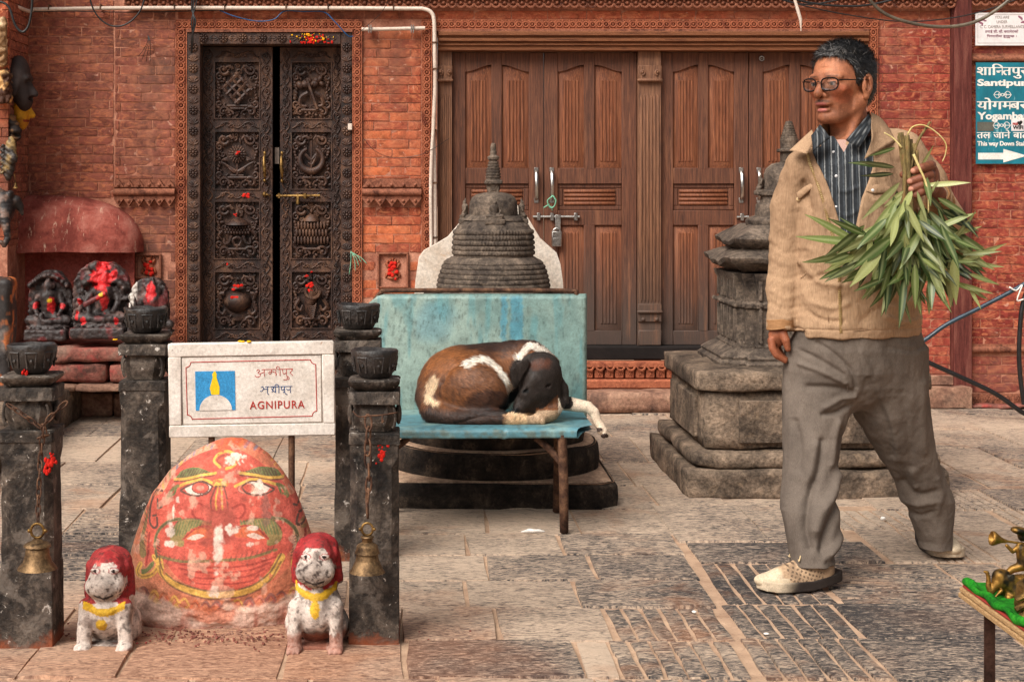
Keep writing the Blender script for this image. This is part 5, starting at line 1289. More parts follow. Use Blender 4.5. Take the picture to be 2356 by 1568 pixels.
# chains and bells
lk = MB(); lk.tube([(0, .0062*math.cos(a), .0155*math.sin(a)) for a in np.linspace(0, 2*PI, 15)[:-1]], .0021, 6, closed=True); LINK = lk.mesh('link', True); LINK.materials.append(M['rust'])
def chain_obj(paths, lab, sc=1.):
    root = empty('chain', paths[0][0], lab, 'chain'); k = 0
    for pts in paths:
        pts = spline(pts, 12); L = np.concatenate([[0], np.cumsum(np.linalg.norm(np.diff(pts, axis=0), axis=1))]); st = .0225*sc
        for s in np.arange(st/2, L[-1], st):
            p = np.array([np.interp(s, L, pts[:, i]) for i in range(3)]); q = np.array([np.interp(min(s+.004, L[-1]), L, pts[:, i]) for i in range(3)])
            o = bpy.data.objects.new('link', LINK); COL.objects.link(o); o.parent = root; o.location = Vector(p)-root.location; o.scale = (sc,)*3
            t = Vector(q-p).normalized() if np.linalg.norm(q-p) > 1e-6 else Vector((0, 0, 1))
            o.rotation_euler = (t.to_track_quat('Z', 'X').to_matrix() @ Matrix.Rotation(PI/2*(k % 2)+.3, 3, 'Z')).to_euler(); k += 1
    return root
dF = 4.315
def q1(x, y, t=0.): return P(x, y, dF-.02-t)
chain_obj([[q1(18, 930), q1(60, 958, .015), q1(95, 984, .02)], [q1(152, 925), q1(120, 955, .015), q1(97, 982, .02)], [q1(98, 978, .02), q1(104, 1000, .02), q1(96, 1005, .02)], [q1(100, 985, .03), q1(94, 1040, .02), q1(90, 1110, .02), q1(88, 1170, .03), q1(87, 1205, .04)]], 'rusty chain wound round the front left bollard holding the brass bell', 1.0)
dG = 4.36
def q2(x, y, t=0.): return P(x, y, dG-.02-t)
chain_obj([[q2(846, 958), q2(848, 985, .012), q2(846, 1040, .02), q2(849, 1100, .02), q2(845, 1150, .02), q2(846, 1188, .03)]], 'rusty chain on the front right bollard holding the bronze bell', 1.45)
m = MB(); m.tube(spline([q2(812, 946), q2(826, 958, .01), q2(850, 956, .012), q2(880, 954, .01), q2(914, 948)], 4), .0022, 5); m.tube(spline([q2(880, 954, .012), q2(879, 972, .015), q2(883, 966, .015)], 4), .0018, 5); tag(m.obj('wire_tie', M['rust'], smooth=True), 'thin wire tied round the front right bollard neck', 'wire')
def bell(c, s, prof, mat, lab, ring):
    root = empty('bell', c, lab, 'bell', 'bells hung on the front bollards'); m = MB(); m.lathe([(r*s, -z*s) for r, z in prof], c, 32); m.obj('body', M[mat], root, smooth=50)
    m = MB(); rr = ring*s; m.tube([(c[0]+rr*math.cos(a), c[1], c[2]+rr*1.2+rr*1.1*math.sin(a)) for a in np.linspace(0, 2*PI, 19)[:-1]], rr*.22, 8, closed=True)
    for a in (0, PI): m.ball((c[0]+rr*1.25*math.cos(a), c[1], c[2]+rr*1.2), rr*.33, 8, 5)
    m.obj('loop', M['brass'], root, smooth=True)
    zb = prof[-1][1]; m = MB(); m.tube([(c[0], c[1], c[2]-zb*s*.8), (c[0], c[1], c[2]-zb*s*1.13)], 3*s, 6); m.ball((c[0], c[1], c[2]-zb*s*1.2), 7*s, 8, 6); m.obj('clapper', M[mat], root, smooth=True); return root
bell(q1(86, 1238, .06), .001115, [(0, 0), (10, 1), (14, 5), (24, 9), (31, 14), (32, 18), (25, 20), (27, 24), (29, 40), (34, 54), (44, 66), (46, 70), (42, 70), (20, 40), (0, 30)], 'bronze', 'brass bell with ring loop on the front left bollard', 15)
bell(q2(845, 1232, .06), .001125, [(0, 0), (14, 0), (16, 3), (13, 6), (12, 14), (22, 20), (25, 24), (25, 28), (28, 36), (29, 40), (25, 42), (28, 60), (36, 76), (42, 84), (40, 84), (20, 40), (0, 30)], 'bronze', 'dull bronze bell on the front right bollard', 13)
m = MB(); c = P(88, 800, 4.40)
for q in range(7): a = random.uniform(-.5, .5); o_ = np.array((random.uniform(-.03, .03), random.uniform(-.02, .03), .0)); m.tube([c+o_+(-.014*math.cos(a), -.014*math.sin(a), 0), c+o_+(.014*math.cos(a), .014*math.sin(a), .003)], .003, 5)
tag(m.obj('incense_ash', M['sign_white'], smooth=True), 'pale burnt wicks lying in the front left bollard bowl', 'offering')
def powder(x, y, d, cols, n, s, lab, sp=1.):
    m = MB()
    for q in range(n*2): p = P(x+random.gauss(0, s*.5), y+random.gauss(0, s*.8*sp), d+.004); r = random.uniform(.0012, .0065); m.ball(p, np.array((r, .0045, r*random.uniform(.8, 1.6))), 7, 4)
    return m
for i, (x, y, d, s, bl) in enumerate(((60, 862, 4.335, 7, B1), (120, 1060, 4.318, 12, B1), (112, 1075, 4.318, 10, B1), (875, 1085, 4.362, 14, B2))): tag(powder(x, y, d, 0, 9, s, '', 1.).obj('vermilion', M['vermilion'], bl[0], smooth=True), kind='stuff')
# ---------------------------------------------------------------- AGNIPURA name board
SD = 5.2; KS = SD/F
sx_ = lambda x: P(377+x*.172, 0, SD)[0]; sz_ = lambda y: P(0, 772.8+y*.172, SD)[2]
SC = np.array((sx_(1170), SD, sz_(710))); RS = roty(-.0175)
SB = empty('name_board', (SC[0], SD, 0), 'white painted name board lettered AGNIPURA between the rear bollards', 'sign')
def sbx(m, x0, y0, x1, y1, t0, t1, bev=0.): return m.box((sx_(x0), SD-t1, sz_(y1)), (sx_(x1), SD-t0, sz_(y0)), bev, RS, SC)
m = MB(); sbx(m, 62, 85, 2280, 1345, -.045, -.012, .006)
for a in ((62, 85, 2280, 262), (62, 1180, 2280, 1345), (62, 262, 232, 1180), (2118, 262, 2280, 1180)): sbx(m, *a, -.0125, 0., .003)
m.obj('slab', M['sign_white'], SB, smooth=40, jit=.0012, jsc=12)
m = MB(); sbx(m, 240, 270, 2110, 1172, -.0115, -.005, .003); m.obj('panel', M['sign_white'], SB, smooth=40)
def sline(pts, r, mat, name='border'):
    m = MB(); V = np.array([(sx_(x), SD+.0048, sz_(y)) for x, y in pts]); V = (V-SC)@RS.T+SC; m.tube(V, r*.172*KS, 5); return m
def cornerarc(cx, cy, r, a0, a1): return [(cx+r*math.cos(a), cy-r*math.sin(a)) for a in np.linspace(a0, a1, 6)]
loop = [(365, 338), (1965, 332)]+cornerarc(2030, 330, 62, PI, 1.5*PI)+[(2036, 395), (2040, 1015)]+cornerarc(2040, 1080, 62, PI/2, PI)+[(1978, 1085), (375, 1098)]+cornerarc(305, 1105, 64, 0, PI/2)+[(306, 1040), (298, 410)]+cornerarc(298, 342, 64, -PI/2, 0)+[(365, 338)]
sline(loop, 6.5, 0).obj('border', M['sign_red'], SB)
m = MB(); sbx(m, 420, 462, 952, 985, -.0052, -.0036); m.obj('picture_panel', M['sign_blue'], SB)
def spr(poly, t): V = MB(); V.prism([(sx_(x), sz_(y)) for x, y in poly], SD-t, SD-t+.002); V.v = [(np.concatenate(V.v)-SC)@RS.T+SC]; return V
spr([(468, 984)]+[(688+218*math.cos(a), 984-206*math.sin(a)) for a in np.linspace(PI, 0, 24)], -.0028).obj('stupa_dome', M['sign_white'], SB)
spr([(632, 775), (612, 690), (655, 545), (648, 500), (672, 465), (690, 462), (708, 500), (706, 545), (745, 680), (740, 775)], -.0022).obj('stupa_spire', M['sign_yellow'], SB)
def stext(VF, x0, x1, yb, yt, mat): put_text('lettering', VF, sx_(x0), sz_(yb), SD+.0048, (x1-x0)*.172*KS, (yb-yt)*.172*KS, mat, SB, RS, SC)
stext(text_mesh('AGNIPURA', 1., .006, spacing=1.15), 1142, 1878, 977, 872, M['sign_red'])
def strokes(sets, r, mat):
    m = MB()
    for pts in sets: V = np.array([(sx_(x), SD+.0048, sz_(y)) for x, y in (spline(pts, 4) if len(pts) > 2 else pts)]); m.tube((V-SC)@RS.T+SC, r*.172*KS, 5)
    m.obj('lettering', mat, SB)
strokes([[(1240, 470), (1262, 452), (1284, 470), (1258, 494), (1290, 512), (1280, 545), (1240, 550), (1222, 530)], [(1285, 505), (1310, 500), (1345, 485)], [(1346, 452), (1346, 542)], [(1310, 453), (1500, 452)], [(1420, 480), (1440, 494), (1420, 515), (1404, 498), (1420, 480)], [(1440, 494), (1446, 452)], [(1446, 478), (1500, 500), (1506, 530)], [(1500, 452), (1500, 540)], [(1556, 540), (1556, 452), (1545, 425), (1522, 412), (1508, 430), (1512, 450)], [(1520, 452), (1730, 450)], [(1592, 452), (1594, 500), (1612, 516), (1640, 500)], [(1642, 450), (1642, 540)], [(1642, 540), (1676, 565), (1668, 590), (1648, 578), (1655, 556)], [(1700, 452), (1722, 466), (1700, 490), (1690, 498), (1728, 540)], [(1600, 592), (1650, 594)]], 4.6, M['sign_red'])
strokes([[(1300, 690), (1322, 684), (1332, 708), (1306, 742), (1282, 738)], [(1322, 722), (1352, 712), (1385, 716)], [(1386, 684), (1386, 772), (1404, 786)], [(1352, 684), (1410, 684)], [(1440, 686), (1470, 690), (1452, 720), (1436, 704)], [(1446, 720), (1476, 752), (1490, 740)], [(1490, 684), (1494, 768)], [(1462, 740), (1440, 752)], [(1536, 770), (1536, 684), (1520, 658), (1496, 656), (1482, 672)], [(1424, 684), (1545, 684)], [(1570, 684), (1572, 726), (1596, 728), (1612, 712)], [(1614, 684), (1616, 768), (1650, 794)], [(1616, 748), (1592, 764)], [(1556, 684), (1718, 684)], [(1636, 716), (1660, 730), (1688, 722)], [(1690, 684), (1690, 770)]], 5.6, M['sign_navy'])
for x in (487, 671):
    m = MB(); c = P(x, 1000, SD+.02); m.tube([(c[0], c[1], c[2]+.02), (c[0], c[1], -.02)], .0105, 10); m.obj('leg', M['rust'], SB, smooth=50)
m = MB(); c = P(560, 788, SD-.0)
for q in range(6): m.ball(c+np.array((random.uniform(-.018, .018), random.uniform(0, .03), .003)), (.008, .005, .003), 6, 4)
tag(m.obj('marigold_petals', M['marigold'], smooth=True), 'yellow petals lying on top of the name board', 'flower')
# ---------------------------------------------------------------- painted face stone
MD = 4.66; KM = MD/F
prof = [(1006, 2, 532), (1009, 26, 533), (1017, 46, 533), (1041, 88, 527), (1078, 128, 518), (1130, 164, 517), (1185, 187, 516), (1229, 201, 515), (1285, 213, 511), (1340, 214, 509), (1385, 207, 505), (1430, 198, 502), (1470, 192, 500)]
def face_stone():
    py = np.array([p[0] for p in prof]); ph = np.array([p[1] for p in prof]); pc = np.array([p[2] for p in prof])
    t = np.linspace(0, 1, 330); ys = 1006+(1470-1006)*(t**1.15); hw = np.interp(ys, py, ph); cx = np.interp(ys, py, pc)
    k = np.ones(9)/9; hs = np.convolve(np.pad(hw, 4, 'edge'), k, 'valid'); hw[6:] = hs[6:]
    nf = 420; th = np.concatenate([np.linspace(-PI, 0, nf), np.linspace(0, PI, 60)[1:-1]]); n = len(th); e = 2.35
    sg = lambda q: np.sign(q)*np.abs(q)**(2/e)
    X = cx[:, None]+hw[:, None]*sg(np.cos(th))[None]; Yq = .62*hw[:, None]*np.abs(np.sin(th))[None]**(2/e)*np.sign(np.sin(th))[None]
    V = np.stack([(X-CX)*KM, MD+Yq*KM, np.repeat((H-(ys-CY)*KM)[:, None], n, 1)], -1).reshape(-1, 3)
    V = np.concatenate([V, [[(cx[0]-CX)*KM, MD, H-(1005.5-CY)*KM]]])
    low = sstep(.16, .02, V[:, 2]); nrm = V-np.array(((505-CX)*KM, MD, .1)); nrm /= np.linalg.norm(nrm, axis=1, keepdims=True)
    V = V+nrm*(fbm(V, 9, 4, 3)*.003+fbm(V, (11, 11, 22), 4, 8)*.010*low)[:, None]
    i, j = np.meshgrid(np.arange(len(ys)-1), np.arange(n), indexing='ij'); j2 = (j+1) % n
    Q = np.stack([i*n+j, (i+1)*n+j, (i+1)*n+j2, i*n+j2], -1).reshape(-1, 4); tp = np.stack([np.full(n, len(V)-1), np.arange(n), (np.arange(n)+1) % n], -1)
    return V, [Q, tp]
def face_paint(V):
    p = pj(V, MD-.105); q = np.stack([(p[:, 0]-282.7)/.369, (p[:, 1]-989.5)/.369], -1); n1 = fbm(V, 30, 4, 1); n2 = fbm(V, 95, 3, 6); n3 = fbm(V, 7, 3, 9)
    q = q+np.stack([n2, n1], -1)*1.6
    C = np.tile(np.array(srgb(212, 150, 118)), (len(V), 1)); C = mixc(C, srgb(196, 112, 78), sstep(-.3, .6, n3))
    red, dred, yel, ora, grn, blk, wht, blu, pink = srgb(192, 74, 62), srgb(150, 34, 32), srgb(220, 172, 76), srgb(206, 98, 52), srgb(84, 110, 60), srgb(62, 44, 40), srgb(226, 208, 192), srgb(92, 116, 140), srgb(214, 130, 110)
    def line(pts, w, c, a=1., soft=1.5, sp=True):
        nonlocal C
        w = w*1.45 if w < 6 else w; pts = np.array(pts, float); lo, hi = pts.min(0)-w-30, pts.max(0)+w+30; m = ((q > lo) & (q < hi)).all(1); ix = np.where(m)[0]
        if len(ix): C[ix] = mixc(C[ix], c, (1-sstep(w-soft, w+soft, poly2(q[ix], spline(pts, 5) if sp and len(pts) > 2 else pts)))*a*np.where(n2[ix] > .75, .2, 1))
    def fill(poly, c, a=1., sp=True):
        nonlocal C
        poly = np.array(poly, float); poly = spline(np.concatenate([poly, poly[:1]]), 5) if sp else poly; C = mixc(C, c, inpoly(q, poly)*a)
    sym = lambda pts: [(1290-x*.98, y) for x, y in pts]
    # radiating hair lines and coloured bands round the edge
    for i in range(46):
        a = PI*(.04+.92*i/45); r0, r1 = 455+random.uniform(-10, 10), 640
        c = random.choice((yel, ora, grn, blu, yel, pink, dred)); x0, y0 = 640-r0*1.05*math.cos(a), 690-r0*1.28*math.sin(a)
        line([(x0, y0), (640-r1*math.cos(a+.12), 700-r1*1.2*math.sin(a+.12))], random.uniform(5, 11), c, .75, 3, False)
    fill([(640, 120), (760, 160), (880, 240), (985, 340), (1030, 420), (1100, 440), (1112, 560), (1058, 620), (1062, 720), (1000, 790), (900, 900), (650, 985), (400, 920), (262, 790), (190, 800), (140, 840), (150, 700), (135, 580), (180, 440), (245, 390), (330, 250), (480, 160)], red)
    C = mixc(C, srgb(214, 84, 62), sstep(-.1, .7, n3)*.45*(((q[:, 0]-640)/520)**2+((q[:, 1]-560)/440)**2 < 1)); C = mixc(C, pink, sstep(.35, .9, n1)*.25)
    # ears
    for f in (lambda z: z, sym):
        line(f([(235, 390), (190, 400), (160, 470), (160, 570), (190, 605), (215, 590), (210, 545)]), 5, blk); line(f([(205, 440), (215, 490), (240, 480)]), 4, blk); line(f([(180, 540), (205, 530)]), 4, blk)
        line(f([(165, 640), (160, 760), (150, 830)]), 4, dred)
        line(f([(200, 775), (232, 820), (190, 880), (120, 905), (88, 880), (110, 830)]), 15, yel); line(f([(200, 775), (232, 820), (190, 880), (120, 905), (88, 880), (110, 830)]), 3, blk, .6); fill(f([(115, 860), (150, 850), (195, 800), (200, 830), (150, 880), (120, 890)]), grn)
        # green fringe down the side, with hatching
        fill(f([(150, 480), (118, 600), (95, 720), (110, 790), (150, 770), (128, 690), (140, 600)]), grn, .75)
        for k in range(9): line(f([(100+k*3, 720-k*26), (140+k*2, 745-k*26)]), 3, blk, .6, 1, False)
    # forehead jewel
    line([(600, 235), (560, 200), (590, 160), (650, 150), (705, 180), (690, 225), (640, 245)], 8, yel); line([(615, 230), (580, 200), (605, 175), (650, 165), (690, 190)], 4, blk, .5)
    # brows: green hatched leaf with yellow lower edge
    for f in (lambda z: z, sym):
        fill(f([(318, 310), (360, 262), (450, 240), (540, 262), (570, 275), (480, 280), (390, 300)]), grn)
        for k in range(13): x = 345+k*17; line(f([(x, 305-k*2.4), (x+22, 252+abs(k-5)*2)]), 3, blk, .7, 1, False)
        line(f([(312, 318), (400, 305), (480, 285), (575, 270)]), 8, yel); line(f([(312, 328), (400, 316), (480, 296), (575, 282)]), 3, blk, .8)
        # eye
        fill(f([(385, 365), (430, 330), (495, 318), (560, 345), (530, 378), (470, 396), (410, 388)]), wht); 
    e1 = ((q[:, 0]-484)/62)**2+((q[:, 1]-356)/38)**2; C = mixc(C, red, 1-sstep(.7, .8, e1)); C = mixc(C, blk, (np.abs(e1-.72) < .1)*.9); C = mixc(C, pink, 1-sstep(.12, .2, e1))
    e2 = ((q[:, 0]-770)/60)**2+((q[:, 1]-360)/36)**2; C = mixc(C, pink, 1-sstep(.7, .8, e2)); C = mixc(C, red, 1-sstep(.35, .45, e2)); C = mixc(C, blk, (np.abs(e2-.72) < .08)*.6)
    for f in (lambda z: z, sym):
        line(f([(350, 350), (410, 325), (495, 308), (565, 330), (600, 345)]), 8, yel); line(f([(360, 372), (420, 340), (495, 318), (560, 345)]), 3.5, blk); line(f([(360, 378), (410, 396), (470, 402), (530, 384), (562, 348)]), 4, blk)
        line(f([(340, 350), (300, 380), (275, 425)]), 10, grn, .9); line(f([(330, 368), (315, 400), (290, 415)]), 6, grn)
    # nose: ringed root, ridge lines, wings
    fill([(565, 312), (610, 300), (655, 312), (650, 345), (570, 345)], yel); line([(565, 330), (585, 310), (612, 322), (640, 308), (655, 335)], 5, ora); line([(580, 346), (642, 346)], 6, blk, .8)
    for x in (560, 590, 628, 660): line([(605+(x-605)*.5, 350), (x-5, 420), (x, 480)], 3.5, blk if x in (560, 660) else yel, .8)
    line([(540, 470), (470, 445), (440, 490), (460, 530), (510, 535)], 5, dred); line([(690, 470), (750, 450), (768, 490), (740, 530), (700, 530)], 5, dred); line([(560, 480), (610, 500), (655, 480)], 4, dred)
    # moustache leaves, hatched, and lips
    for f in (lambda z: z, sym):
        fill(f([(310, 610), (360, 550), (450, 535), (560, 560), (540, 600), (450, 590), (395, 640), (390, 700), (320, 690), (300, 640)]), srgb(128, 128, 72), .9)
        for k in range(12): x = 325+k*19; line(f([(x, 640-k*3.5), (x+26, 560-min(k, 6)*2)]), 3.5, grn, .95, 1, False)
        line(f([(310, 610), (360, 552), (450, 535), (560, 558)]), 3, blk, .6)
        fill(f([(380, 660), (440, 600), (520, 570), (600, 590), (590, 640), (500, 650), (450, 665)]), ora, .85); line(f([(385, 662), (450, 602), (520, 578), (590, 590)]), 4, dred); fill(f([(405, 655), (470, 625), (520, 635), (460, 660)]), wht, .8)
        line(f([(365, 540), (290, 560), (225, 620), (205, 700), (225, 790)]), 9, grn); line(f([(365, 540), (290, 560), (225, 620), (205, 700), (225, 790)]), 3, blk, .7)
        for k in range(7): line(f([(215+k*2, 660+k*18), (232+k*2, 668+k*18)]), 3, blk, .8, 1, False)
    line([(240, 770), (400, 790), (640, 780), (800, 770), (960, 730)], 9, grn, .8)
    for k in range(22): x = 260+k*32; line([(x, 795-(k > 12)*(k-12)*6), (x+14, 765-(k > 12)*(k-12)*6)], 3, blk, .5, 1, False)
    for (y, w) in ((805, 4), (835, 4), (870, 4), (905, 3.5)): line([(330+(y-800), y-6), (480, y+16), (640, y+20), (800, y+8), (960-(y-800), y-30)], w, dred, .9)
    # yellow collar and flames
    col_ = [(238, 800), (262, 870), (350, 935), (500, 980), (640, 990), (800, 965), (920, 890), (990, 780)]
    line(col_, 24, yel); line([(x, y-22) for x, y in col_], 4, blk, .8); line([(x, y+26) for x, y in col_], 4, blk, .7)
    for k in range(15):
        x = 110+k*66; y = 1000+60*math.sin(PI*min(max((x-100)/950, 0), 1))
        line([(x, y+random.uniform(-20, 20)), (x+28, y-28), (x+52, y+8), (x+34, y+30), (x+64, y+44)], random.uniform(6, 13), random.choice((yel, ora, srgb(110, 72, 74), yel, pink)), .8, 4)
        line([(x, y+8), (x+28, y-18), (x+52, y+16)], 2.5, dred, .6)
    # top powder, drips, bare whitewashed foot
    t_ = ((q[:, 0]-640)/130)**2+((q[:, 1]-95)/50)**2+n1*.6; C = mixc(C, srgb(206, 76, 36), (1-sstep(.4, 1.2, t_))*.85)
    C = mixc(C, srgb(140, 48, 40), (1-sstep(.3, 1.3, ((q[:, 0]-600)/110)**2+((q[:, 1]-570)/120)**2+n1*.9))*.75)
    C = mixc(C, wht, (1-sstep(.1, .9, ((q[:, 0]-610)/34)**2+((q[:, 1]-820)/210)**2+n1*1.6))*.85)
    for (x, y, rx, ry) in ((300, 610, 30, 44), (345, 430, 16, 20), (318, 505, 9, 40), (300, 690, 34, 22), (860, 370, 16, 44), (810, 595, 36, 16), (600, 650, 22, 26), (585, 975, 30, 46), (690, 600, 44, 34), (850, 320, 20, 12), (805, 690, 28, 18), (690, 190, 60, 40)):
        C = mixc(C, wht, (1-sstep(.35, 1.1, ((q[:, 0]-x)/rx)**2+((q[:, 1]-y)/ry)**2+n2*.8))*.9)
    C = mixc(C, srgb(112, 84, 78), (1-sstep(.2, 1., ((q[:, 0]-895)/42)**2+((q[:, 1]-500)/110)**2+n2*.7))*.6)
    foot = q[:, 1]+30+n1*30+90*np.abs((q[:, 0]-620)/480)**2; C = mixc(C, srgb(206, 176, 158), sstep(1095, 1135, foot)*.92); C = mixc(C, srgb(178, 92, 72), sstep(.2, .7, fbm(V, (26, 26, 6), 3, 3))*sstep(1010, 1100, q[:, 1])*.6); C = mixc(C, srgb(140, 66, 48), sstep(1175, 1215, q[:, 1]+n1*14)*.8)
    C = mixc(C, ora, (1-sstep(.2, 1., ((q[:, 0]-580)/200)**2+((q[:, 1]-1110)/60)**2+n1*.8))*.6)
    worn = sstep(.4, .8, n1+.35*n2); C = mixc(C, srgb(218, 178, 152), worn*.5); C = C*.84+.16*np.array(srgb(206, 150, 130)); return C*(1.04+.22*np.clip(fbm(V, 55, 4, 31), -1, 1))[:, None]
Vf, Ff = face_stone(); fo = link('painted_stone', mesh_np('painted_stone', Vf, Ff, True, face_paint(Vf)), M['vpaint'])
tag(fo, 'rounded stone painted with a red grinning face, between the four bollards', 'shrine stone')
# ---------------------------------------------------------------- two guardian lions in front of it
def lion(dL, cx, lab, right):
    k = dL/F; o = lambda x, y, q=0.: P(cx+x, y, dL+.09)+np.array((0, q, 0)); R_ = lambda a, b, c: np.array((a*k, b*k, c*k))
    y0 = 1260 if not right else 1228; yb = 1480 if not right else 1484
    def f(p):
        d = ell(p, o(0, 1408, .01), R_(60, 58, 70)); d = su(d, cap(p, o(0, 1352, -.0), o(0, 1400, -.02), 46*k, 52*k), 20*k)
        d = su(d, ell(p, o(0, y0+52, -.015), R_(44, 46, 52)), 12*k); d = su(d, ell(p, o(2, y0+38, .02), R_(50, 36, 40)), 10*k); d = su(d, cap(p, o(-42, y0+50, .014), o(-50, y0+108, .014), 13*k, 9*k), 8*k); d = su(d, cap(p, o(44, y0+50, .014), o(52, y0+108, .014), 13*k, 9*k), 8*k)
        d = su(d, ell(p, o(-2, y0+78, -.046), R_(46, 36, 31)), 10*k); d = su(d, cap(p, o(-2, y0+74, -.062), o(-2, y0+92, -.062), 22*k, 15*k), 10*k)
        for s in (-1, 1):
            d = su(d, ell(p, o(s*22, y0+38, -.052), R_(14, 10, 7)), 5*k); d = su(d, ell(p, o(s*42, y0+40, -.01), R_(9, 12, 16)), 6*k)
            lx = 46 if not right else 47
            d = su(d, chain(p, [o(s*lx*.9, 1385, -.045), o(s*lx, 1430, -.058), o(s*lx, yb-12, -.06)], [22*k, 16*k, 17*k]), 8*k); d = su(d, ell(p, o(s*lx, yb-9, -.078), R_(19, 22, 11)), 5*k)
            for t in (-1, 0, 1): d = su(d, ell(p, o(s*lx+t*11, yb-7, -.095), R_(6, 9, 8)), 2*k)
            d = su(d, ell(p, o(s*52, 1440, .03), R_(22, 40, 38)), 8*k)
        d = su(d, sbox(p, o(0, yb-2, .01), R_(56, 62, 10), 5*k), 4*k)
        nk = np.array(o(0, 0))[0]; x = (p[:, 0]-nk)/k; zz = CY-(p[:, 2]-H)/(dL+.09)*F
        yn = y0+116+16*np.cos(np.clip(x/46, -1, 1)*PI/2); d = d-np.exp(-((zz-yn)/6.)**2).astype(f32)*3.2*k*(p[:, 1] < o(0, 0)[1]+.01)*(np.abs(x) < 52)
        if right: d = d-np.exp(-(((zz-y0-158)/14)**2+(x/9)**2)).astype(f32)*3*k*(p[:, 1] < o(0, 0)[1])
        else: d = d-np.exp(-(((zz-y0-160)/11)**2+((x+5)/11)**2)).astype(f32)*4*k*(p[:, 1] < o(0, 0)[1])
        return d
    def col(V):
        q = pj(V, dL+.09); x = q[:, 0]-cx; y = q[:, 1]-y0; n = fbm(V, 45, 3, 2); n2 = fbm(V, 14, 3, 7); front = V[:, 1] < dL+.09+.012
        C = np.tile(np.array(srgb(206, 190, 178)), (len(V), 1)); C = mixc(C, srgb(140, 122, 112), sstep(0., .8, n+.3*n2)*.75); C = mixc(C, srgb(96, 84, 78), sstep(.4, .8, n2)*.6)
        face = (x/(36+10*sstep(40, 80, y)))**2+((y-64)/50)**2
        C = mixc(C, srgb(150, 22, 28), (y < 112+n*6)*((face > 1) | ~front | (y < 22))*.95); C = mixc(C, srgb(196, 74, 70), sstep(.1, .7, n)*(y < 30)*.8)
        C = mixc(C, srgb(150, 136, 126), (1-sstep(.6, 1.2, ((x+2)/34)**2+((y-80)/34)**2))*front*.7); sp = fbm(V, 130, 3, 11); C = mixc(C, srgb(70, 58, 54), sstep(.0, .7, sp+n2*.3)*(1-sstep(.7, 1.3, (x/42)**2+((y-78)/38)**2))*front*.85); C = mixc(C, srgb(60, 48, 44), sstep(.3, .7, sp)*.6); C = mixc(C, srgb(34, 26, 26), (np.abs(y-100+.35*np.abs(x)) < 2.6)*(np.abs(x) < 22)*front*.9)
        for s in (-1, 1):
            e = ((x-s*22)/11)**2+((y-40)/6.5)**2; C = mixc(C, srgb(222, 206, 196), (e < 1)*front*1.); C = mixc(C, srgb(140, 40, 40), (np.abs(e-1.1) < .28)*front*.8); C = mixc(C, srgb(40, 28, 28), (((x-s*21)/4.5)**2+((y-40)/4.5)**2 < 1)*front*1.)
        yn = 116+16*np.cos(np.clip(x/46, -1, 1)*PI/2); C = mixc(C, srgb(206, 160, 30), (np.abs(y-yn) < 8+n*2)*(np.abs(x) < 48)*front*.95)
        C = mixc(C, srgb(206, 160, 30), ((((y-158)/20)**2+(x/11)**2 < 1) if right else (((y-160)/14)**2+((x+5)/13)**2 < 1))*front*.95)
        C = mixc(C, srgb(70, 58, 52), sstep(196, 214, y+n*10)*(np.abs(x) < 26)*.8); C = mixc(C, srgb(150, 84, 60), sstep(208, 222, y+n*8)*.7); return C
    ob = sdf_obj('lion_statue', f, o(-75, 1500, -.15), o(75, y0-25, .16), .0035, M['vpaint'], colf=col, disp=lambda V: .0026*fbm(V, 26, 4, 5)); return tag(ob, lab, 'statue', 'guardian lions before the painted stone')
lion(4.30, 250, 'shorter white lion figurine with round pendant, beside the left bollard', False); lion(4.28, 728, 'taller white lion figurine with long pendant, beside the bronze bell', True)
# ---------------------------------------------------------------- small shrine behind the bench
CD = 6.65; KC = CD/F; ccx = (1135-CX)*KC; zc = lambda y: H-(y-CY)*KC
CS_ = empty('stone_stupa', (ccx, CD, 0), 'small dark stone stupa with beaded dome rising behind the turquoise bench', 'stupa')
def beads(prof, rows):
    """dome turned with rows of bead scales"""
    py = np.array([p[0] for p in prof]); pr = np.array([p[1] for p in prof]); ys = np.linspace(py[0], py[-1], 150); n = 300
    th = np.arange(n)*2*PI/n; V = []
    for y in ys:
        r = np.interp(y, py, pr); b = np.zeros(n)
        for i, (yc, hh, cnt) in enumerate(rows):
            u = (y-yc)/hh
            if abs(u) < 1: b = np.maximum(b, math.sqrt(1-u*u)*(.4+.6*np.abs(np.sin(th*cnt/2+i*PI/2)))*hh*.85)
        rr = (r+b)*KC; V.append(np.stack([ccx+rr*np.cos(th), CD+rr*np.sin(th), np.full(n, zc(y))], -1))
    m = MB(); m.loft(V); return m
beads([(505, 66), (512, 74), (518, 82), (522, 84), (527, 88), (560, 91), (592, 92)], [(533, 6, 74), (545, 6, 76), (557, 6, 80), (569, 5.5, 80), (580, 5.5, 84)]).obj('beaded_dome', M['shrine_stone'], CS_, smooth=True, jit=.0012, jsc=24)
beads([(590, 96), (596, 104), (604, 112), (620, 118), (640, 124), (664, 128), (700, 132)], [(600, 5.5, 96), (611, 5.5, 100), (622, 5.5, 104), (633, 5.5, 108), (644, 5.5, 112), (655, 5.5, 116), (667, 6, 116)]).obj('beaded_base', M['shrine_stone'], CS_, smooth=True, jit=.0012, jsc=24)
m = MB(); m.lathe([(r*KC, zc(y)) for r, y in ((72, 506), (66, 497), (57, 494), (56, 480), (55, 466), (50, 454), (40, 447), (20, 443), (0, 442))], (ccx, CD, 0), 48); m.obj('dome', M['shrine_stone'], CS_, smooth=60, jit=.003, jsc=22)
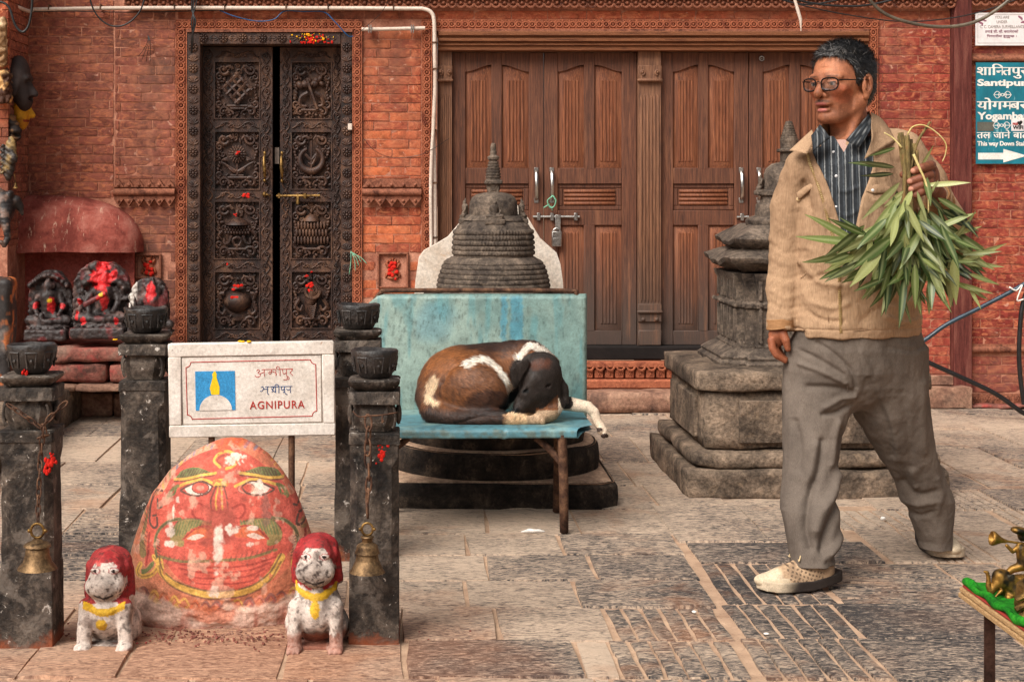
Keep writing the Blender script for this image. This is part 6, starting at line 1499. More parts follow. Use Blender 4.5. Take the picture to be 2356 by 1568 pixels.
m = MB(); h = 13*KC; m.box((ccx-h, CD-h, zc(444)), (ccx+h, CD+h, zc(424)), .003); h = 20*KC; m.box((ccx-h, CD-h, zc(424)), (ccx+h, CD+h, zc(414)), .004); m.obj('harmika', M['shrine_stone'], CS_, smooth=40, jit=.001)
sp = [(15, 414), (16, 402)]
for i in range(8): y = 398-i*6.6; r = (17.5, 18, 18, 17.5, 16.5, 15, 13.5, 12)[i]; sp += [(r, y), (r, y-3.6), (r-2.6, y-4.4), (r-2.6, y-6)]
sp += [(9, 345), (13, 343), (13.5, 337), (9, 334), (7, 332), (8, 326), (6.5, 322), (7, 316), (5, 306), (0, 305)]
m = MB(); m.lathe([(r*KC, zc(y+24)) for r, y in sp], (ccx, CD, 0), 28); m.obj('spire', M['shrine_stone'], CS_, smooth=35)
def mini(p): return np.minimum(seated(p, (0, 0, .012), .062), sbox(p, (0, .0, .004), (.030, .02, .008), .003))
Vm, Qm = iso(mini, (-.045, -.03, -.012), (.045, .025, .085), .0022); MINI = mesh_np('niche_figure', Vm, Qm, True); MINI.materials.append(M['shrine_stone'])
for q in range(4):
    a = -PI/2+q*PI/2; o = bpy.data.objects.new('niche_figure', MINI); COL.objects.link(o); o.parent = CS_; r = 64*KC
    o.location = Vector((ccx+r*math.cos(a), CD+r*math.sin(a), zc(512)))-CS_.location; o.rotation_euler = (0, 0, a+PI/2); o.scale = (1.35,)*3
def disc(name, r, d0, z0, z1, mat, parent, square=False, n=64, c=None, amp=.008):
    cx, cy = c if c else (ccx, CD); V = []
    for z, q in ((z0, 1.), ((z0*.6+z1*.4), 1.01), (z1-.014, 1.), (z1, .97)):
        if square: V.append(sqring(cx, cy, z, r*q, r*.14))
        else: t = np.arange(n)*2*PI/n; V.append(np.stack([cx+r*q*np.cos(t), cy+r*q*np.sin(t), np.full(n, z)], -1))
    m = MB(); m.loft(V); return m.obj(name, M[mat], parent, smooth=40, jit=amp, jsc=6)
disc('base_step', .455, 0, -.01, .089, 'dark_plinth', CS_, True); disc('base_step', .425, 0, .089, .194, 'dark_plinth', CS_); disc('base_step', .365, 0, .194, .30, 'dark_plinth', CS_)
for r_, z_ in ((.44, .089), (.412, .194)): disc('lit_tread', r_, 0, z_-.006, z_+.005, 'lit_tread', CS_, r_ == .44, amp=.003)  # thin pale discs added to brighten the step tops against the risers
disc('pedestal', .29, 0, .30, .78, 'dark_plinth', CS_)
m = MB(); k = 7.1/F; out = [(952, 700), (957, 640), (965, 592), (975, 576), (1000, 562), (1030, 545), (1056, 518), (1080, 495), (1100, 470), (1190, 470), (1214, 500), (1240, 545), (1262, 566), (1278, 580), (1287, 606), (1293, 650), (1295, 700)]
m.prism([((x-CX)*k, H-(y-CY)*k) for x, y in out]+[((1295-CX)*k, -.01), ((952-CX)*k, -.01)], 7.06, 7.14); tag(m.obj('whitewashed_slab', M['white_slab'], smooth=30, jit=.004, jsc=9), 'whitewashed shouldered stone slab standing behind the small stupa', 'stone')
# ---------------------------------------------------------------- taller shrine on the right
TD = 6.9; KT = TD/F; tcx = 1.598; zt_ = lambda y: H-(y-CY)*KT
TS_ = empty('stone_stupa', (tcx, TD, 0), 'tall roofed stone stupa on a square plinth behind the man', 'stupa')
def sqblock(name, h, z0, z1, mat='plinth_stone', amp=.009, bev=.014, n=(10, 10, 5)):
    m = MB(); rough_box(m, (tcx-h, TD-h, z0), (tcx+h, TD+h, z1), n, amp, 9, bev, int(z1*100)); return m.obj(name, M[mat], TS_, smooth=True)
sqblock('plinth_base', .515, -.02, .105); sqblock('plinth_roll', .49, .103, .178, bev=.035, amp=.005); sqblock('plinth_block', .435, .176, .402, amp=.006); sqblock('plinth_slab', .462, .400, .486, bev=.02, amp=.007)
# recessed faces on the plinth block
m = MB(); m.box((tcx-.30, TD-.452, .20), (tcx-.02, TD-.43, .37), .004); m.box((tcx+.05, TD-.452, .20), (tcx+.38, TD-.43, .37), .004); m.box((tcx-.452, TD-.3, .20), (tcx-.43, TD+.3, .37), .004); m.obj('plinth_panel', M['plinth_stone'], TS_, smooth=40, jit=.004, jsc=12)
def redented(h, z, cut=.28):
    """square with stepped corners"""
    c = h*cut; pts = [(h-2*c*.5, -h), (h-c*.5, -h), (h-c*.5, -h+c*.5), (h, -h+c*.5)]; out = []
    for q in range(4):
        a = q*PI/2
        for (x, y) in [(h-c, -h), (h-c, -h+c*.4), (h-c*.4, -h+c*.4), (h-c*.4, -h+c), (h, -h+c)]: out.append((tcx+x*math.cos(a)-y*math.sin(a), TD+x*math.sin(a)+y*math.cos(a), z))
    return out
def red_loft(name, prof, mat='shrine_stone', jit=.003): m = MB(); m.loft([redented(h*KT, zt_(y)) for y, h in prof]); return m.obj(name, M[mat], TS_, smooth=38, jit=jit, jsc=16)
red_loft('base_moulding', [(838, 184), (818, 186), (812, 178), (806, 180), (796, 166), (788, 150), (784, 150)])
red_loft('shaft', [(790, 150), (778, 142), (770, 143), (750, 140), (700, 140), (698, 146), (690, 147), (684, 141), (660, 142), (640, 146), (632, 150), (622, 152)])
m = MB()
for sx in (-1, 0, 1):
    for (y0, y1) in ((775, 702), (682, 636)):
        x = tcx+sx*74*KT
        for w in (-22, 22): m.box((x+(w-4)*KT, TD-147*KT, zt_(y0)), (x+(w+4)*KT, TD-138*KT, zt_(y1)), .002)
        m.tube([(x+22*KT*math.cos(a), TD-143*KT, zt_(y1)+10*KT*math.sin(a)) for a in np.linspace(0, PI, 9)], 4*KT, 5)
        yy = TD-sx*74*KT
        for w in (-22, 22): m.box((tcx-147*KT, yy+(w-4)*KT, zt_(y0)), (tcx-138*KT, yy+(w+4)*KT, zt_(y1)), .002)
        if y1 < 690: m.ball((x, TD-141*KT, zt_((y0+y1)/2+4)), (9*KT, 8*KT, 22*KT), 8, 6)
for q in range(15): m.ball((tcx+(q-7)*19*KT, TD-148*KT, zt_(692)), 5*KT, 6, 4); m.ball((tcx-148*KT, TD+(q-7)*19*KT, zt_(692)), 5*KT, 6, 4); m.ball((tcx+(q-7)*19*KT, TD-150*KT, zt_(774)), 4*KT, 6, 4)
m.obj('carving', M['shrine_stone'], TS_, smooth=40)
def eave(name, y_top, r_top, y_e, r_e, th, lift):
    """square roof whose corners and mid-lobes curl up"""
    m = MB(); n = 96; V = []
    def ring(r, y, w):
        out = []
        for i in range(n):
            a = 2*PI*i/n; c, s = math.cos(a), math.sin(a); q = 1/max(abs(c), abs(s)); q = q**.9; lob = (abs(math.sin(2*a)))**3*lift+.35*lift*abs(math.cos(6*a))**2
            out.append((tcx+r*q*c*KT, TD+r*q*s*KT, zt_(y)+lob*w*KT))
        return out
    R_ = [ring(r_e*.80, y_e+th+4, .2), ring(r_e*.98, y_e+th*.5, .9), ring(r_e, y_e, 1.), ring(r_e*.985, y_e-3, 1.)]
    for t in np.linspace(.15, 1, 7): R_.append(ring(r_e+(r_top-r_e)*t, y_e+(y_top-y_e)*(t**.75), (1-t)*.8))
    m.loft(R_); return m.obj(name, M['shrine_stone'], TS_, smooth=40, jit=.003, jsc=14)
eave('lower_roof', 568, 120, 600, 172, 16, 12); eave('upper_roof', 516, 96, 556, 148, 14, 10)
red_loft('neck', [(580, 128), (562, 120), (552, 122)])
m = MB(); m.lathe([(r*KT, zt_(y)) for r, y in ((96, 546), (102, 540), (102, 532), (94, 528), (90, 526), (98, 518), (99, 506), (93, 500), (84, 498), (78, 496), (75, 470), (66, 466), (63, 452), (70, 448), (70, 440), (58, 436), (57, 424), (57, 400), (50, 385), (38, 377), (18, 373), (0, 372))], (tcx, TD, 0), 48, fr=lambda r, z, th: r*(1+.016*np.sin(th*18)*(z < zt_(498))*(z > zt_(545)))); m.obj('dome', M['shrine_stone'], TS_, smooth=45, jit=.003, jsc=20)
m = MB(); h = 17*KT; m.box((tcx-h, TD-h, zt_(374)), (tcx+h, TD+h, zt_(350)), .003); h = 24*KT; m.box((tcx-h, TD-h, zt_(350)), (tcx+h, TD+h, zt_(342)), .004); m.obj('harmika', M['shrine_stone'], TS_, smooth=40)
sp = [(19, 342), (20, 326)]
for i in range(8): y = 324-i*5.6; r = 21-i*1.7; sp += [(r, y), (r, y-3), (r-2, y-3.8), (r-2, y-5)]
sp += [(6, 279), (0, 278)]
m = MB(); m.lathe([(r*KT, zt_(y)) for r, y in sp], (tcx, TD, 0), 28); m.obj('spire', M['shrine_stone'], TS_, smooth=35)
for q in range(4):
    a = -PI/2+q*PI/2; o = bpy.data.objects.new('niche_figure', MINI); COL.objects.link(o); o.parent = TS_; r = 64*KT; o.location = Vector((tcx+r*math.cos(a), TD+r*math.sin(a), zt_(446)))-TS_.location; o.rotation_euler = (0, 0, a+PI/2); o.scale = (1.2,)*3
# ---------------------------------------------------------------- turquoise bench
def bench_col(V):
    k = 6.2; x = V[:, 0]*F/k+CX; y = CY-(V[:, 2]-H)*F/k; n = fbm(V, (30, 30, 5), 4, 2); n2 = fbm(V, (5, 5, 4), 3, 5); n3 = fbm(V, 70, 3, 8)
    C = np.tile(np.array(srgb(118, 146, 140)), (len(V), 1)); C = mixc(C, srgb(156, 174, 162), sstep(-.2, .6, n2)*.7); C = mixc(C, srgb(90, 144, 148), sstep(.1, .8, n)*.6)
    e = ((x-985)/75)**2+((y-740)/52)**2+n2*.7; C = mixc(C, srgb(92, 146, 160), (1-sstep(.2, 1.5, e+n*.3))*.45)
    for (xa, xb) in ((1154, 1166), (1176, 1202)): C = mixc(C, srgb(82, 142, 158), sstep(xa-5, xa+3, x+n3*4)*(1-sstep(xb-3, xb+4, x+n3*4))*(1-sstep(770, 830, y+n2*30))*sstep(676, 684, y)*.9)
    C = mixc(C, srgb(66, 82, 76), sstep(.25, .8, fbm(V, (150, 150, 60), 4, 8))*.5); C = mixc(C, srgb(112, 100, 80), sstep(.4, .9, fbm(V, 22, 3, 11))*.16)
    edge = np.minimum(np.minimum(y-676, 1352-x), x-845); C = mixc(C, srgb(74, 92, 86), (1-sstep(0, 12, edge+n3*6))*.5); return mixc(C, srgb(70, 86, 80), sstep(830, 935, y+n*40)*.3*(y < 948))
def seat_col(V):
    n = fbm(V, (8, 8, 8), 4, 2); n3 = fbm(V, 60, 3, 8); C = np.tile(np.array(srgb(82, 128, 138)), (len(V), 1)); C = mixc(C, srgb(128, 154, 148), sstep(-.1, .6, n)*.8); C = mixc(C, srgb(60, 70, 64), sstep(.3, .8, n3)*.5)
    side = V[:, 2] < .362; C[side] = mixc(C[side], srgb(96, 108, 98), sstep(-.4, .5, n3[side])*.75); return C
M['bench'] = mk('chipped_turquoise_enamel', [(.1,)*3, (.2,)*3], 20, vcol=1, fine=(.18, 10), bump=.25, bscale=40, bdist=.003, rough=.5, spec=.5)
BN = empty('bench', ((1100-CX)*6/F, 6., 0), 'turquoise sheet metal bench with the sleeping dog on it', 'bench')
def plate(x0, x1, y0, y1, nx, ny): return np.meshgrid(np.linspace(x0, x1, nx), np.linspace(y0, y1, ny))
kb = 6.2/F; bx = lambda x: (x-CX)*kb; bz = lambda y: H-(y-CY)*kb
def backrest():
    nx, nz = 220, 130; X, Z = plate(bx(844), bx(1351), bz(960), bz(676), nx, nz)
    Yb = 6.2-.004*np.sin((X-X.min())/(X.max()-X.min())*PI)+.002*fbm(np.stack([X, X*0, Z], -1).reshape(-1, 3), 4, 2, 3).reshape(X.shape)
    u = (X-X.min())/(X.max()-X.min()); top = bz(676); r = .02; Yb = Yb+np.where(Z > top-r, (Z-top+r)**2/r*.8, 0); Yb = Yb+np.where(X > bx(1351)-.015, (X-bx(1351)+.015)**2/.015*.8, 0)
    dz = np.clip((bx(866)-X)/(bx(866)-bx(844)), 0, 1); Z = np.minimum(Z, top-dz*.028-(dz > .0)*.012)
    V = np.stack([X, Yb, Z], -1).reshape(-1, 3); i, j = np.meshgrid(np.arange(nz-1), np.arange(nx-1), indexing='ij'); Q = np.stack([i*nx+j, i*nx+j+1, (i+1)*nx+j+1, (i+1)*nx+j], -1).reshape(-1, 4)
    n = len(V); V2 = V+np.array((0, .006, 0)); ring = np.concatenate([np.arange(nx), np.arange(1, nz)*nx+nx-1, (nz-1)*nx+np.arange(nx-2, -1, -1), np.arange(nz-2, 0, -1)*nx]); s = np.stack([ring, ring+n, np.roll(ring, -1)+n, np.roll(ring, -1)], -1)
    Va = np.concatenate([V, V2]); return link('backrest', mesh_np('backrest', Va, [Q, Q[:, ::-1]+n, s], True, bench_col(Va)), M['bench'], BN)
backrest()
def seat():
    zt = .369; Xl, Xr, Yf, Yb = -.20, .648, 5.72, 6.195; m = MB(); prof = [(Yb, zt), (Yf+.02, zt), (Yf+.008, zt-.003), (Yf, zt-.012), (Yf, zt-.034), (Yf+.006, zt-.036), (Yf+.03, zt-.020), (Yb, zt-.010)]
    yy = []
    for (a, b), n in zip(zip(prof[:-1], prof[1:]), (34, 2, 2, 4, 1, 1, 6)):
        for t in np.arange(n)/n: yy.append((a[0]+(b[0]-a[0])*t, a[1]+(b[1]-a[1])*t))
    yy.append(prof[-1]); xs = np.linspace(0, 1, 130); V = []
    for x in xs:
        for y, z in yy:
            cut = max(0, .085-(y-Yf))*.75; X = Xl+(Xr-cut-Xl)*x; dent = -.004*math.exp(-((X-.33)/.008)**2)*(y < Yf+.01); V.append((X, y-dent*.6, z+dent+.0012*math.sin(X*9+y*5)))
    k = len(yy); Q = np.array([(i*k+j, (i+1)*k+j, (i+1)*k+j+1, i*k+j+1) for i in range(len(xs)-1) for j in range(k-1)]); V = np.array(V)
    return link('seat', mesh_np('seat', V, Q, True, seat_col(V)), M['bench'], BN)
seat()
m = MB(); m.tube(spline([(bx(862), 6.215, bz(705)), (bx(864), 6.215, bz(688)), (bx(878), 6.215, bz(673)), (bx(900), 6.215, bz(669)), (bx(1100), 6.215, bz(668)), (bx(1305), 6.215, bz(669)), (bx(1325), 6.215, bz(674)), (bx(1330), 6.216, bz(690))], 8), .0085, 10); m.obj('rail', M['rust'], BN, smooth=60)
for (x0, y0, x1, yb_, d) in ((1293, 1010, 1298, 1228, 5.735), (1284, 1015, 1281, 1176, 6.1), (880, 1010, 876, 1228, 5.735), (905, 1015, 903, 1176, 6.1)):
    m = MB(); a = P(x0, y0, d); b = P(x1, yb_, d); a[2] = .345; b[2] = .0; m.tube([a, (a+b)/2+(.002, 0, 0), b+(0, 0, .004), b], (.0165, .0165, .0155, .011), 12); m.obj('leg', M['rust'], BN, smooth=50)
m = MB(); m.tube([P(1232, 1006, 5.76), P(1262, 1030, 5.76), P(1290, 1062, 5.745)], .0125, 10); m.tube([P(940, 1006, 5.76), P(910, 1030, 5.76), P(882, 1062, 5.745)], .0125, 10)
for d in (5.78, 6.14): m.box((-.14, d-.012, .335), (.575, d+.012, .350))
for x in (-.1, .545): m.box((x-.012, 5.74, .337), (x+.012, 6.16, .348))
m.obj('underframe', M['rust'], BN, smooth=40)
# ---------------------------------------------------------------- padlock, string, litter
m = MB(); fb(m, 1271, 532, 1294, 568, -.052, -.034, .004); fb(m, 1274, 548, 1291, 562, -.034, -.031, .001); o = m.obj('padlock', M['steel'], smooth=40); tag(o, 'steel padlock hanging from the door bolt', 'padlock')
m = MB(); wt(m, arc(1282.5, 534, 8.5, -.05, PI+.05, 10), 2.2, -.043, 8); m.obj('shackle', M['steel'], o, smooth=60)
M['green_string'] = flat('green_nylon_string', srgb(118, 176, 146))
m = MB()
for s in range(3): wt(m, spline([(1272+s, 450), (1262-s, 462), (1266+s, 478), (1276, 474), (1281-s, 462), (1274, 450+s)], 4), 1.2, -.03+.004*s, 5)
wt(m, spline([(1266, 470), (1258, 474), (1252, 478)], 3), 1.3, -.03, 5); wt(m, spline([(1268, 474), (1272, 484)], 3), 1.3, -.03, 5); tag(m.obj('green_string', M['green_string'], smooth=True), 'green string loop tied to the door handle', 'string')
m = MB()
for (a, b) in (((808, 578), (832, 602)), ((812, 582), (845, 606)), ((812, 584), (818, 622)), ((810, 580), (826, 610)), ((808, 577), (804, 630))): wt(m, spline([a, ((a[0]+b[0])/2+2, (a[1]+b[1])/2-3), b], 4), .9, .05, 5)
tag(m.obj('green_string', M['green_string'], smooth=True), 'frayed green string tuft on the carved door frame', 'string')
def litter(x, y, sx, sy, lab, name='paper_scrap', col='letter_white', cat='litter'):
    m = MB(); c = G(x, y)
    if name == 'feather': m.tube(spline([c+(-.04, 0, .006), c+(-.01, -.004, .01), c+(.02, -.002, .009), c+(.043, .004, .006)], 4), (.002, .004, .006, .007, .008, .008, .007, .006, .007, .006, .004, .003, .001), 6)
    else: m.ball(c+(0, 0, sy*.4), (sx, sx*.8, sy), 8, 5)
    return tag(m.obj(name, M[col], smooth=True, jit=.002, jsc=60), lab, cat)
litter(1226, 1226, 0, 0, 'white feather lying under the bench front leg', 'feather', cat='feather'); litter(1597, 1408, .008, .004, 'white scrap on the ribbed paving in front of the man'); litter(1764, 1458, .007, .003, 'pale flat scrap at the seam of ribbed paving stones'); litter(2032, 1194, .01, .008, 'white pebble in the broken paving crack behind the man', 'pebble', cat='pebble')
GV = MB()
for q in range(420):
    x = random.gauss(500, 190); y = random.gauss(1462, 10); c = G(x, y); r = random.uniform(.0015, .005); GV.ball(c+(0, 0, r*.3), (r, r, r*.7), 5, 3)
tag(GV.obj('brick_crumbs', M['stone_red']), 'red grit and crumbs along the foot of the painted stone', kind='stuff')
# ---------------------------------------------------------------- souvenir table at the lower right
TX, TY = (2200-CX)*3.45/F, 3.45; tz = H-(1340-CY)*3.45/F
TB = empty('souvenir_table', (TX+.5, TY-.3, 0), 'low table edge with green cloth at the lower right corner', 'table')
M['ply'] = mk('plywood_edge', [srgb(150, 112, 74), srgb(206, 170, 122)], 14, stretch=(6, 6, 30), fine=(.4, 6), bump=.6, rough=.75); M['red_cloth'] = flat('red_felt', srgb(150, 52, 44), .95, .5, .3); M['green_cloth'] = mk('green_velvet', [srgb(10, 78, 12), srgb(26, 124, 22), srgb(52, 150, 36)], 28, fine=(.4, 7), bump=.8, bscale=120, bdist=.004, rough=.95)
for i, (z0, z1) in enumerate(((-.030, -.019), (-.018, -.008))): m = MB(); m.box((TX+.004+i*.003, TY-.9, tz+z0), (TX+1.3, TY, tz+z1), .002); m.obj('board', M['ply'], TB, jit=.0015, jsc=30)
m = MB(); m.box((TX+.010, TY-.9, tz-.0075), (TX+1.3, TY-.006, tz-.002), .002); m.obj('red_cloth', M['red_cloth'], TB, jit=.001)
n = 60; U, Vv = np.meshgrid(np.linspace(0, 1, n), np.linspace(0, 1, n)); Xc = TX+.012+1.26*U**1.5; Yc = TY-.012-.86*Vv; Zc = tz+.001+.009*np.exp(-(U**1.5*1.26/.016)**2)+.004*np.abs(fbm(np.stack([Xc, Yc, Xc*0], -1).reshape(-1, 3), 14, 3, 4)).reshape(n, n); Va = np.stack([Xc, Yc, Zc], -1).reshape(-1, 3)
i, j = np.meshgrid(np.arange(n-1), np.arange(n-1), indexing='ij'); Qg = np.stack([i*n+j, (i+1)*n+j, (i+1)*n+j+1, i*n+j+1], -1).reshape(-1, 4); link('green_cloth', mesh_np('green_cloth', Va, Qg, True), M['green_cloth'], TB)
m = MB(); m.tube([(TX+.016, TY-.012-t, tz+.006+.003*math.sin(t*60)) for t in np.linspace(0, .85, 60)], .0085+.0018*np.sin(np.linspace(0, 40, 60)), 8); m.obj('cloth_hem', M['green_cloth'], TB, smooth=True)
M['dark_steel'] = mk('dark_steel_angle', [srgb(42, 28, 24), srgb(74, 52, 44)], 14, fine=(.3, 8), bump=.3, rough=.5, metal=.3)
lx, ly = (2254-CX)*3.36/F, 3.36; m = MB(); m.box((lx, ly-.028, 0), (lx+.022, ly-.024, tz-.03)); m.box((lx+.018, ly-.024, 0), (lx+.022, ly+.004, tz-.03)); m.obj('leg', M['dark_steel'], TB)
ed = 3.33; ke = ed/F; eo = lambda x, y, q=0.: P(x, y, ed)+np.array((0, q, 0)); er = lambda a, b, c: np.array((a*ke, b*ke, c*ke))
def f_eleph(p):
    d = ell(p, eo(2352, 1356), er(46, 34, 36)); d = su(d, ell(p, eo(2304, 1332, -.004), er(24, 20, 25)), 8*ke); d = su(d, ell(p, eo(2296, 1320, -.006), er(13, 15, 12)), 6*ke)
    d = su(d, chain(p, [eo(2290, 1340, -.008), eo(2277, 1358, -.008), eo(2271, 1345, -.008), eo(2271, 1326, -.008), eo(2268, 1314, -.008)], [11*ke, 8*ke, 6.5*ke, 5*ke, 4.5*ke]), 5*ke); d = su(d, cap(p, eo(2268, 1315, -.008), eo(2262, 1312, -.008), 3*ke), 2*ke)
    d = su(d, cap(p, eo(2296, 1352, -.02), eo(2278, 1368, -.024), 4.5*ke, 2*ke), 3*ke); d = su(d, ell(p, eo(2324, 1336, -.018), er(15, 5, 22), roty(-.25)), 4*ke)
    for (x, q) in ((2315, -.016), (2312, .02), (2372, -.016), (2380, .02)): d = su(d, cap(p, eo(x, 1370, q), eo(x-4, 1396, q), 10*ke, 9*ke), 4*ke)
    return d-.0006*np.sin(p[:, 0]*900).astype(f32)*(p[:, 0] > eo(2340, 0)[0])
def f_musician(p):
    d = cap(p, eo(2356, 1296), eo(2350, 1262), 15*ke, 13*ke); d = su(d, ell(p, eo(2352, 1230), er(11, 11, 15)), 4*ke); d = su(d, ell(p, eo(2344, 1219, -.003), er(20, 16, 9), roty(.15)), 3*ke)
    d = su(d, chain(p, [eo(2344, 1256), eo(2330, 1268), eo(2316, 1254)], [6*ke, 5*ke, 4*ke]), 3*ke); d = su(d, chain(p, [eo(2356, 1300), eo(2330, 1308), eo(2312, 1322)], [12*ke, 9*ke, 6*ke]), 4*ke)
    d = su(d, cap(p, eo(2368, 1252), eo(2310, 1243), 3*ke), 2*ke); d = su(d, cap(p, eo(2312, 1244), eo(2304, 1242), 5*ke), 2*ke)
    h = cap(p, eo(2304, 1242), eo(2286, 1238), 7*ke, 17*ke); return np.minimum(d, np.maximum(h, -(cap(p, eo(2296, 1240), eo(2276, 1236), 4*ke, 17*ke))))
c_br = lambda V: mixc(np.tile(np.array(srgb(150, 112, 56)), (len(V), 1)), srgb(48, 44, 36), sstep(-.05, .7, fbm(V, 42, 3, 2)))
M['vbrass'] = mk('antique_brass', [(.1,)*3, (.2,)*3], 30, vcol=1, fine=(.35, 6), bump=.4, bscale=150, bdist=.002, rough=.46, metal=.85)
tag(sdf_obj('elephant_figurine', f_eleph, eo(2250, 1412, -.09), eo(2412, 1290, .09), .0018, M['vbrass'], colf=c_br), 'brass elephant figurine with raised trunk on the green cloth', 'figurine')
tag(sdf_obj('musician_figurine', f_musician, eo(2260, 1335, -.05), eo(2390, 1200, .05), .0018, M['vbrass'], colf=c_br), 'brass musician figurine blowing a horn above the elephant', 'figurine')
m = MB(); c = P(2376, 1405, 3.2); m.lathe([(0, -.02), (.03, -.018), (.034, .0), (.03, .04), (.016, .052), (0, .055)], (c[0], c[1], c[2]+.012), 20, fr=lambda r, z, th: r*(1+.06*np.sin(th*20)))
for s in range(3): m.tube([(c[0]-.012*s+.02, c[1]-.03, c[2]+.06-.02*s), (c[0]-.045, c[1]-.032, c[2]+.03-.02*s)], (.011, .006), 8)
m.v = [np.concatenate(m.v)]; tag(m.obj('brass_trinket', M['brass'], smooth=40, jit=.001), 'green and gold horned trinket at the right edge of the green cloth', 'figurine')
# ------------------------------------------------------------------ figures: modelled in units of one picture px at their own distance
class Fig:
    def __init__(s, D): s.D = D; s.k = D/F
    def O(s, x, y, q=0.):
        """point seen at picture (x, y), standing q units behind the figure's own distance"""
        m = 1+q*s.k/s.D; return np.array((CX+(x-CX)*m, q, -(CY+(y-CY)*m)))
    def world(s, U): return np.stack([(U[:, 0]-CX)*s.k, s.D+U[:, 1]*s.k, H+(U[:, 2]+CY)*s.k], -1)
    def w(s, x, y, q=0.): return s.world(s.O(x, y, q)[None])[0]
    def sdf(s, name, f, lo, hi, h, mat, parent=None, colf=None, disp=None, mask=None):
        """lo/hi as (x, y, q) picture corners"""
        a = np.array((lo[0], lo[2], -hi[1]), float); b = np.array((hi[0], hi[2], -lo[1]), float)
        V, Q = iso(f, a, b, h)
        if mask is not None: V, Q = keep(V, Q, mask)
        if disp is not None: V = V+vnormals(V, Q)*disp(V)[:, None]
        o = link(name, mesh_np(name, s.world(V), Q, True, None if colf is None else colf(V)), mat, parent); o_V, o_Q = V, Q
        return o, V, Q
def tabloft(p, tab, yaw=0., ends=True, ex=2.):
    """horizontal sections: rows (y, cx, half width, half depth, cq)"""
    t = np.array(tab, float); y = -p[:, 2]; g = lambda i: np.interp(y, t[:, 0], t[:, i]).astype(f32)
    dx, dq, a, b = p[:, 0]-g(1), p[:, 1]-g(4), g(2), g(3)
    if yaw: c, s = math.cos(yaw), math.sin(yaw); dx, dq = c*dx+s*dq, -s*dx+c*dq
    r = (np.abs(dx/a)**ex+np.abs(dq/b)**ex)**(1/ex); d = (r-1)*np.minimum(a, b)*.92
    if ends: d = np.maximum(d, np.maximum(t[0, 0]-y, y-t[-1, 0]))
    return d.astype(f32)
def creases(p, lst, front=True):
    """sum of raised (+) or sunk (-) folds along picture polylines: (points, width, height)"""
    q = np.stack([p[:, 0], -p[:, 2]], -1); r = np.zeros(len(p), f32)
    for pts, w, h in lst:
        pts = np.array(pts, float); lo, hi = pts.min(0)-3*w, pts.max(0)+3*w; ix = np.where(((q > lo) & (q < hi)).all(1))[0]
        if len(ix):
            sp = spline(pts, 4) if len(pts) > 2 else pts; d = poly2(q[ix], sp); r[ix] += (h*np.exp(-(d/w)**2)).astype(f32)
    return r
def strands(V, Q, n, dirf, lenf, width, colf, keepf=None, lift=.35, seed=1):
    """short hairs rooted on a surface; returns verts, tris, colours"""
    rs = np.random.RandomState(seed); A = np.linalg.norm(np.cross(V[Q[:, 2]]-V[Q[:, 0]], V[Q[:, 3]]-V[Q[:, 1]]), axis=1); f = rs.choice(len(Q), n, p=A/A.sum())
    u, v = rs.rand(n, 1), rs.rand(n, 1); a, b, c, d = [V[Q[f, i]] for i in range(4)]; p = (a*(1-u)+b*u)*(1-v)+(d*(1-u)+c*u)*v
    N = vnormals(V, Q); nn = N[Q[f, 0]]
    if keepf is not None: m = keepf(p, nn); p, nn = p[m], nn[m]
    n = len(p); t = dirf(p)+rs.normal(0, .22, (n, 3)); t -= nn*(t*nn).sum(1, keepdims=True); t /= np.linalg.norm(t, axis=1, keepdims=True)+1e-9
    L = lenf(p)*(.6+.8*rs.rand(n)); lf = lift*(.5+rs.rand(n)); s = np.cross(nn, t)
    mid = p+(t*.5+nn*lf[:, None]*.5)*L[:, None]; tip = p+(t*1.+nn*lf[:, None]*.6)*L[:, None]; w = width*(.6+.8*rs.rand(n, 1))
    W_ = np.stack([p-s*w-nn*.3*w, p+s*w-nn*.3*w, mid+s*w*.7, mid-s*w*.7, tip], 1).reshape(-1, 3); i = np.arange(n)*5
    return W_, [np.stack([i, i+1, i+2, i+3], -1), np.stack([i+3, i+2, i+4], -1)], np.repeat(colf(p, rs), 5, 0)
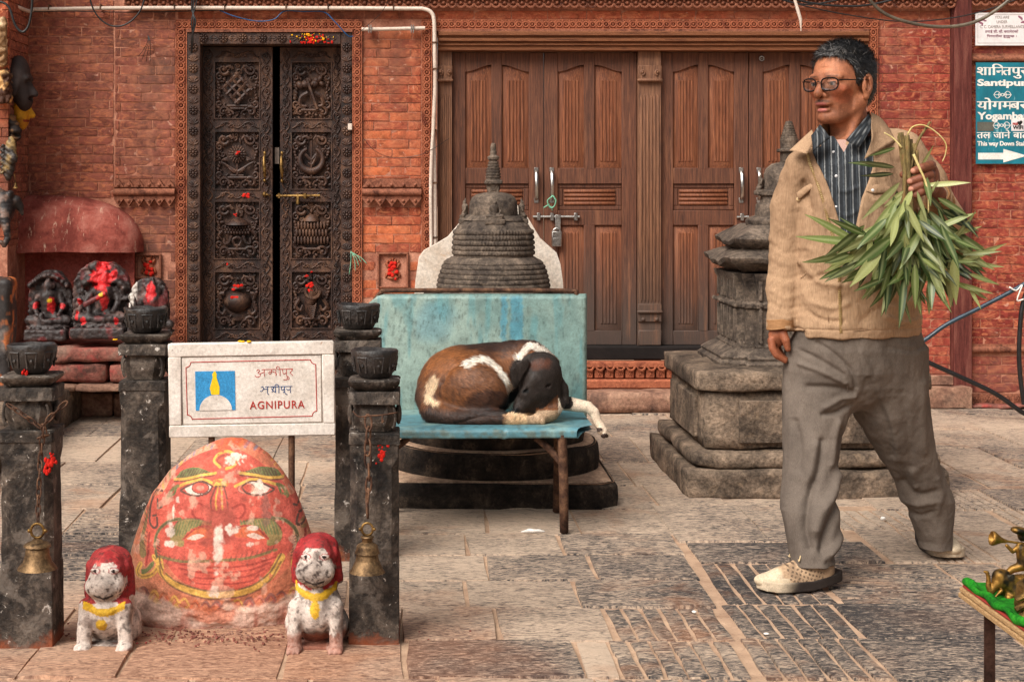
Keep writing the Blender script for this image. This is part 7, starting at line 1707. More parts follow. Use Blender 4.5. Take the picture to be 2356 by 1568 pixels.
# ================================================================ the sleeping dog
dg_ = Fig(5.95); O = dg_.O
def f_dog(p):
    d = ell(p, O(1074, 886, 20), (113, 90, 93))
    d = su(d, ell(p, O(1150, 850, 35), (78, 70, 62)), 30); d = su(d, ell(p, O(1196, 846, 10), (50, 56, 58)), 26)
    d = su(d, ell(p, O(1092, 896, -42), (80, 44, 66)), 14)                                   # folded thigh
    d = su(d, chain(p, [O(988, 912, -10), O(994, 946, -46), O(1050, 960, -72), O(1150, 962, -78)], [32, 25, 20, 18]), 16)
    d = su(d, chain(p, [O(1140, 962, -80), O(1190, 966, -84), O(1222, 967, -84)], [17, 14, 11]), 8)
    d = su(d, chain(p, [O(1180, 815, 20), O(1225, 815, 12), O(1262, 840, 4)], [26, 30, 26]), 20)   # ruff
    h = ell(p, O(1243, 864, -34), (50, 46, 50)); h = su(h, ell(p, O(1250, 905, -30), (42, 42, 40)), 18); h = su(h, cap(p, O(1232, 895, -52), O(1196, 938, -66), 32, 18), 16)
    h = su(h, cap(p, O(1238, 930, -45), O(1205, 948, -58), 22, 13), 12); h = su(h, cap(p, O(1226, 876, -72), O(1205, 905, -76), 10, 8), 12)
    h = su(h, ell(p, O(1186, 944, -80), (10, 8, 8)), 5)
    h = ssub(h, ell(p, O(1210, 900, -84), (8, 7, 3.2), roty(-.9)), 4); h = ssub(h, ell(p, O(1262, 888, -78), (7, 7, 3), roty(-.2)), 4)
    d = su(d, h, 8)
    e = chain(p, [O(1206, 838, -66), O(1192, 856, -72), O(1186, 884, -70)], [13, 14, 7]); e = np.maximum(e, np.abs(p[:, 1]-O(0, 0, -70)[1]-(p[:, 0]-1195)*.15)-5); d = su(d, e, 5)
    e = chain(p, [O(1284, 870, -30), O(1299, 890, -34), O(1304, 926, -36)], [9, 9, 4.5]); d = su(d, e, 5)
    d = su(d, chain(p, [O(1282, 930, -40), O(1268, 952, -62), O(1240, 962, -78)], [18, 16, 14]), 8)
    for t in (-1, 0, 1): d = su(d, ell(p, O(1238+t*10, 968+abs(t), -88), (6.5, 8, 8)), 2.5)
    d = su(d, chain(p, [O(1262, 905, 0), O(1300, 926, -8), O(1352, 936, -14), O(1366, 948, -16), O(1378, 975, -18), O(1388, 990, -20)], [24, 17, 13.5, 12, 10.5, 11]), 10)
    for (x, y, q) in ((1388, 1000, -28), (1396, 998, -20), (1380, 990, -30), (1394, 990, -12)): d = su(d, ell(p, O(x, y, q), (6.5, 7, 8)), 3)
    return d
dogdisp = lambda p: creases(p, [([(1016, 872), (1040, 838), (1090, 828), (1140, 846), (1168, 890), (1172, 930)], 5, -4), ([(1040, 962), (1100, 944), (1160, 938)], 4, -3)])*(p[:, 1] < 20)+fbm(p, .05, 2, 3)*1.2
def dogcol(U):
    x, y = U[:, 0], -U[:, 2]; x = CX+(x-CX)/(1+U[:, 1]*dg_.k/dg_.D); y = CY+(y-CY)/(1+U[:, 1]*dg_.k/dg_.D); q = np.stack([x, y], -1); n = fbm(U, .05, 3, 4); n2 = fbm(U, (.16, .16, .05), 3, 7)
    C = np.tile(np.array(srgb(118, 72, 40)), (len(U), 1)); C = mixc(C, srgb(64, 38, 26), sstep(.0, .8, n2)*.7)
    C = mixc(C, srgb(146, 88, 44), (1-sstep(.4, 1.2, ((x-1035)/70)**2+((y-830)/40)**2+n*.4))*.8)
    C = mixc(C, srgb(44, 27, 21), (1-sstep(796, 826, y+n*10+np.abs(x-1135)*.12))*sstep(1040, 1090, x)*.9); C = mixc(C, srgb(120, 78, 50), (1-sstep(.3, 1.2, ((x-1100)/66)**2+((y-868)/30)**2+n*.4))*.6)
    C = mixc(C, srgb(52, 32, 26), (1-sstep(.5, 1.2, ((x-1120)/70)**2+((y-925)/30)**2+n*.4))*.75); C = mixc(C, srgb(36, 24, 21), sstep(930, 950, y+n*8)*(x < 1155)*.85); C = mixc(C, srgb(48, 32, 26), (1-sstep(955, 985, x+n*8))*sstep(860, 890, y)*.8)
    st = poly2(q, spline([(1072, 840), (1090, 830), (1115, 827), (1138, 842), (1156, 866), (1169, 888), (1174, 912), (1174, 930)], 5)); C = mixc(C, srgb(226, 214, 198), 1-sstep(5.5, 9.5, st+n2*3.5))
    st = poly2(q, spline([(1001, 872), (990, 897), (988, 914), (998, 926)], 5)); C = mixc(C, srgb(216, 186, 150), (1-sstep(6, 13, st+n2*4)))
    head = (((x-1243)/58)**2+((y-866)/58)**2 < 1.)|(poly2(q, [(1240, 890), (1186, 946)]) < 42)|(poly2(q, [(1284, 868), (1304, 928)]) < 14)|(((x-1193)/20)**2+((y-862)/34)**2 < 1)
    head &= (U[:, 1] < 0) & ~((y > 951) & (x > 1150)) & ~((y > 940) & (x > 1232)); C[head] = np.array(srgb(42, 33, 28)); C = mixc(C, srgb(88, 48, 30), head*(1-sstep(.2, 1., ((x-1240)/30)**2+((y-838)/18)**2+n*.4))*.8); C = mixc(C, srgb(60, 50, 46), head*(1-sstep(.3, 1.2, ((x-1190)/12)**2+((y-938)/8)**2))*.6)
    ruff = poly2(q, spline([(1190, 842), (1200, 815), (1222, 796), (1245, 806), (1266, 824)], 4)); C = mixc(C, srgb(220, 206, 190), (1-sstep(6, 11, ruff+n2*3))*(~head)); C = mixc(C, srgb(210, 180, 152), (x > 1165)*(x < 1184)*(y > 880)*(~head)*.8)
    cream = (poly2(q, [(1166, 964), (1224, 967)]) < 22)&(y > 945)&(U[:, 1] < -40)&(~head); C = mixc(C, srgb(214, 178, 138), cream*sstep(1150, 1168, x+n*6))
    paw = (poly2(q, [(1276, 946), (1236, 964)]) < 24)&(y > 944)&~head; C = mixc(C, srgb(178, 148, 118), paw*1.); leg = (x > 1284)&(y > 912)&(poly2(q, [(1284, 924), (1352, 936), (1368, 950), (1392, 1000)]) < 26)&~head; C = mixc(C, srgb(222, 200, 176), leg*1.)
    C = mixc(C, srgb(64, 48, 42), ((x-1391)/9)**2+((y-1002)/6)**2 < 1); C = mixc(C, srgb(64, 48, 42), ((x-1378)/8)**2+((y-988)/5)**2 < 1)
    C = mixc(C, srgb(14, 10, 10), ((x-1184)/8)**2+((y-946)/7)**2 < 1); C = mixc(C, srgb(10, 8, 8), (((x-1209)/8)**2+((y-900)/5)**2 < 1)&head); return C
M['fur'] = mk('dog_coat', [(.1,)*3, (.2,)*3], 30, vcol=1, fine=(.3, 6), bump=.5, bscale=180, bdist=.002, rough=.7, spec=.3); M['fur_hair'] = mk('dog_hair', [(.1,)*3, (.2,)*3], 30, vcol=1, fine=(.1, 6), bump=0., rough=.55, spec=.35)
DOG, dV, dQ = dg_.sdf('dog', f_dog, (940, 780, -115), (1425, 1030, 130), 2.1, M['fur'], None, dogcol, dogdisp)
tag(DOG, 'brown, black and white dog curled up asleep on the turquoise bench', 'dog')
def dogdir(p):
    x, y = p[:, 0], -p[:, 2]; rx, ry = x-1095, y-900; t = np.stack([ry, np.zeros_like(x), rx], -1); t /= np.linalg.norm(t, axis=1, keepdims=True)+1e-6
    th = ((x-1095)/85)**2+((y-896)/66)**2 < 1; t[th & (p[:, 1] < 10)] = (.85, -.1, -.5); hd = (x > 1190) & (y < 955); t[hd] = (.45, .2, .85); lg = (x > 1290) & (y > 905); t[lg] = (.8, 0, -.5); return t
sV, sF, sC = strands(dV, dQ, 70000, dogdir, lambda p: np.where((p[:, 0] > 1190) & (p[:, 1] < 0), 4.2, 9.)*np.where((p[:, 0] > 1284) & (-p[:, 2] > 905), .45, 1.), .42, lambda p, rs: np.clip(dogcol(p)*(.55+1.25*rs.rand(len(p), 1)**1.5)+.006, 0, 1), lambda p, n: (n[:, 1] < .45) & ~((p[:, 0] > 1370)), .22)
link('fur', mesh_np('fur', dg_.world(sV), sF, True, sC), M['fur_hair'], DOG)
# ================================================================ the walking man
mg = Fig(5.15); O = mg.O; KMn = mg.k
M['skin'] = mk('skin', [(.1,)*3, (.2,)*3], 40, vcol=1, fine=(.22, 7), bump=.45, bscale=260, bdist=.0016, rough=.58, spec=.3)
def cloth(name, cols, ribs=None, **k):
    g = NG(name); c = g.coord(); n = g.noise(c, 5, 5, .6); col = g.ramp(n, [(.3, cols[0]), (.7, cols[1])])
    wv = g.noise(g.stretch(c, k.get('weave', (700, 700, 160))), 1., 2, .5); col = g.mix(1., col, g.ramp(wv, [(.3, .80), (.7, 1.14)]), 'MULTIPLY')
    if k.get('vcol'): col = g.mix(1., col, g.attr().outputs['Color'], 'MULTIPLY')
    b = g.bump(wv, .35, .0015); b = g.bump(g.noise(g.stretch(c, (1, 1, k.get('vs', .6))), 26, 4, .55, .5), k.get('wr', .45), .012, b)
    return g.done(col, .92, b, spec=.08)
M['jacket'] = cloth('tan_corduroy', [srgb(136, 108, 84), srgb(178, 146, 116)], weave=(420, 420, 26), wr=.6); M['trouser'] = cloth('grey_trouser_cloth', [srgb(84, 75, 68), srgb(118, 106, 96)], weave=(600, 600, 120), wr=.25)
M['jacket_rib'] = cloth('ribbed_cuff', [srgb(140, 100, 66), srgb(160, 120, 84)], weave=(60, 60, 500)); M['tshirt'] = cloth('pink_undershirt', [srgb(160, 126, 114), srgb(182, 148, 136)])
g = NG('striped_shirt'); a_ = g.attr().outputs['Color']; wv = g.noise(g.stretch(g.coord(), (500, 500, 90)), 1, 2, .5); M['shirt'] = g.done(g.mix(1., a_, g.ramp(wv, [(.3, .8), (.7, 1.15)]), 'MULTIPLY'), .85, g.bump(wv, .3, .0015), spec=.2)
M['zip'] = mk('zip_tape', [srgb(196, 168, 124), srgb(214, 190, 150)], 60, fine=(.3, 5), bump=.3, rough=.6); M['zip_brass'] = mk('zip_brass', [srgb(150, 120, 70), srgb(190, 160, 104)], 60, bump=.2, rough=.45, metal=.6)
M['button'] = flat('shirt_button', srgb(206, 204, 204), .4); M['frame_black'] = flat('black_acetate', srgb(16, 14, 15), .3); M['eye_hair'] = mk('short_hair', [(.1,)*3, (.2,)*3], 30, vcol=1, fine=(.1, 6), bump=0., rough=.45, spec=.5)
HA = math.radians(50); fw = np.array((-math.sin(HA), -math.cos(HA), 0)); sdv = np.array((math.cos(HA), -math.sin(HA), 0)); up_ = np.array((-.03, 0, 1.)); HS = 1.1/KMn; HO = O(1936, 195, 0)
def hp(f, s, u): return HO+HS*(f*fw+s*sdv+u*up_)
RH_ = np.stack([fw, sdv, np.array((0, 0, 1.))], 1)
hl = lambda *v: np.array(v)*HS
hrot = lambda a: RH_@np.array([[math.cos(a), 0, -math.sin(a)], [0, 1, 0], [math.sin(a), 0, math.cos(a)]])
def f_head(p):
    E = lambda c, r, R=RH_: ell(p, hp(*c), hl(*r), R)
    d = E((-.014, 0, .036), (.096, .076, .084)); d = su(d, E((.030, 0, -.012), (.062, .063, .082)), .02*HS)
    d = su(d, E((.030, 0, -.062), (.056, .054, .05)), .02*HS); d = su(d, E((.074, 0, -.095), (.022, .026, .019)), .016*HS)
    for s in (-1, 1):
        d = su(d, cap(p, hp(-.004, s*.057, -.045), hp(.060, s*.024, -.095), .017*HS, .015*HS), .018*HS); d = su(d, E((.058, s*.045, -.022), (.024, .020, .018)), .014*HS)
        d = su(d, cap(p, hp(.083, s*.012, .020), hp(.074, s*.046, .018), .010*HS, .009*HS), .012*HS)
    for s in (-1, 1):
        d = ssub(d, E((.096, s*.031, -.001), (.016, .018, .011)), .010*HS); d = su(d, E((.0765, s*.031, -.002), (.0135, .0145, .0115)), .003*HS)
        d = su(d, cap(p, hp(.0865, s*.020, .0035), hp(.082, s*.044, .001), .0042*HS), .003*HS)
        d = su(d, cap(p, hp(.086, s*.020, -.011), hp(.080, s*.044, -.010), .004*HS), .005*HS)
        d = su(d, E((.096, s*.0145, -.034), (.011, .009, .0085)), .005*HS)
    d = su(d, cap(p, hp(.088, 0, .012), hp(.112, 0, -.026), .0075*HS, .0115*HS), .008*HS); d = su(d, E((.111, 0, -.031), (.011, .012, .010)), .006*HS)
    for s in (-1, 1): d = ssub(d, E((.104, s*.008, -.041), (.006, .004, .004)), .003*HS)
    d = su(d, E((.083, 0, -.052), (.020, .030, .014)), .010*HS); d = su(d, E((.092, 0, -.0585), (.010, .024, .0055)), .005*HS); d = su(d, E((.088, 0, -.0755), (.011, .021, .0065)), .006*HS)
    d = ssub(d, E((.100, 0, -.066), (.020, .023, .0038)), .003*HS)
    for s in (-1, 1): d = ssub(d, cap(p, hp(.098, s*.021, -.030), hp(.082, s*.036, -.058), .0022*HS), .007*HS); d = ssub(d, E((.052, s*.060, -.050), (.022, .006, .026)), .02*HS)
    for u in (.046, .056, .064): d = ssub(d, cap(p, hp(.083, -.035, u), hp(.083, .035, u-.003), .0008*HS), .005*HS)
    for s in (-1, 1):
        R = hrot(.18); e = ell(p, hp(-.010, s*.080, -.004), hl(.023, .009, .034), R); e = ssub(e, ell(p, hp(-.004, s*.088, -.001), hl(.0145, .011, .022), R), .003*HS)
        e = su(e, cap(p, hp(.006, s*.083, .004), hp(.004, s*.084, -.012), .0035*HS), .004*HS); e = su(e, E((-.002, s*.080, -.036), (.010, .007, .010)), .005*HS); e = su(e, cap(p, hp(-.012, s*.086, .014), hp(-.020, s*.086, -.016), .003*HS), .004*HS)
        d = su(d, e, .004*HS)
    n = cap(p, hp(-.020, 0, -.055), O(1962, 345, 10), .052*HS, .058*HS); n = su(n, cap(p, hp(-.012, .058, -.055), O(1945, 345, -42), .012*HS, .012*HS), .014*HS)
    return su(d, n, .022*HS)
rh = lambda x, y, q=0: O(x, y, q)
def f_body(p):
    d = np.full(len(p), 60, f32); mk_ = -p[:, 2] < 385; d[mk_] = f_head(p[mk_])
    d = su(d, tabloft(p, [(325, 1965, 70, 40, 12), (370, 1965, 92, 55, 10), (520, 1965, 105, 62, 5), (700, 1970, 112, 62, 5), (860, 1970, 110, 60, 5)], .4), 20)
    # right arm (hanging) and hand
    d = su(d, chain(p, [O(1875, 395, 0), O(1815, 575, 10), O(1794, 745, -22)], [30, 27, 19]), 14)
    P0 = p; H0 = np.full(len(p), 60, f32); mk_ = (p[:, 0] < 1850) & (p[:, 2] < -710); p = p[mk_]
    h = ell(p, O(1790, 772, -24), (21, 15, 25)); h = su(h, cap(p, O(1794, 745, -22), O(1790, 768, -24), 17, 18), 8)
    for i, (q0, dx, dy) in enumerate(((-32, 0, 0), (-20, 6, 4), (-8, 10, 5), (3, 13, 2))):
        h = su(h, chain(p, [O(1775+dx*.8, 783+dy*.4, q0), O(1778+dx, 802+dy*.6, q0-4), O(1787+dx, 817+dy*.4, q0-6), O(1806+dx*.4, 829-i*2.5, q0-4)], [9.3-i*.4, 8.6-i*.4, 8-i*.4, 6.6-i*.3]), 3)
    h = su(h, chain(p, [O(1800, 764, -38), O(1808, 783, -46), O(1813, 802, -46)], [10.5, 9.5, 7]), 5); H0[mk_] = h; p = P0; d = su(d, H0, 6)
    # left arm raised, fist round the stems
    d = su(d, chain(p, [O(2070, 365, 20), O(2170, 500, 20), O(2156, 448, -105)], [30, 27, 20]), 14)
    H0 = np.full(len(p), 60, f32); mk_ = (p[:, 0] > 2010) & (p[:, 1] < -70) & (p[:, 2] > -520); p = p[mk_]
    h = ell(p, O(2143, 412, -146), (17, 26, 36)); h = su(h, cap(p, O(2156, 448, -105), O(2146, 424, -135), 19, 18), 8)
    for i, (y, xt, yt) in enumerate(((380, 2103, 393), (401, 2095, 417), (417, 2098, 435), (434, 2108, 449))):
        h = su(h, chain(p, [O(2143, y, -160), O(2139, y+1, -186), O(2120, (y+yt)/2, -203), O(xt, yt, -200)], [10.5, 10.3, 9.6, 8.0]), 2.2)
    h = su(h, chain(p, [O(2132, 388, -140), O(2100, 392, -146), O(2078, 402, -150)], [12, 10.5, 8]), 5)
    H0[mk_] = h; p = P0; d = su(d, H0, 6)
    for a in ([O(1895, 850, 0), O(1876, 1075, -45), O(1870, 1290, -128), O(1865, 1305, -130)], [O(2035, 850, 5), O(2105, 1080, 95), O(2150, 1225, 150), O(2152, 1243, 152)]): d = su(d, chain(p, a, [52, 36, 26, 24]), 20)
    return d
def skin_col(U):
    n = fbm(U, .12, 3, 3); n2 = fbm(U, .03, 2, 5); C = np.tile(np.array(srgb(152, 94, 66)), (len(U), 1)); C = mixc(C, srgb(128, 74, 50), sstep(-.2, .8, n)*.5); C = mixc(C, srgb(186, 122, 88), sstep(0, .8, n2)*.5)
    L = ((U-HO)/HS)@RH_; f, s, u = L[:, 0], L[:, 1], L[:, 2]; hd = -U[:, 2] < 340
    b = lambda c, r, e0=.5: (1-sstep(e0, 1.15, ((f-c[0])/r[0])**2+((np.abs(s)-c[1])/r[1])**2+((u-c[2])/r[2])**2))*hd
    C = mixc(C, srgb(196, 128, 92), b((.09, 0, .055), (.06, .05, .025))*.6); C = mixc(C, srgb(178, 88, 58), b((.06, .045, -.03), (.04, .03, .03))*.5)
    C = mixc(C, srgb(116, 74, 54), b((.07, .02, -.088), (.05, .05, .022))*.4); C = mixc(C, srgb(58, 42, 38), b((.1, 0, -.0515), (.03, .032, .0058))*np.clip(.8+n*.5, 0, 1)); C = mixc(C, srgb(84, 42, 28), b((.052, .058, -.055), (.03, .03, .032))*.22)  # chin stubble, moustache, and shading painted into the cheek hollows
    C = mixc(C, srgb(150, 84, 76), b((.098, 0, -.0585), (.02, .022, .005))); C = mixc(C, srgb(168, 100, 92), b((.095, 0, -.0755), (.02, .019, .0065))); C = mixc(C, srgb(42, 22, 20), b((.1, 0, -.066), (.022, .021, .003)))
    C = mixc(C, srgb(62, 44, 36), b((.085, .030, .0195), (.03, .020, .0038))*np.clip(.6+n*.5, 0, 1)); 
    eye = b((.0885, .031, -.0025), (.010, .0115, .0042)); C = mixc(C, srgb(150, 128, 116), eye); C = mixc(C, srgb(26, 18, 16), (1-sstep(.6, 1.1, ((np.abs(s)-.030)/.0052)**2+((u+.0022)/.0052)**2))*(f > .083)*hd); C = mixc(C, srgb(52, 34, 28), b((.086, .032, .0028), (.012, .0135, .0022)))
    hand = (-U[:, 2] > 360); C = mixc(C, srgb(140, 78, 52), hand*.7)
    lh = hand & (U[:, 1] < -90) & (-U[:, 2] < 470); C = mixc(C, srgb(112, 66, 48), lh*.75)
    for (x, y, q) in ((2099, 393, -204), (2092, 417, -204), (2095, 435, -204)): 
        c = O(x, y, q); C = mixc(C, srgb(178, 122, 100), 1-sstep(.5, 1.1, ((U[:, 0]-c[0])/7)**2+((U[:, 2]-c[2])/6)**2+((U[:, 1]-c[1])/9)**2))
    return C
MAN, mV, mQ = mg.sdf('person', f_body, (1755, 85, -225), (2230, 1325, 190), 1.9, M['skin'], None, skin_col)
tag(MAN, 'man in tan jacket and glasses walking left with a bunch of leaves', 'person')
# hair
hairline = lambda f: np.interp(f, [-.13, -.055, -.040, -.026, -.012, .004, .016, .026, .034, .048, .066, .1], [-.075, -.072, -.055, .014, .020, .018, -.006, .004, .040, .064, .076, .082])
def loc(U): return ((U-HO)/HS)@RH_
def f_hair(p):
    L = loc(p); d = ell(p, hp(-.016, 0, .038), hl(.104, .083, .092), RH_); d = np.minimum(d, ell(p, hp(-.028, 0, .0), hl(.086, .076, .08), RH_))
    cut = (hairline(L[:, 0])-L[:, 2])*HS; return np.maximum(np.maximum(d, -(f_head0(p)+1.)), cut*.8).astype(f32)
def f_head0(p): return ell(p, hp(-.014, 0, .036), hl(.09, .070, .078), RH_)
def hair_col(U, rs=None):
    L = loc(U); n = vnoise(U*.5, 4); C = np.tile(np.array(srgb(15, 13, 13)), (len(U), 1)); C = mixc(C, srgb(64, 60, 58), (L[:, 0] > .05)*sstep(0., .8, n)*.4)
    if rs is not None: C = mixc(C, srgb(120, 114, 110), (rs.rand(len(U)) < .07+.2*(L[:, 0] > .04))*.8)
    return C
hO, hV, hQ = mg.sdf('hair', f_hair, (1845, 80, -110), (2035, 275, 110), 1.7, M['eye_hair'], MAN, hair_col, lambda p: fbm(p, .13, 3, 6)*.9+vnoise(p*.35, 3)*.6)
def hairdir(p): L = loc(p); c = np.stack([np.where(L[:, 2] > .07, .55, -.5), np.sign(L[:, 1])*.25, np.where(L[:, 2] > .08, .25, -.9)], -1); return c@RH_.T
sV, sF, sC = strands(hV, hQ, 15000, hairdir, lambda p: np.where(loc(p)[:, 2] > .06, 13., 7.), .36, hair_col, lambda p, n: (loc(p)[:, 2] > hairline(loc(p)[:, 0])-.004), .75, 3)
link('hair', mesh_np('hair', mg.world(sV), sF, True, sC), M['eye_hair'], MAN)
# glasses
wl = lambda f, s, u: mg.world(hp(f, s, u)[None])[0]
GL = MB()
def lens(s, n=28):
    out = []
    for t in np.linspace(0, 2*PI, n+1)[:-1]:
        c, sn = math.cos(t), math.sin(t); e = 3.2; x = .0245*math.copysign(abs(c)**(2/e), c); y = .0175*math.copysign(abs(sn)**(2/e), sn); y += .001*(c*s); x *= 1-.10*(sn < 0)*abs(sn)
        ss = s*.0335+x; out.append((.1085-abs(ss)**2*3.2, ss, -.004+y))
    return out
for s in (-1, 1): GL.tube([wl(*q) for q in lens(s)], .0024, 6, closed=True); GL.tube([wl(.1085-.057**2*3.2, s*.057, .006), wl(.085, s*.070, .008), wl(.03, s*.079, .009), wl(-.012, s*.083, .010), wl(-.026, s*.080, -.004)], (.0022, .0023, .0018, .0015, .0012), 6)
GL.tube([wl(.108, -.011, .001), wl(.112, 0, .004), wl(.108, .011, .001)], .0016, 6)
gl = GL.obj('glasses', M['frame_black'], MAN, smooth=60)
g = NG('spectacle_glass'); tr = g.n('BsdfTransparent'); gy = g.n('BsdfGlossy'); gy.inputs['Roughness'].default_value = .05; mx = g.n('MixShader'); fr = g.n('Fresnel'); fr.inputs['IOR'].default_value = 1.45; g.l(g.math('ADD', fr.outputs[0], .1), mx.inputs[0]); g.l(tr.outputs[0], mx.inputs[1]); g.l(gy.outputs[0], mx.inputs[2]); g.l(mx.outputs[0], g.out.inputs[0])
for s in (-1, 1): m = MB(); L_ = lens(s); m.add([wl(*q) for q in L_], [tuple(range(len(L_)))]); m.obj('lens', g.m, gl)
# trousers
FL = [(755, 1902, 56, 56, 0), (800, 1890, 82, 74, 0), (860, 1888, 86, 78, -4), (920, 1880, 82, 78, -12), (1000, 1869, 68, 70, -30), (1060, 1866, 65, 66, -48), (1100, 1865, 64, 64, -62), (1170, 1863, 68, 63, -90), (1210, 1866, 61, 58, -104), (1250, 1870, 57, 56, -116), (1296, 1869, 51, 52, -128)]
BL = [(755, 2015, 70, 66, 2), (800, 2035, 92, 80, 5), (900, 2040, 95, 82, 22), (960, 2054, 86, 78, 45), (1000, 2068, 75, 74, 62), (1050, 2089, 67, 67, 84), (1100, 2116, 60, 60, 108), (1150, 2137, 58, 58, 126), (1200, 2145, 48, 50, 142), (1243, 2152, 38, 44, 154), (1260, 2153, 37, 44, 156)]
def tab(T): 
    out = []
    for y, x, a, b, q in T: m = 1+q*mg.k/mg.D; out.append((CY+(y-CY)*m, CX+(x-CX)*m, a*m, b, q))
    return out
FLt, BLt = tab(FL), tab(BL); HIP = [(740, 1973, 150, 92, 0), (800, 1973, 156, 98, 0), (850, 1970, 154, 96, 2), (885, 1966, 128, 84, 3), (915, 1960, 84, 66, 4), (940, 1955, 36, 40, 4)]
fr_folds = [([(1838, 1090), (1824, 1130), (1816, 1180), (1822, 1220)], 9, -9), ([(1935, 1060), (1918, 1110), (1890, 1150), (1862, 1190), (1850, 1225)], 12, -10), ([(1905, 1075), (1880, 1120), (1850, 1150), (1838, 1185)], 13, 9), ([(1942, 1120), (1928, 1170), (1900, 1210), (1866, 1235)], 10, 8), ([(1930, 1190), (1905, 1225), (1880, 1250)], 8, -6), ([(1850, 1010), (1842, 1050), (1830, 1085)], 10, 6), ([(1866, 1000), (1858, 1050), (1846, 1080)], 8, -6),
    ([(1828, 800), (1870, 822), (1915, 850)], 6, -4), ([(1826, 830), (1870, 845), (1920, 870)], 6, 4), ([(1840, 880), (1890, 880), (1940, 890)], 7, -5), ([(1875, 925), (1915, 905), (1945, 900)], 7, 5), ([(1870, 940), (1905, 935), (1940, 920)], 6, -5), ([(1905, 960), (1895, 1000), (1885, 1050)], 9, 5), ([(1918, 980), (1915, 1030), (1912, 1070)], 8, -5), ([(1812, 960), (1818, 1010), (1812, 1060)], 8, -4), ([(1860, 1255), (1880, 1275), (1905, 1270)], 6, -4), ([(1860, 780), (1890, 800), (1930, 840), (1945, 880)], 5, -4)]
bk_folds = [([(1950, 800), (1985, 870), (2040, 960), (2075, 1060)], 9, 5), ([(1975, 860), (2030, 960), (2060, 1050)], 8, -5), ([(2110, 880), (2118, 960), (2130, 1040)], 10, 4), ([(2060, 900), (2085, 1000), (2105, 1080)], 10, -4), ([(2100, 1120), (2130, 1150), (2170, 1140)], 8, -6), ([(2090, 1150), (2125, 1175), (2175, 1165)], 9, 6), ([(2110, 1185), (2140, 1205), (2178, 1190)], 7, -5), ([(2110, 1090), (2125, 1130)], 8, 5), ([(2172, 1110), (2186, 1150), (2180, 1190)], 8, 5), ([(2020, 790), (2080, 800), (2120, 790)], 7, -3)]
def f_trou(p):
    h = tabloft(p, HIP, .25); a = tabloft(p, FLt); b = tabloft(p, BLt); d = su(su(h, a, 22), b, 22); d = np.minimum(d, su(a, b, 4))
    q = np.stack([p[:, 0], -p[:, 2]], -1); wa = (a < b+12)
    return d
def trdisp(p):
    p = p.astype(f32); a = tabloft(p, FLt); b = tabloft(p, BLt); return 1.35*creases(p, fr_folds)*(p[:, 1] < 25)*(a < b+12)+creases(p, bk_folds)*~(a < b-10)+fbm(p, (.03, .03, .012), 3, 8)*3.+fbm(p, .09, 2, 3)*.5
def hollow(f, t): return lambda p: np.maximum(f(p), -(f(p)+t))
tro, _, _ = mg.sdf('trousers', f_trou, (1745, 735, -240), (2240, 1360, 240), 2.0, M['trouser'], MAN, disp=trdisp)
m = MB(); cr = [O(1946, 770, -92), O(1942, 830, -98), O(1948, 880, -92), O(1952, 915, -70)]; m.tube(mg.world(spline(cr, 5)), .0016, 5); m.obj('fly_seam', M['trouser'], MAN, smooth=True)
# jacket
TOR = [(318, 1970, 60, 52, 10), (345, 1968, 104, 66, 8), (385, 1968, 128, 80, 4), (440, 1970, 138, 88, 0), (520, 1970, 143, 94, -2), (620, 1972, 150, 99, -4), (700, 1974, 155, 101, -4), (745, 1974, 156, 101, -4), (769, 1973, 154, 99, -4)]
zl = [(1860, 338), (1868, 375), (1884, 420), (1898, 470), (1910, 520), (1921, 556)]; zr = [(1995, 338), (1990, 378), (1976, 415), (1958, 455), (1946, 505), (1936, 556)]
wedge = zl+zr[::-1]
def spoly(q, poly): d = poly2(q, poly+[poly[0]]); return np.where(inpoly(q, poly), -d, d)
SLV = [O(1848, 388, -4), O(1818, 480, 8), O(1812, 575, 10), O(1803, 660, -6), O(1797, 752, -24)]; SLR = [45, 45, 43, 40, 31]
ARM = [O(2076, 352, 18), O(2128, 420, 20), O(2168, 500, 16), O(2166, 490, -40), O(2160, 458, -88)]; ARR = [52, 48, 43, 38, 30]
j_folds = [([(1838, 420), (1850, 500), (1848, 560)], 6, -6), ([(1850, 400), (1868, 470), (1872, 540)], 8, 5), ([(1832, 600), (1858, 640), (1900, 650)], 7, 5), ([(1840, 640), (1880, 625), (1915, 640)], 6, -4), ([(1850, 690), (1890, 700), (1920, 690)], 7, 4), ([(1960, 640), (2010, 665), (2080, 690)], 8, 4), ([(1955, 730), (1990, 700), (2060, 672)], 8, -3), ([(2010, 720), (2060, 735), (2110, 728)], 6, 4), ([(1838, 710), (1870, 728), (1910, 730)], 6, -4), ([(2060, 400), (2075, 470), (2100, 540)], 10, 5), ([(2095, 380), (2112, 450), (2132, 500)], 8, -5), ([(1985, 460), (2030, 470), (2080, 460)], 8, 4)]
s_folds = [([(1772, 560), (1800, 580), (1840, 575)], 6, -5), ([(1770, 590), (1800, 606), (1836, 600)], 7, 4), ([(1768, 630), (1800, 640), (1834, 628)], 6, -4), ([(1766, 665), (1796, 682), (1832, 672)], 7, 5), ([(1766, 695), (1796, 708), (1830, 700)], 6, -5), ([(1785, 520), (1810, 540), (1840, 535)], 7, 4), ([(1800, 440), (1815, 500), (1812, 545)], 8, 3), ([(2130, 400), (2165, 440), (2190, 480)], 7, 4), ([(2110, 420), (2140, 470), (2160, 510)], 7, -4), ([(1768, 720), (1800, 728), (1828, 722)], 5, 4)]
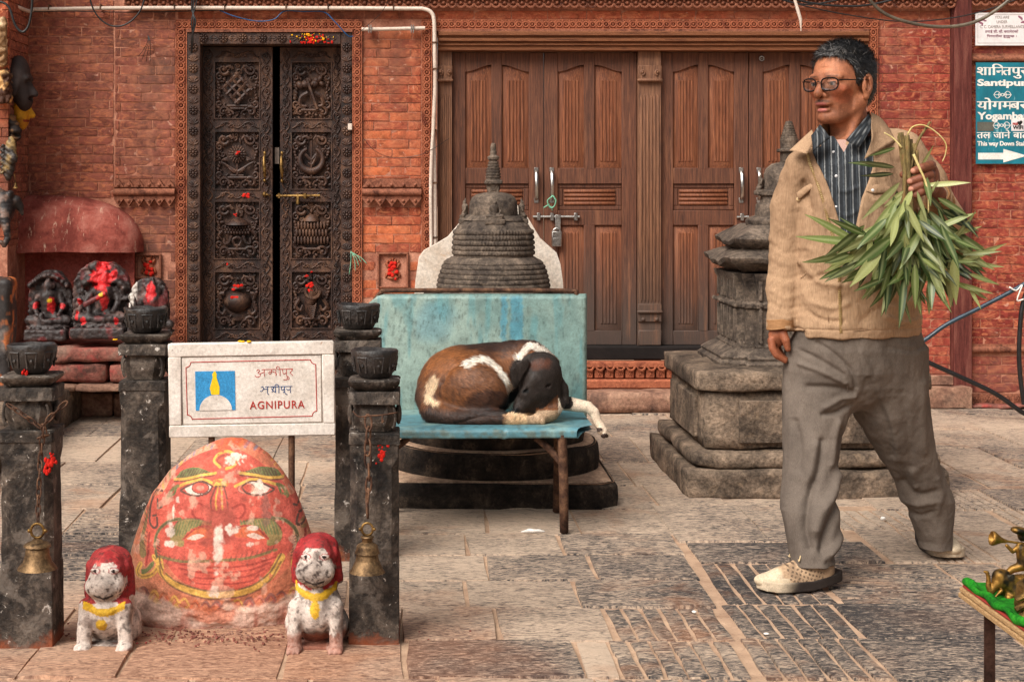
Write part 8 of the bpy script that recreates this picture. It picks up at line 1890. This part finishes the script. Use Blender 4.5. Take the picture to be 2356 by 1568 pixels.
def f_jack(p):
    d = tabloft(p, TOR, .28); d = su(d, cap(p, O(1878, 372, 4), O(2050, 338, 16), 36, 40), 26)
    s = chain(p, SLV, SLR); a = chain(p, ARM, ARR, 14); d = su(d, s, 10); d = su(d, a, 16)
    y = -p[:, 2]; q = np.stack([p[:, 0], y], -1)
    d = d+(1.6*np.exp(-((y-750)/2.2)**2)).astype(f32)*(p[:, 0] > 1812)
    w = spoly(q, wedge); d = ssub(d, np.maximum(w, p[:, 1]-20).astype(f32), 5)
    d = ssub(d, cap(p, O(1962, 250, 8), O(1964, 345, 6), 50, 56), 8)
    d = np.maximum(d, np.where((p[:, 0] < 1840) & (p[:, 2] < -600), (p-SLV[-1])@((SLV[-1]-SLV[-2])/np.linalg.norm(SLV[-1]-SLV[-2])).astype(f32)-6, -1e3)).astype(f32); return d
jdisp = lambda p: creases(p, j_folds)*(p[:, 1] < 0)+creases(p, s_folds)*.42+fbm(p, (.022, .022, .02), 4, 2)*3.6*np.clip(spoly(np.stack([p[:, 0], -p[:, 2]], -1), wedge)/14, 0, 1)
jk, _, _ = mg.sdf('jacket', f_jack, (1740, 280, -150), (2240, 785, 140), 2.0, M['jacket'], MAN, disp=jdisp)
def plates(name, quads, mat, parent=MAN, th=2.2, n=7, smooth=True, col=None):
    """cloth flaps: each a patch spanned by two picture polylines (x, y, q), given a thickness"""
    m = MB()
    for A, B in quads:
        a, b = spline([O(*p) for p in A], n), spline([O(*p) for p in B], n); k = max(len(a), len(b)); rs = lambda s: np.stack([np.interp(np.linspace(0, 1, k), np.linspace(0, 1, len(s)), s[:, i]) for i in range(3)], -1); a, b = rs(a), rs(b)
        T = np.linspace(0, 1, 6); G_ = a[None]*(1-T)[:, None, None]+b[None]*T[:, None, None]; G_[:, :, 1] -= (np.sin(T*PI)*3)[:, None]
        V = G_.reshape(-1, 3); N = np.array((0, -th, 0)); nn = len(V); Va = mg.world(np.concatenate([V+N, V])); Fs = []
        for i in range(5):
            for j in range(k-1): q = (i*k+j, i*k+j+1, (i+1)*k+j+1, (i+1)*k+j); Fs.append(q); Fs.append(tuple(x+nn for x in q[::-1]))
        ring = list(range(k))+[i*k+k-1 for i in range(1, 6)]+[5*k+j for j in range(k-2, -1, -1)]+[i*k for i in range(4, 0, -1)]
        for i in range(len(ring)): x, y = ring[i], ring[(i+1) % len(ring)]; Fs.append((x, x+nn, y+nn, y))
        m.add(Va, Fs)
    return m.obj(name, mat, parent, smooth=smooth, col=col)
plates('collar', [([(1868, 298, -34), (1846, 318, -44), (1816, 346, -52)], [(1872, 322, -64), (1866, 338, -74), (1856, 354, -84)])], M['jacket'])
plates('collar', [([(2004, 258, 6), (2030, 275, 10), (2064, 322, -20)], [(2004, 292, -52), (2004, 325, -72), (1988, 366, -88)])], M['jacket'])
plates('collar', [([(2000, 256, 8), (1975, 262, 60), (1920, 275, 50), (1880, 292, -10)], [(2012, 300, 10), (1985, 318, 62), (1920, 325, 52), (1868, 322, -20)])], M['jacket'])
# shirt, undershirt, shirt collar
def shirtcol(U):
    if len(U) and abs(U[:, 0]).max() < 50: U = np.stack([U[:, 0]/mg.k+CX, (U[:, 1]-mg.D)/mg.k, (U[:, 2]-H)/mg.k-CY], -1)
    x = U[:, 0]+(U[:, 2]+430)*.02-U[:, 1]*.25; n = fbm(U, .08, 2, 3); C = np.tile(np.array(srgb(38, 41, 45)), (len(U), 1)); C = mixc(C, srgb(54, 57, 61), sstep(0, .8, n)*.6); ph = np.mod(x, 15.5); C = mixc(C, srgb(138, 140, 140), 1-sstep(.6, 1.6, np.abs(ph-7))); ph = np.mod(x+5, 15.5); return mixc(C, srgb(78, 84, 90), (1-sstep(.6, 1.4, np.abs(ph-7)))*.7)
SH = [(314, 1952, 62, 50, 4), (332, 1955, 76, 58, 4), (380, 1958, 108, 76, 0), (440, 1962, 122, 82, -3), (520, 1964, 128, 87, -4), (600, 1966, 132, 90, -5)]
def f_shirt(p):
    d = tabloft(p, SH, .28); q = np.stack([p[:, 0], -p[:, 2]], -1); d = d-creases(p, [([(1890, 420), (1915, 440), (1950, 430)], 6, 2.5), ([(1900, 480), (1920, 495), (1945, 485)], 5, 2), ([(1921, 345), (1920, 440), (1922, 540)], 3.5, 1.6)])
    return ssub(d, np.maximum(spoly(q, [(1905, 300), (1958, 300), (1925, 352)]), p[:, 1]-10).astype(f32), 3)
mg.sdf('shirt', f_shirt, (1840, 308, -110), (2080, 590, 40), 1.8, M['shirt'], MAN, shirtcol)
mg.sdf('undershirt', lambda p: tabloft(p, [(322, 1950, 62, 50, 4), (350, 1955, 80, 62, 2), (420, 1958, 90, 62, 0)], .28), (1870, 315, -90), (2040, 415, 60), 2.4, M['tshirt'], MAN)
plates('shirt_collar', [([(1886, 286, -52), (1876, 300, -62), (1866, 312, -66)], [(1910, 318, -78), (1890, 332, -84), (1870, 350, -82)])], M['shirt'], col=lambda V: shirtcol(V)*.8)
plates('shirt_collar', [([(1998, 262, -12), (2004, 276, -22), (2007, 292, -36)], [(1946, 322, -80), (1960, 332, -84), (1976, 340, -80)])], M['shirt'], col=lambda V: shirtcol(V)*.8)
def mball(m, x, y, q, r, d=2.): m.ball(mg.w(x, y, q), (r*KMn, d*KMn, r*KMn), 12, 6)
def fsurf(f, x, y, off=0.):
    """q of the front surface of an SDF at a picture position"""
    qs = np.arange(-190, 60, 2.); pts = np.stack([O(x, y, q) for q in qs]).astype(f32); i = np.where(f(pts) < 0)[0]; return (qs[i[0]] if len(i) else -90.)-off
for (x, y) in ((1924, 405), (1924, 476), (1918, 350)): m = MB(); mball(m, x, y, fsurf(f_shirt, x, y, .5), 3.6, 1.6); m.obj('button', M['button'], MAN, smooth=40)
def zipper(pts, name):
    s = spline(pts, 8); Q_ = np.array([fsurf(f_jack, x, y, 0) for x, y in s]); Q_ = np.convolve(np.pad(Q_, 2, 'edge'), np.ones(5)/5, 'valid'); L = [O(x, y, q-1.2) for (x, y), q in zip(s, Q_)]; m = MB(); m.tube(mg.world(np.array(L)), 3.0*KMn, 6); z = m.obj(name, M['zip'], MAN, smooth=True)
    A = np.array(L); d = np.concatenate([[0], np.cumsum(np.linalg.norm(np.diff(A, axis=0), axis=1))]); m = MB()
    for t in np.arange(2, d[-1], 4.4): c = np.array([np.interp(t, d, A[:, i]) for i in range(3)]); c[1] -= 2.6; w = mg.world(c[None])[0]; m.box(w-np.array((3.2, 1.2, 1.1))*KMn, w+np.array((3.2, 1.2, 1.1))*KMn)
    m.obj('zip_teeth', M['zip_brass'], z); return z
zipper([(x-7+7*i/5, y) for i, (x, y) in enumerate(zl)], 'zip'); zipper([(x+7-7*i/5, y) for i, (x, y) in enumerate(zr)], 'zip'); zipper([(1928, 558), (1930, 640), (1932, 700), (1934, 766)], 'zip')
def flap(pts_top, pts_bot, name): 
    f = lambda ps: [(x, y, fsurf(f_jack, x, y, 1.5)) for x, y in ps]; plates(name, [(f(pts_top), f(pts_bot))], M['jacket'], th=2.2)
flap([(1832, 444), (1850, 430), (1868, 420)], [(1836, 462), (1854, 446), (1870, 432)], 'pocket_flap'); flap([(1990, 428), (2015, 424), (2050, 430)], [(1992, 440), (2015, 446), (2050, 444)], 'pocket_flap')
m = MB(); mball(m, 1837, 458, fsurf(f_jack, 1837, 458, 3), 5, 2); m.obj('button', M['zip'], MAN, smooth=40); m = MB(); mball(m, 2008, 438, fsurf(f_jack, 2008, 438, 4), 4, 2); m.obj('button', M['button'], MAN, smooth=40)
def seam(pts, f=f_jack, r=.9, mat='jacket'): s = spline(pts, 5); m = MB(); m.tube(mg.world(np.array([O(x, y, fsurf(f, x, y, .3)) for x, y in s])), r*KMn, 5); m.obj('seam', M[mat], MAN, smooth=True)
seam([(1826, 752), (1870, 760), (1920, 764)]); seam([(1945, 764), (2000, 758), (2060, 752), (2105, 746)]); seam([(1842, 640), (1860, 622), (1880, 600)]); seam([(1870, 400), (1900, 560), (1906, 740)])
m = MB()
for i in range(9): t = i/8; c = SLV[-1]*(1-t*.22)+SLV[-2]*t*.22; m.tube(mg.world(np.array([c+np.array((math.cos(a)*(31.5+t*1.5), math.sin(a)*(31.5+t*1.5), math.cos(a)*5)) for a in np.linspace(0, 2*PI, 25)[:-1]])), 1.9*KMn, 5, closed=True)
m.obj('cuff', M['jacket_rib'], MAN, smooth=True)
m = MB(); a_, b_ = ARM[-1], ARM[-2]; ax = (a_-b_)/np.linalg.norm(a_-b_); e1 = np.cross(ax, (0, 0, 1.)); e1 /= np.linalg.norm(e1); e2 = np.cross(ax, e1)
for i in range(10): c = a_+ax*(22-i*4.); rr = 24+i*.9; m.tube(mg.world(np.array([c+e1*math.cos(a)*rr+e2*math.sin(a)*rr for a in np.linspace(0, 2*PI, 25)[:-1]])), 2.2*KMn, 5, closed=True)
m.obj('cuff', M['jacket_rib'], MAN, smooth=True)
# shoes
M['shoe'] = mk('beige_knit_shoe', [(.1,)*3, (.2,)*3], 40, vcol=1, fine=(.2, 6), bump=.35, bscale=260, bdist=.0015, rough=.75)
def shoe(name, c, ang, L, W_, lift, lab):
    """c: ball of the sole on the ground (world), ang: heading of the toe in plan, L/W length and width in metres"""
    t = np.array((math.cos(ang), math.sin(ang), 0)); s = np.array((-math.sin(ang), math.cos(ang), 0)); R = np.stack([t, s, (0, 0, 1.)], 1)
    def lc(p): q = (p-np.asarray(c, f32))@R.astype(f32); z = q[:, 2]-np.where(q[:, 0] > .06*L/.28, (q[:, 0]-.06*L/.28)**2*lift[0], 0)-np.where(q[:, 0] < -.02, (-.02-q[:, 0])*lift[1], 0); return np.stack([q[:, 0], q[:, 1], z], -1).astype(f32)
    def outline(q, x=0.): u = q[:, 0]/(L/2); w = W_/2*np.sqrt(np.maximum(0, 1-np.abs(u)**2.8))*(.86+.16*np.sin((u+.2)*1.6)); return np.maximum((np.abs(q[:, 1])-w-x)*.8, np.abs(q[:, 0])-L/2)
    def f_sole(p): q = lc(p); return np.maximum(outline(q, .003), np.abs(q[:, 2]-.013)-.013)-.002
    def f_up(p):
        q = lc(p); d = ell(q, (.02*L/.28, 0, .022), (L*.47, W_*.46, .036)); d = su(d, cap(q, (-L*.14, 0, .055), (-L*.26, 0, .05), .036, .037), .03); d = su(d, cap(q, (L*.22, 0, .034), (-L*.08, 0, .062), .026, .034), .03)
        d = ssub(d, ell(q, (-L*.2, 0, .125), (.055, .032, .05)), .008); return np.maximum(d, .008-q[:, 2])
    def cu(V):
        q = lc(V.astype(f32)); n = fbm(V, 60, 2, 3); C = np.tile(np.array(srgb(176, 146, 116)), (len(V), 1)); C = mixc(C, srgb(120, 96, 76), sstep(0, .8, n)*.5); C = mixc(C, srgb(206, 186, 158), sstep(L*.24, L*.30, q[:, 0]+.02*(q[:, 2] < .04))*.9)
        kn = (np.mod(q[:, 0]*1.0+q[:, 2]*.55, .0135) < .0062)*(np.mod(q[:, 2]-q[:, 0]*.4, .0125) < .0066)*(q[:, 0] < L*.2)*(q[:, 0] > -L*.22)*(q[:, 2] > .026); C = mixc(C, srgb(74, 60, 50), kn*.85); return mixc(C, srgb(90, 76, 66), (q[:, 0] < -L*.36)*.5)
    root = empty(name, c); root.parent = MAN; root.location = Vector([float(v) for v in c])-MAN.location
    lo = np.array(c)-(.24, .24, .03); hi = np.array(c)+(.24, .24, .17)
    def pl(nm, f, h, mat, col):
        V, Q = iso(f, lo, hi, h); me = mesh_np(nm, V-np.array(c), Q, True, col(V) if col else None); o = bpy.data.objects.new(nm, me); COL.objects.link(o); me.materials.append(mat); o.parent = root; return o
    pl('upper', f_up, .0028, M['shoe'], cu); pl('sole', f_sole, .003, M['shoe'], lambda V: mixc(np.tile(np.array(srgb(52, 44, 40)), (len(V), 1)), srgb(196, 176, 150), sstep(L*.1, L*.34, lc(V.astype(f32))[:, 0]+.5*(lc(V.astype(f32))[:, 2]-.012))))
    m = MB()
    for i in range(4):
        x = L*(.20-.065*i); z = .052+.010*i
        m.tube([np.array((x, -.026, z-.004)), np.array((x-.006, 0, z+.012)), np.array((x, .026, z-.004))]@R.T, .0028, 5)
    for sg in (-1, 1): m.tube(spline(np.array([(L*.0, 0, .098), (L*.03, sg*.022, .104), (L*.07, sg*.034, .088), (L*.05, sg*.018, .09)])@R.T, 4), .002, 5)
    me = m.mesh('laces', True); o = bpy.data.objects.new('laces', me); COL.objects.link(o); me.materials.append(M['zip']); o.parent = root; return root
gf = G(1840, 1352); shoe('shoe', (gf[0], gf[1], .002), PI+.24, .275, .098, (1.1, .16), '')
gb = mg.w(2158, 1277, 0); gb = G(2158, 1268); shoe('shoe', (gb[0]+.005, gb[1]+.02, .002), -PI/2+.1, .27, .112, (.9, .25), '')
# ---------------------------------------------------------------- bunch of oleander leaves in his left hand
g = NG('oleander_leaf'); c_ = g.coord(); r_ = g.oi.outputs['Random']; oc = g.sep(g.n('ObjectInfo').outputs['Color']); a_ = g.attr().outputs['Fac']
base = g.ramp(r_, [(0, srgb(26, 40, 16)), (.4, srgb(48, 67, 27)), (.75, srgb(78, 97, 43)), (1, srgb(126, 138, 74))]); base = g.mix(oc[0], base, srgb(196, 198, 128)); n_ = g.noise(g.stretch(c_, (60, 60, 60)), 1, 4, .6); base = g.mix(1., base, g.ramp(n_, [(.3, .75), (.7, 1.2)]), 'MULTIPLY'); base = g.mix(g.math('MULTIPLY', a_, .38), base, srgb(190, 196, 140))
tb = g.n('BsdfTranslucent'); g.l(base, tb.inputs[0]); mx = g.n('MixShader'); mx.inputs[0].default_value = .25; g.done(base, .38, g.bump(n_, .25, .002), spec=.5); g.l(g.b.outputs[0], mx.inputs[1]); g.l(tb.outputs[0], mx.inputs[2]); g.l(mx.outputs[0], g.out.inputs[0]); M['leaf'] = g.m
M['twig'] = mk('twig_bark', [srgb(82, 66, 42), srgb(120, 104, 64), srgb(128, 84, 54)], 40, stretch=(1, 1, .3), fine=(.35, 4), bump=.5, rough=.8); M['dry'] = mk('dry_grass_blade', [srgb(190, 170, 104), srgb(214, 196, 140)], 30, fine=(.2, 5), bump=.2, rough=.6)
LV = []
for v in range(12):
    V, Fs, C = [], [], []; n = 12; bend = random.uniform(-.16, .26); tw = random.uniform(-.4, .4); fold = random.uniform(.10, .32)
    for i in range(n+1):
        t = i/n; w = .5*(math.sin(PI*min(1, t*.98+.02)**.8))**.85*(1-.15*t) if 0 < i < n else .03
        z = bend*math.sin(t*PI*.5)**2*1.2
        for s in (-1, -.5, 0, .5, 1): y = s*w*.145; V.append((t, y*math.cos(tw*t)-abs(s)*w*fold*.145*math.sin(tw*t), z+abs(s)*w*fold*.145+y*math.sin(tw*t))); C.append((1. if s == 0 else 0.,)*3)
    for i in range(n):
        for j in range(4): a = i*5+j; Fs.append((a, a+1, a+6, a+5))
    LV.append(mesh_np('leaf', np.array(V), [np.array(Fs)], True, np.array(C))); LV[-1].materials.append(M['leaf'])
BC = O(2098, 430, -178); BUN = empty('leaf_bunch', mg.world(BC[None])[0], 'bunch of long green oleander leaves held upside down in his fist', 'leaves')
def leaf(x0, y0, q0, x1, y1, q1, pale=0., wide=1.):
    a, b = mg.w(x0, y0, q0), mg.w(x1, y1, q1); d = Vector(b-a); L = d.length; o = bpy.data.objects.new('leaf', random.choice(LV)); COL.objects.link(o); o.parent = BUN
    o.location = Vector(a)-BUN.location; X = d.normalized(); ref = Vector((random.uniform(-.45, .45), -1, random.uniform(-.3, .45))); Y = ref.cross(X).normalized(); Z = X.cross(Y); R = Matrix((X, Y, Z)).transposed()
    o.rotation_euler = R.to_euler(); o.scale = (L, L*wide, L); o.color = (pale, 0, 0, 1)
manual = [(1975, 555, 1842, 503, .05), (1980, 560, 1833, 542, .0), (1960, 585, 1832, 597, .15), (1985, 600, 1895, 655, .1), (1990, 540, 1900, 500, .0), (2000, 545, 1930, 498, 0), (2040, 380, 1945, 378, .0), (2058, 385, 1970, 368, .1), (2055, 400, 1975, 402, 0), (2060, 340, 1992, 360, .0), (2070, 420, 1985, 505, .45), (2075, 450, 1990, 545, .35), (2110, 440, 2128, 520, .4), (2120, 380, 2150, 335, .55), (2130, 425, 2232, 424, .75), (2190, 540, 2260, 520, .75), (2150, 525, 2240, 498, .3), (2210, 600, 2318, 560, .55), (2215, 605, 2312, 612, .5), (2215, 585, 2305, 578, .3), (2230, 630, 2300, 655, .35), (2190, 650, 2285, 675, .35), (2230, 660, 2255, 708, .5), (2240, 670, 2280, 690, 0), (2140, 590, 2190, 665, .0), (2190, 560, 2235, 480, .3), (2060, 640, 2085, 745, .1), (2045, 650, 2030, 722, .4), (2040, 620, 1985, 690, .2), (2020, 600, 1940, 640, .1), (2100, 650, 2140, 700, 0), (2140, 640, 2185, 720, 0), (2175, 600, 2250, 600, .1), (2085, 620, 2060, 750, .0), (2110, 640, 2115, 720, .15), (2010, 580, 1905, 610, .3), (2135, 455, 2160, 415, .35)]
for x0, y0, x1, y1, pl in manual: q = random.uniform(-215, -185); leaf(x0, y0, q, x1, y1, q+random.uniform(-25, 25), pl, random.uniform(.9, 1.15))
rs = random.Random(5)
for i in range(236):
    u = rs.random(); bx_, by_ = 2092+rs.gauss(0, 58)*(.45+u), 462+u*165+rs.gauss(0, 18); q0 = -185+rs.gauss(0, 26)-20*(1-u)
    dx = (bx_-2092)/80+rs.gauss(0, .55); a = math.atan2(1., dx*1.15); L = rs.uniform(58, 122); x1, y1 = bx_+math.cos(a)*L, by_+math.sin(a)*L*.95
    if ((x1-2085)/215)**2+((y1-590)/150)**2 > 1: continue
    leaf(bx_, by_, q0, x1, y1, q0+rs.uniform(-30, 30), rs.choice((0, 0, 0, .1, .3, .55)), rs.uniform(1.15, 1.65))
def twig(pts, r, mat='twig', name='stem'):
    s = spline([O(*p) for p in pts], 5); m = MB(); m.tube(mg.world(s), np.linspace(r[0], r[1], len(s))*KMn, 7); m.obj(name, M[mat], BUN, smooth=True)
for pts, r in (([(2072, 305, -176), (2078, 345, -178), (2082, 400, -178), (2075, 480, -182), (2040, 560, -190)], (6.5, 4)), ([(2086, 312, -180), (2090, 360, -184), (2092, 410, -182), (2098, 480, -186), (2105, 600, -195)], (6.5, 3.5)), ([(2140, 280, -180), (2112, 325, -182), (2100, 370, -184), (2095, 420, -182), (2130, 500, -186), (2200, 600, -190)], (3, 3)), ([(2102, 330, -178), (2106, 380, -178), (2100, 430, -178), (2060, 520, -185), (1985, 570, -195)], (4.5, 3)), ([(2096, 320, -172), (2098, 380, -172), (2090, 450, -174), (2110, 560, -180), (2160, 640, -185)], (4, 2.5)), ([(2068, 312, -172), (2074, 360, -172), (2080, 430, -174), (2050, 540, -180), (1990, 600, -186)], (4, 2.5)), ([(2110, 345, -186), (2112, 400, -176), (2112, 440, -180), (2140, 540, -190), (2215, 585, -190)], (3.4, 2.5))): twig(pts, r)
twig([(2088, 310, -182), (2100, 292, -184), (2125, 288, -186), (2155, 305, -188), (2176, 330, -188), (2175, 355, -186), (2168, 372, -184)], (1.8, 1.), 'dry', 'dry_blade'); twig([(2102, 355, -205), (2115, 385, -210), (2130, 420, -214), (2136, 455, -214), (2136, 490, -212)], (3.2, 1.4), 'dry', 'dry_blade'); twig([(2034, 305, -178), (2055, 318, -180), (2075, 340, -182)], (1.2, 2.4), 'dry', 'dry_blade')
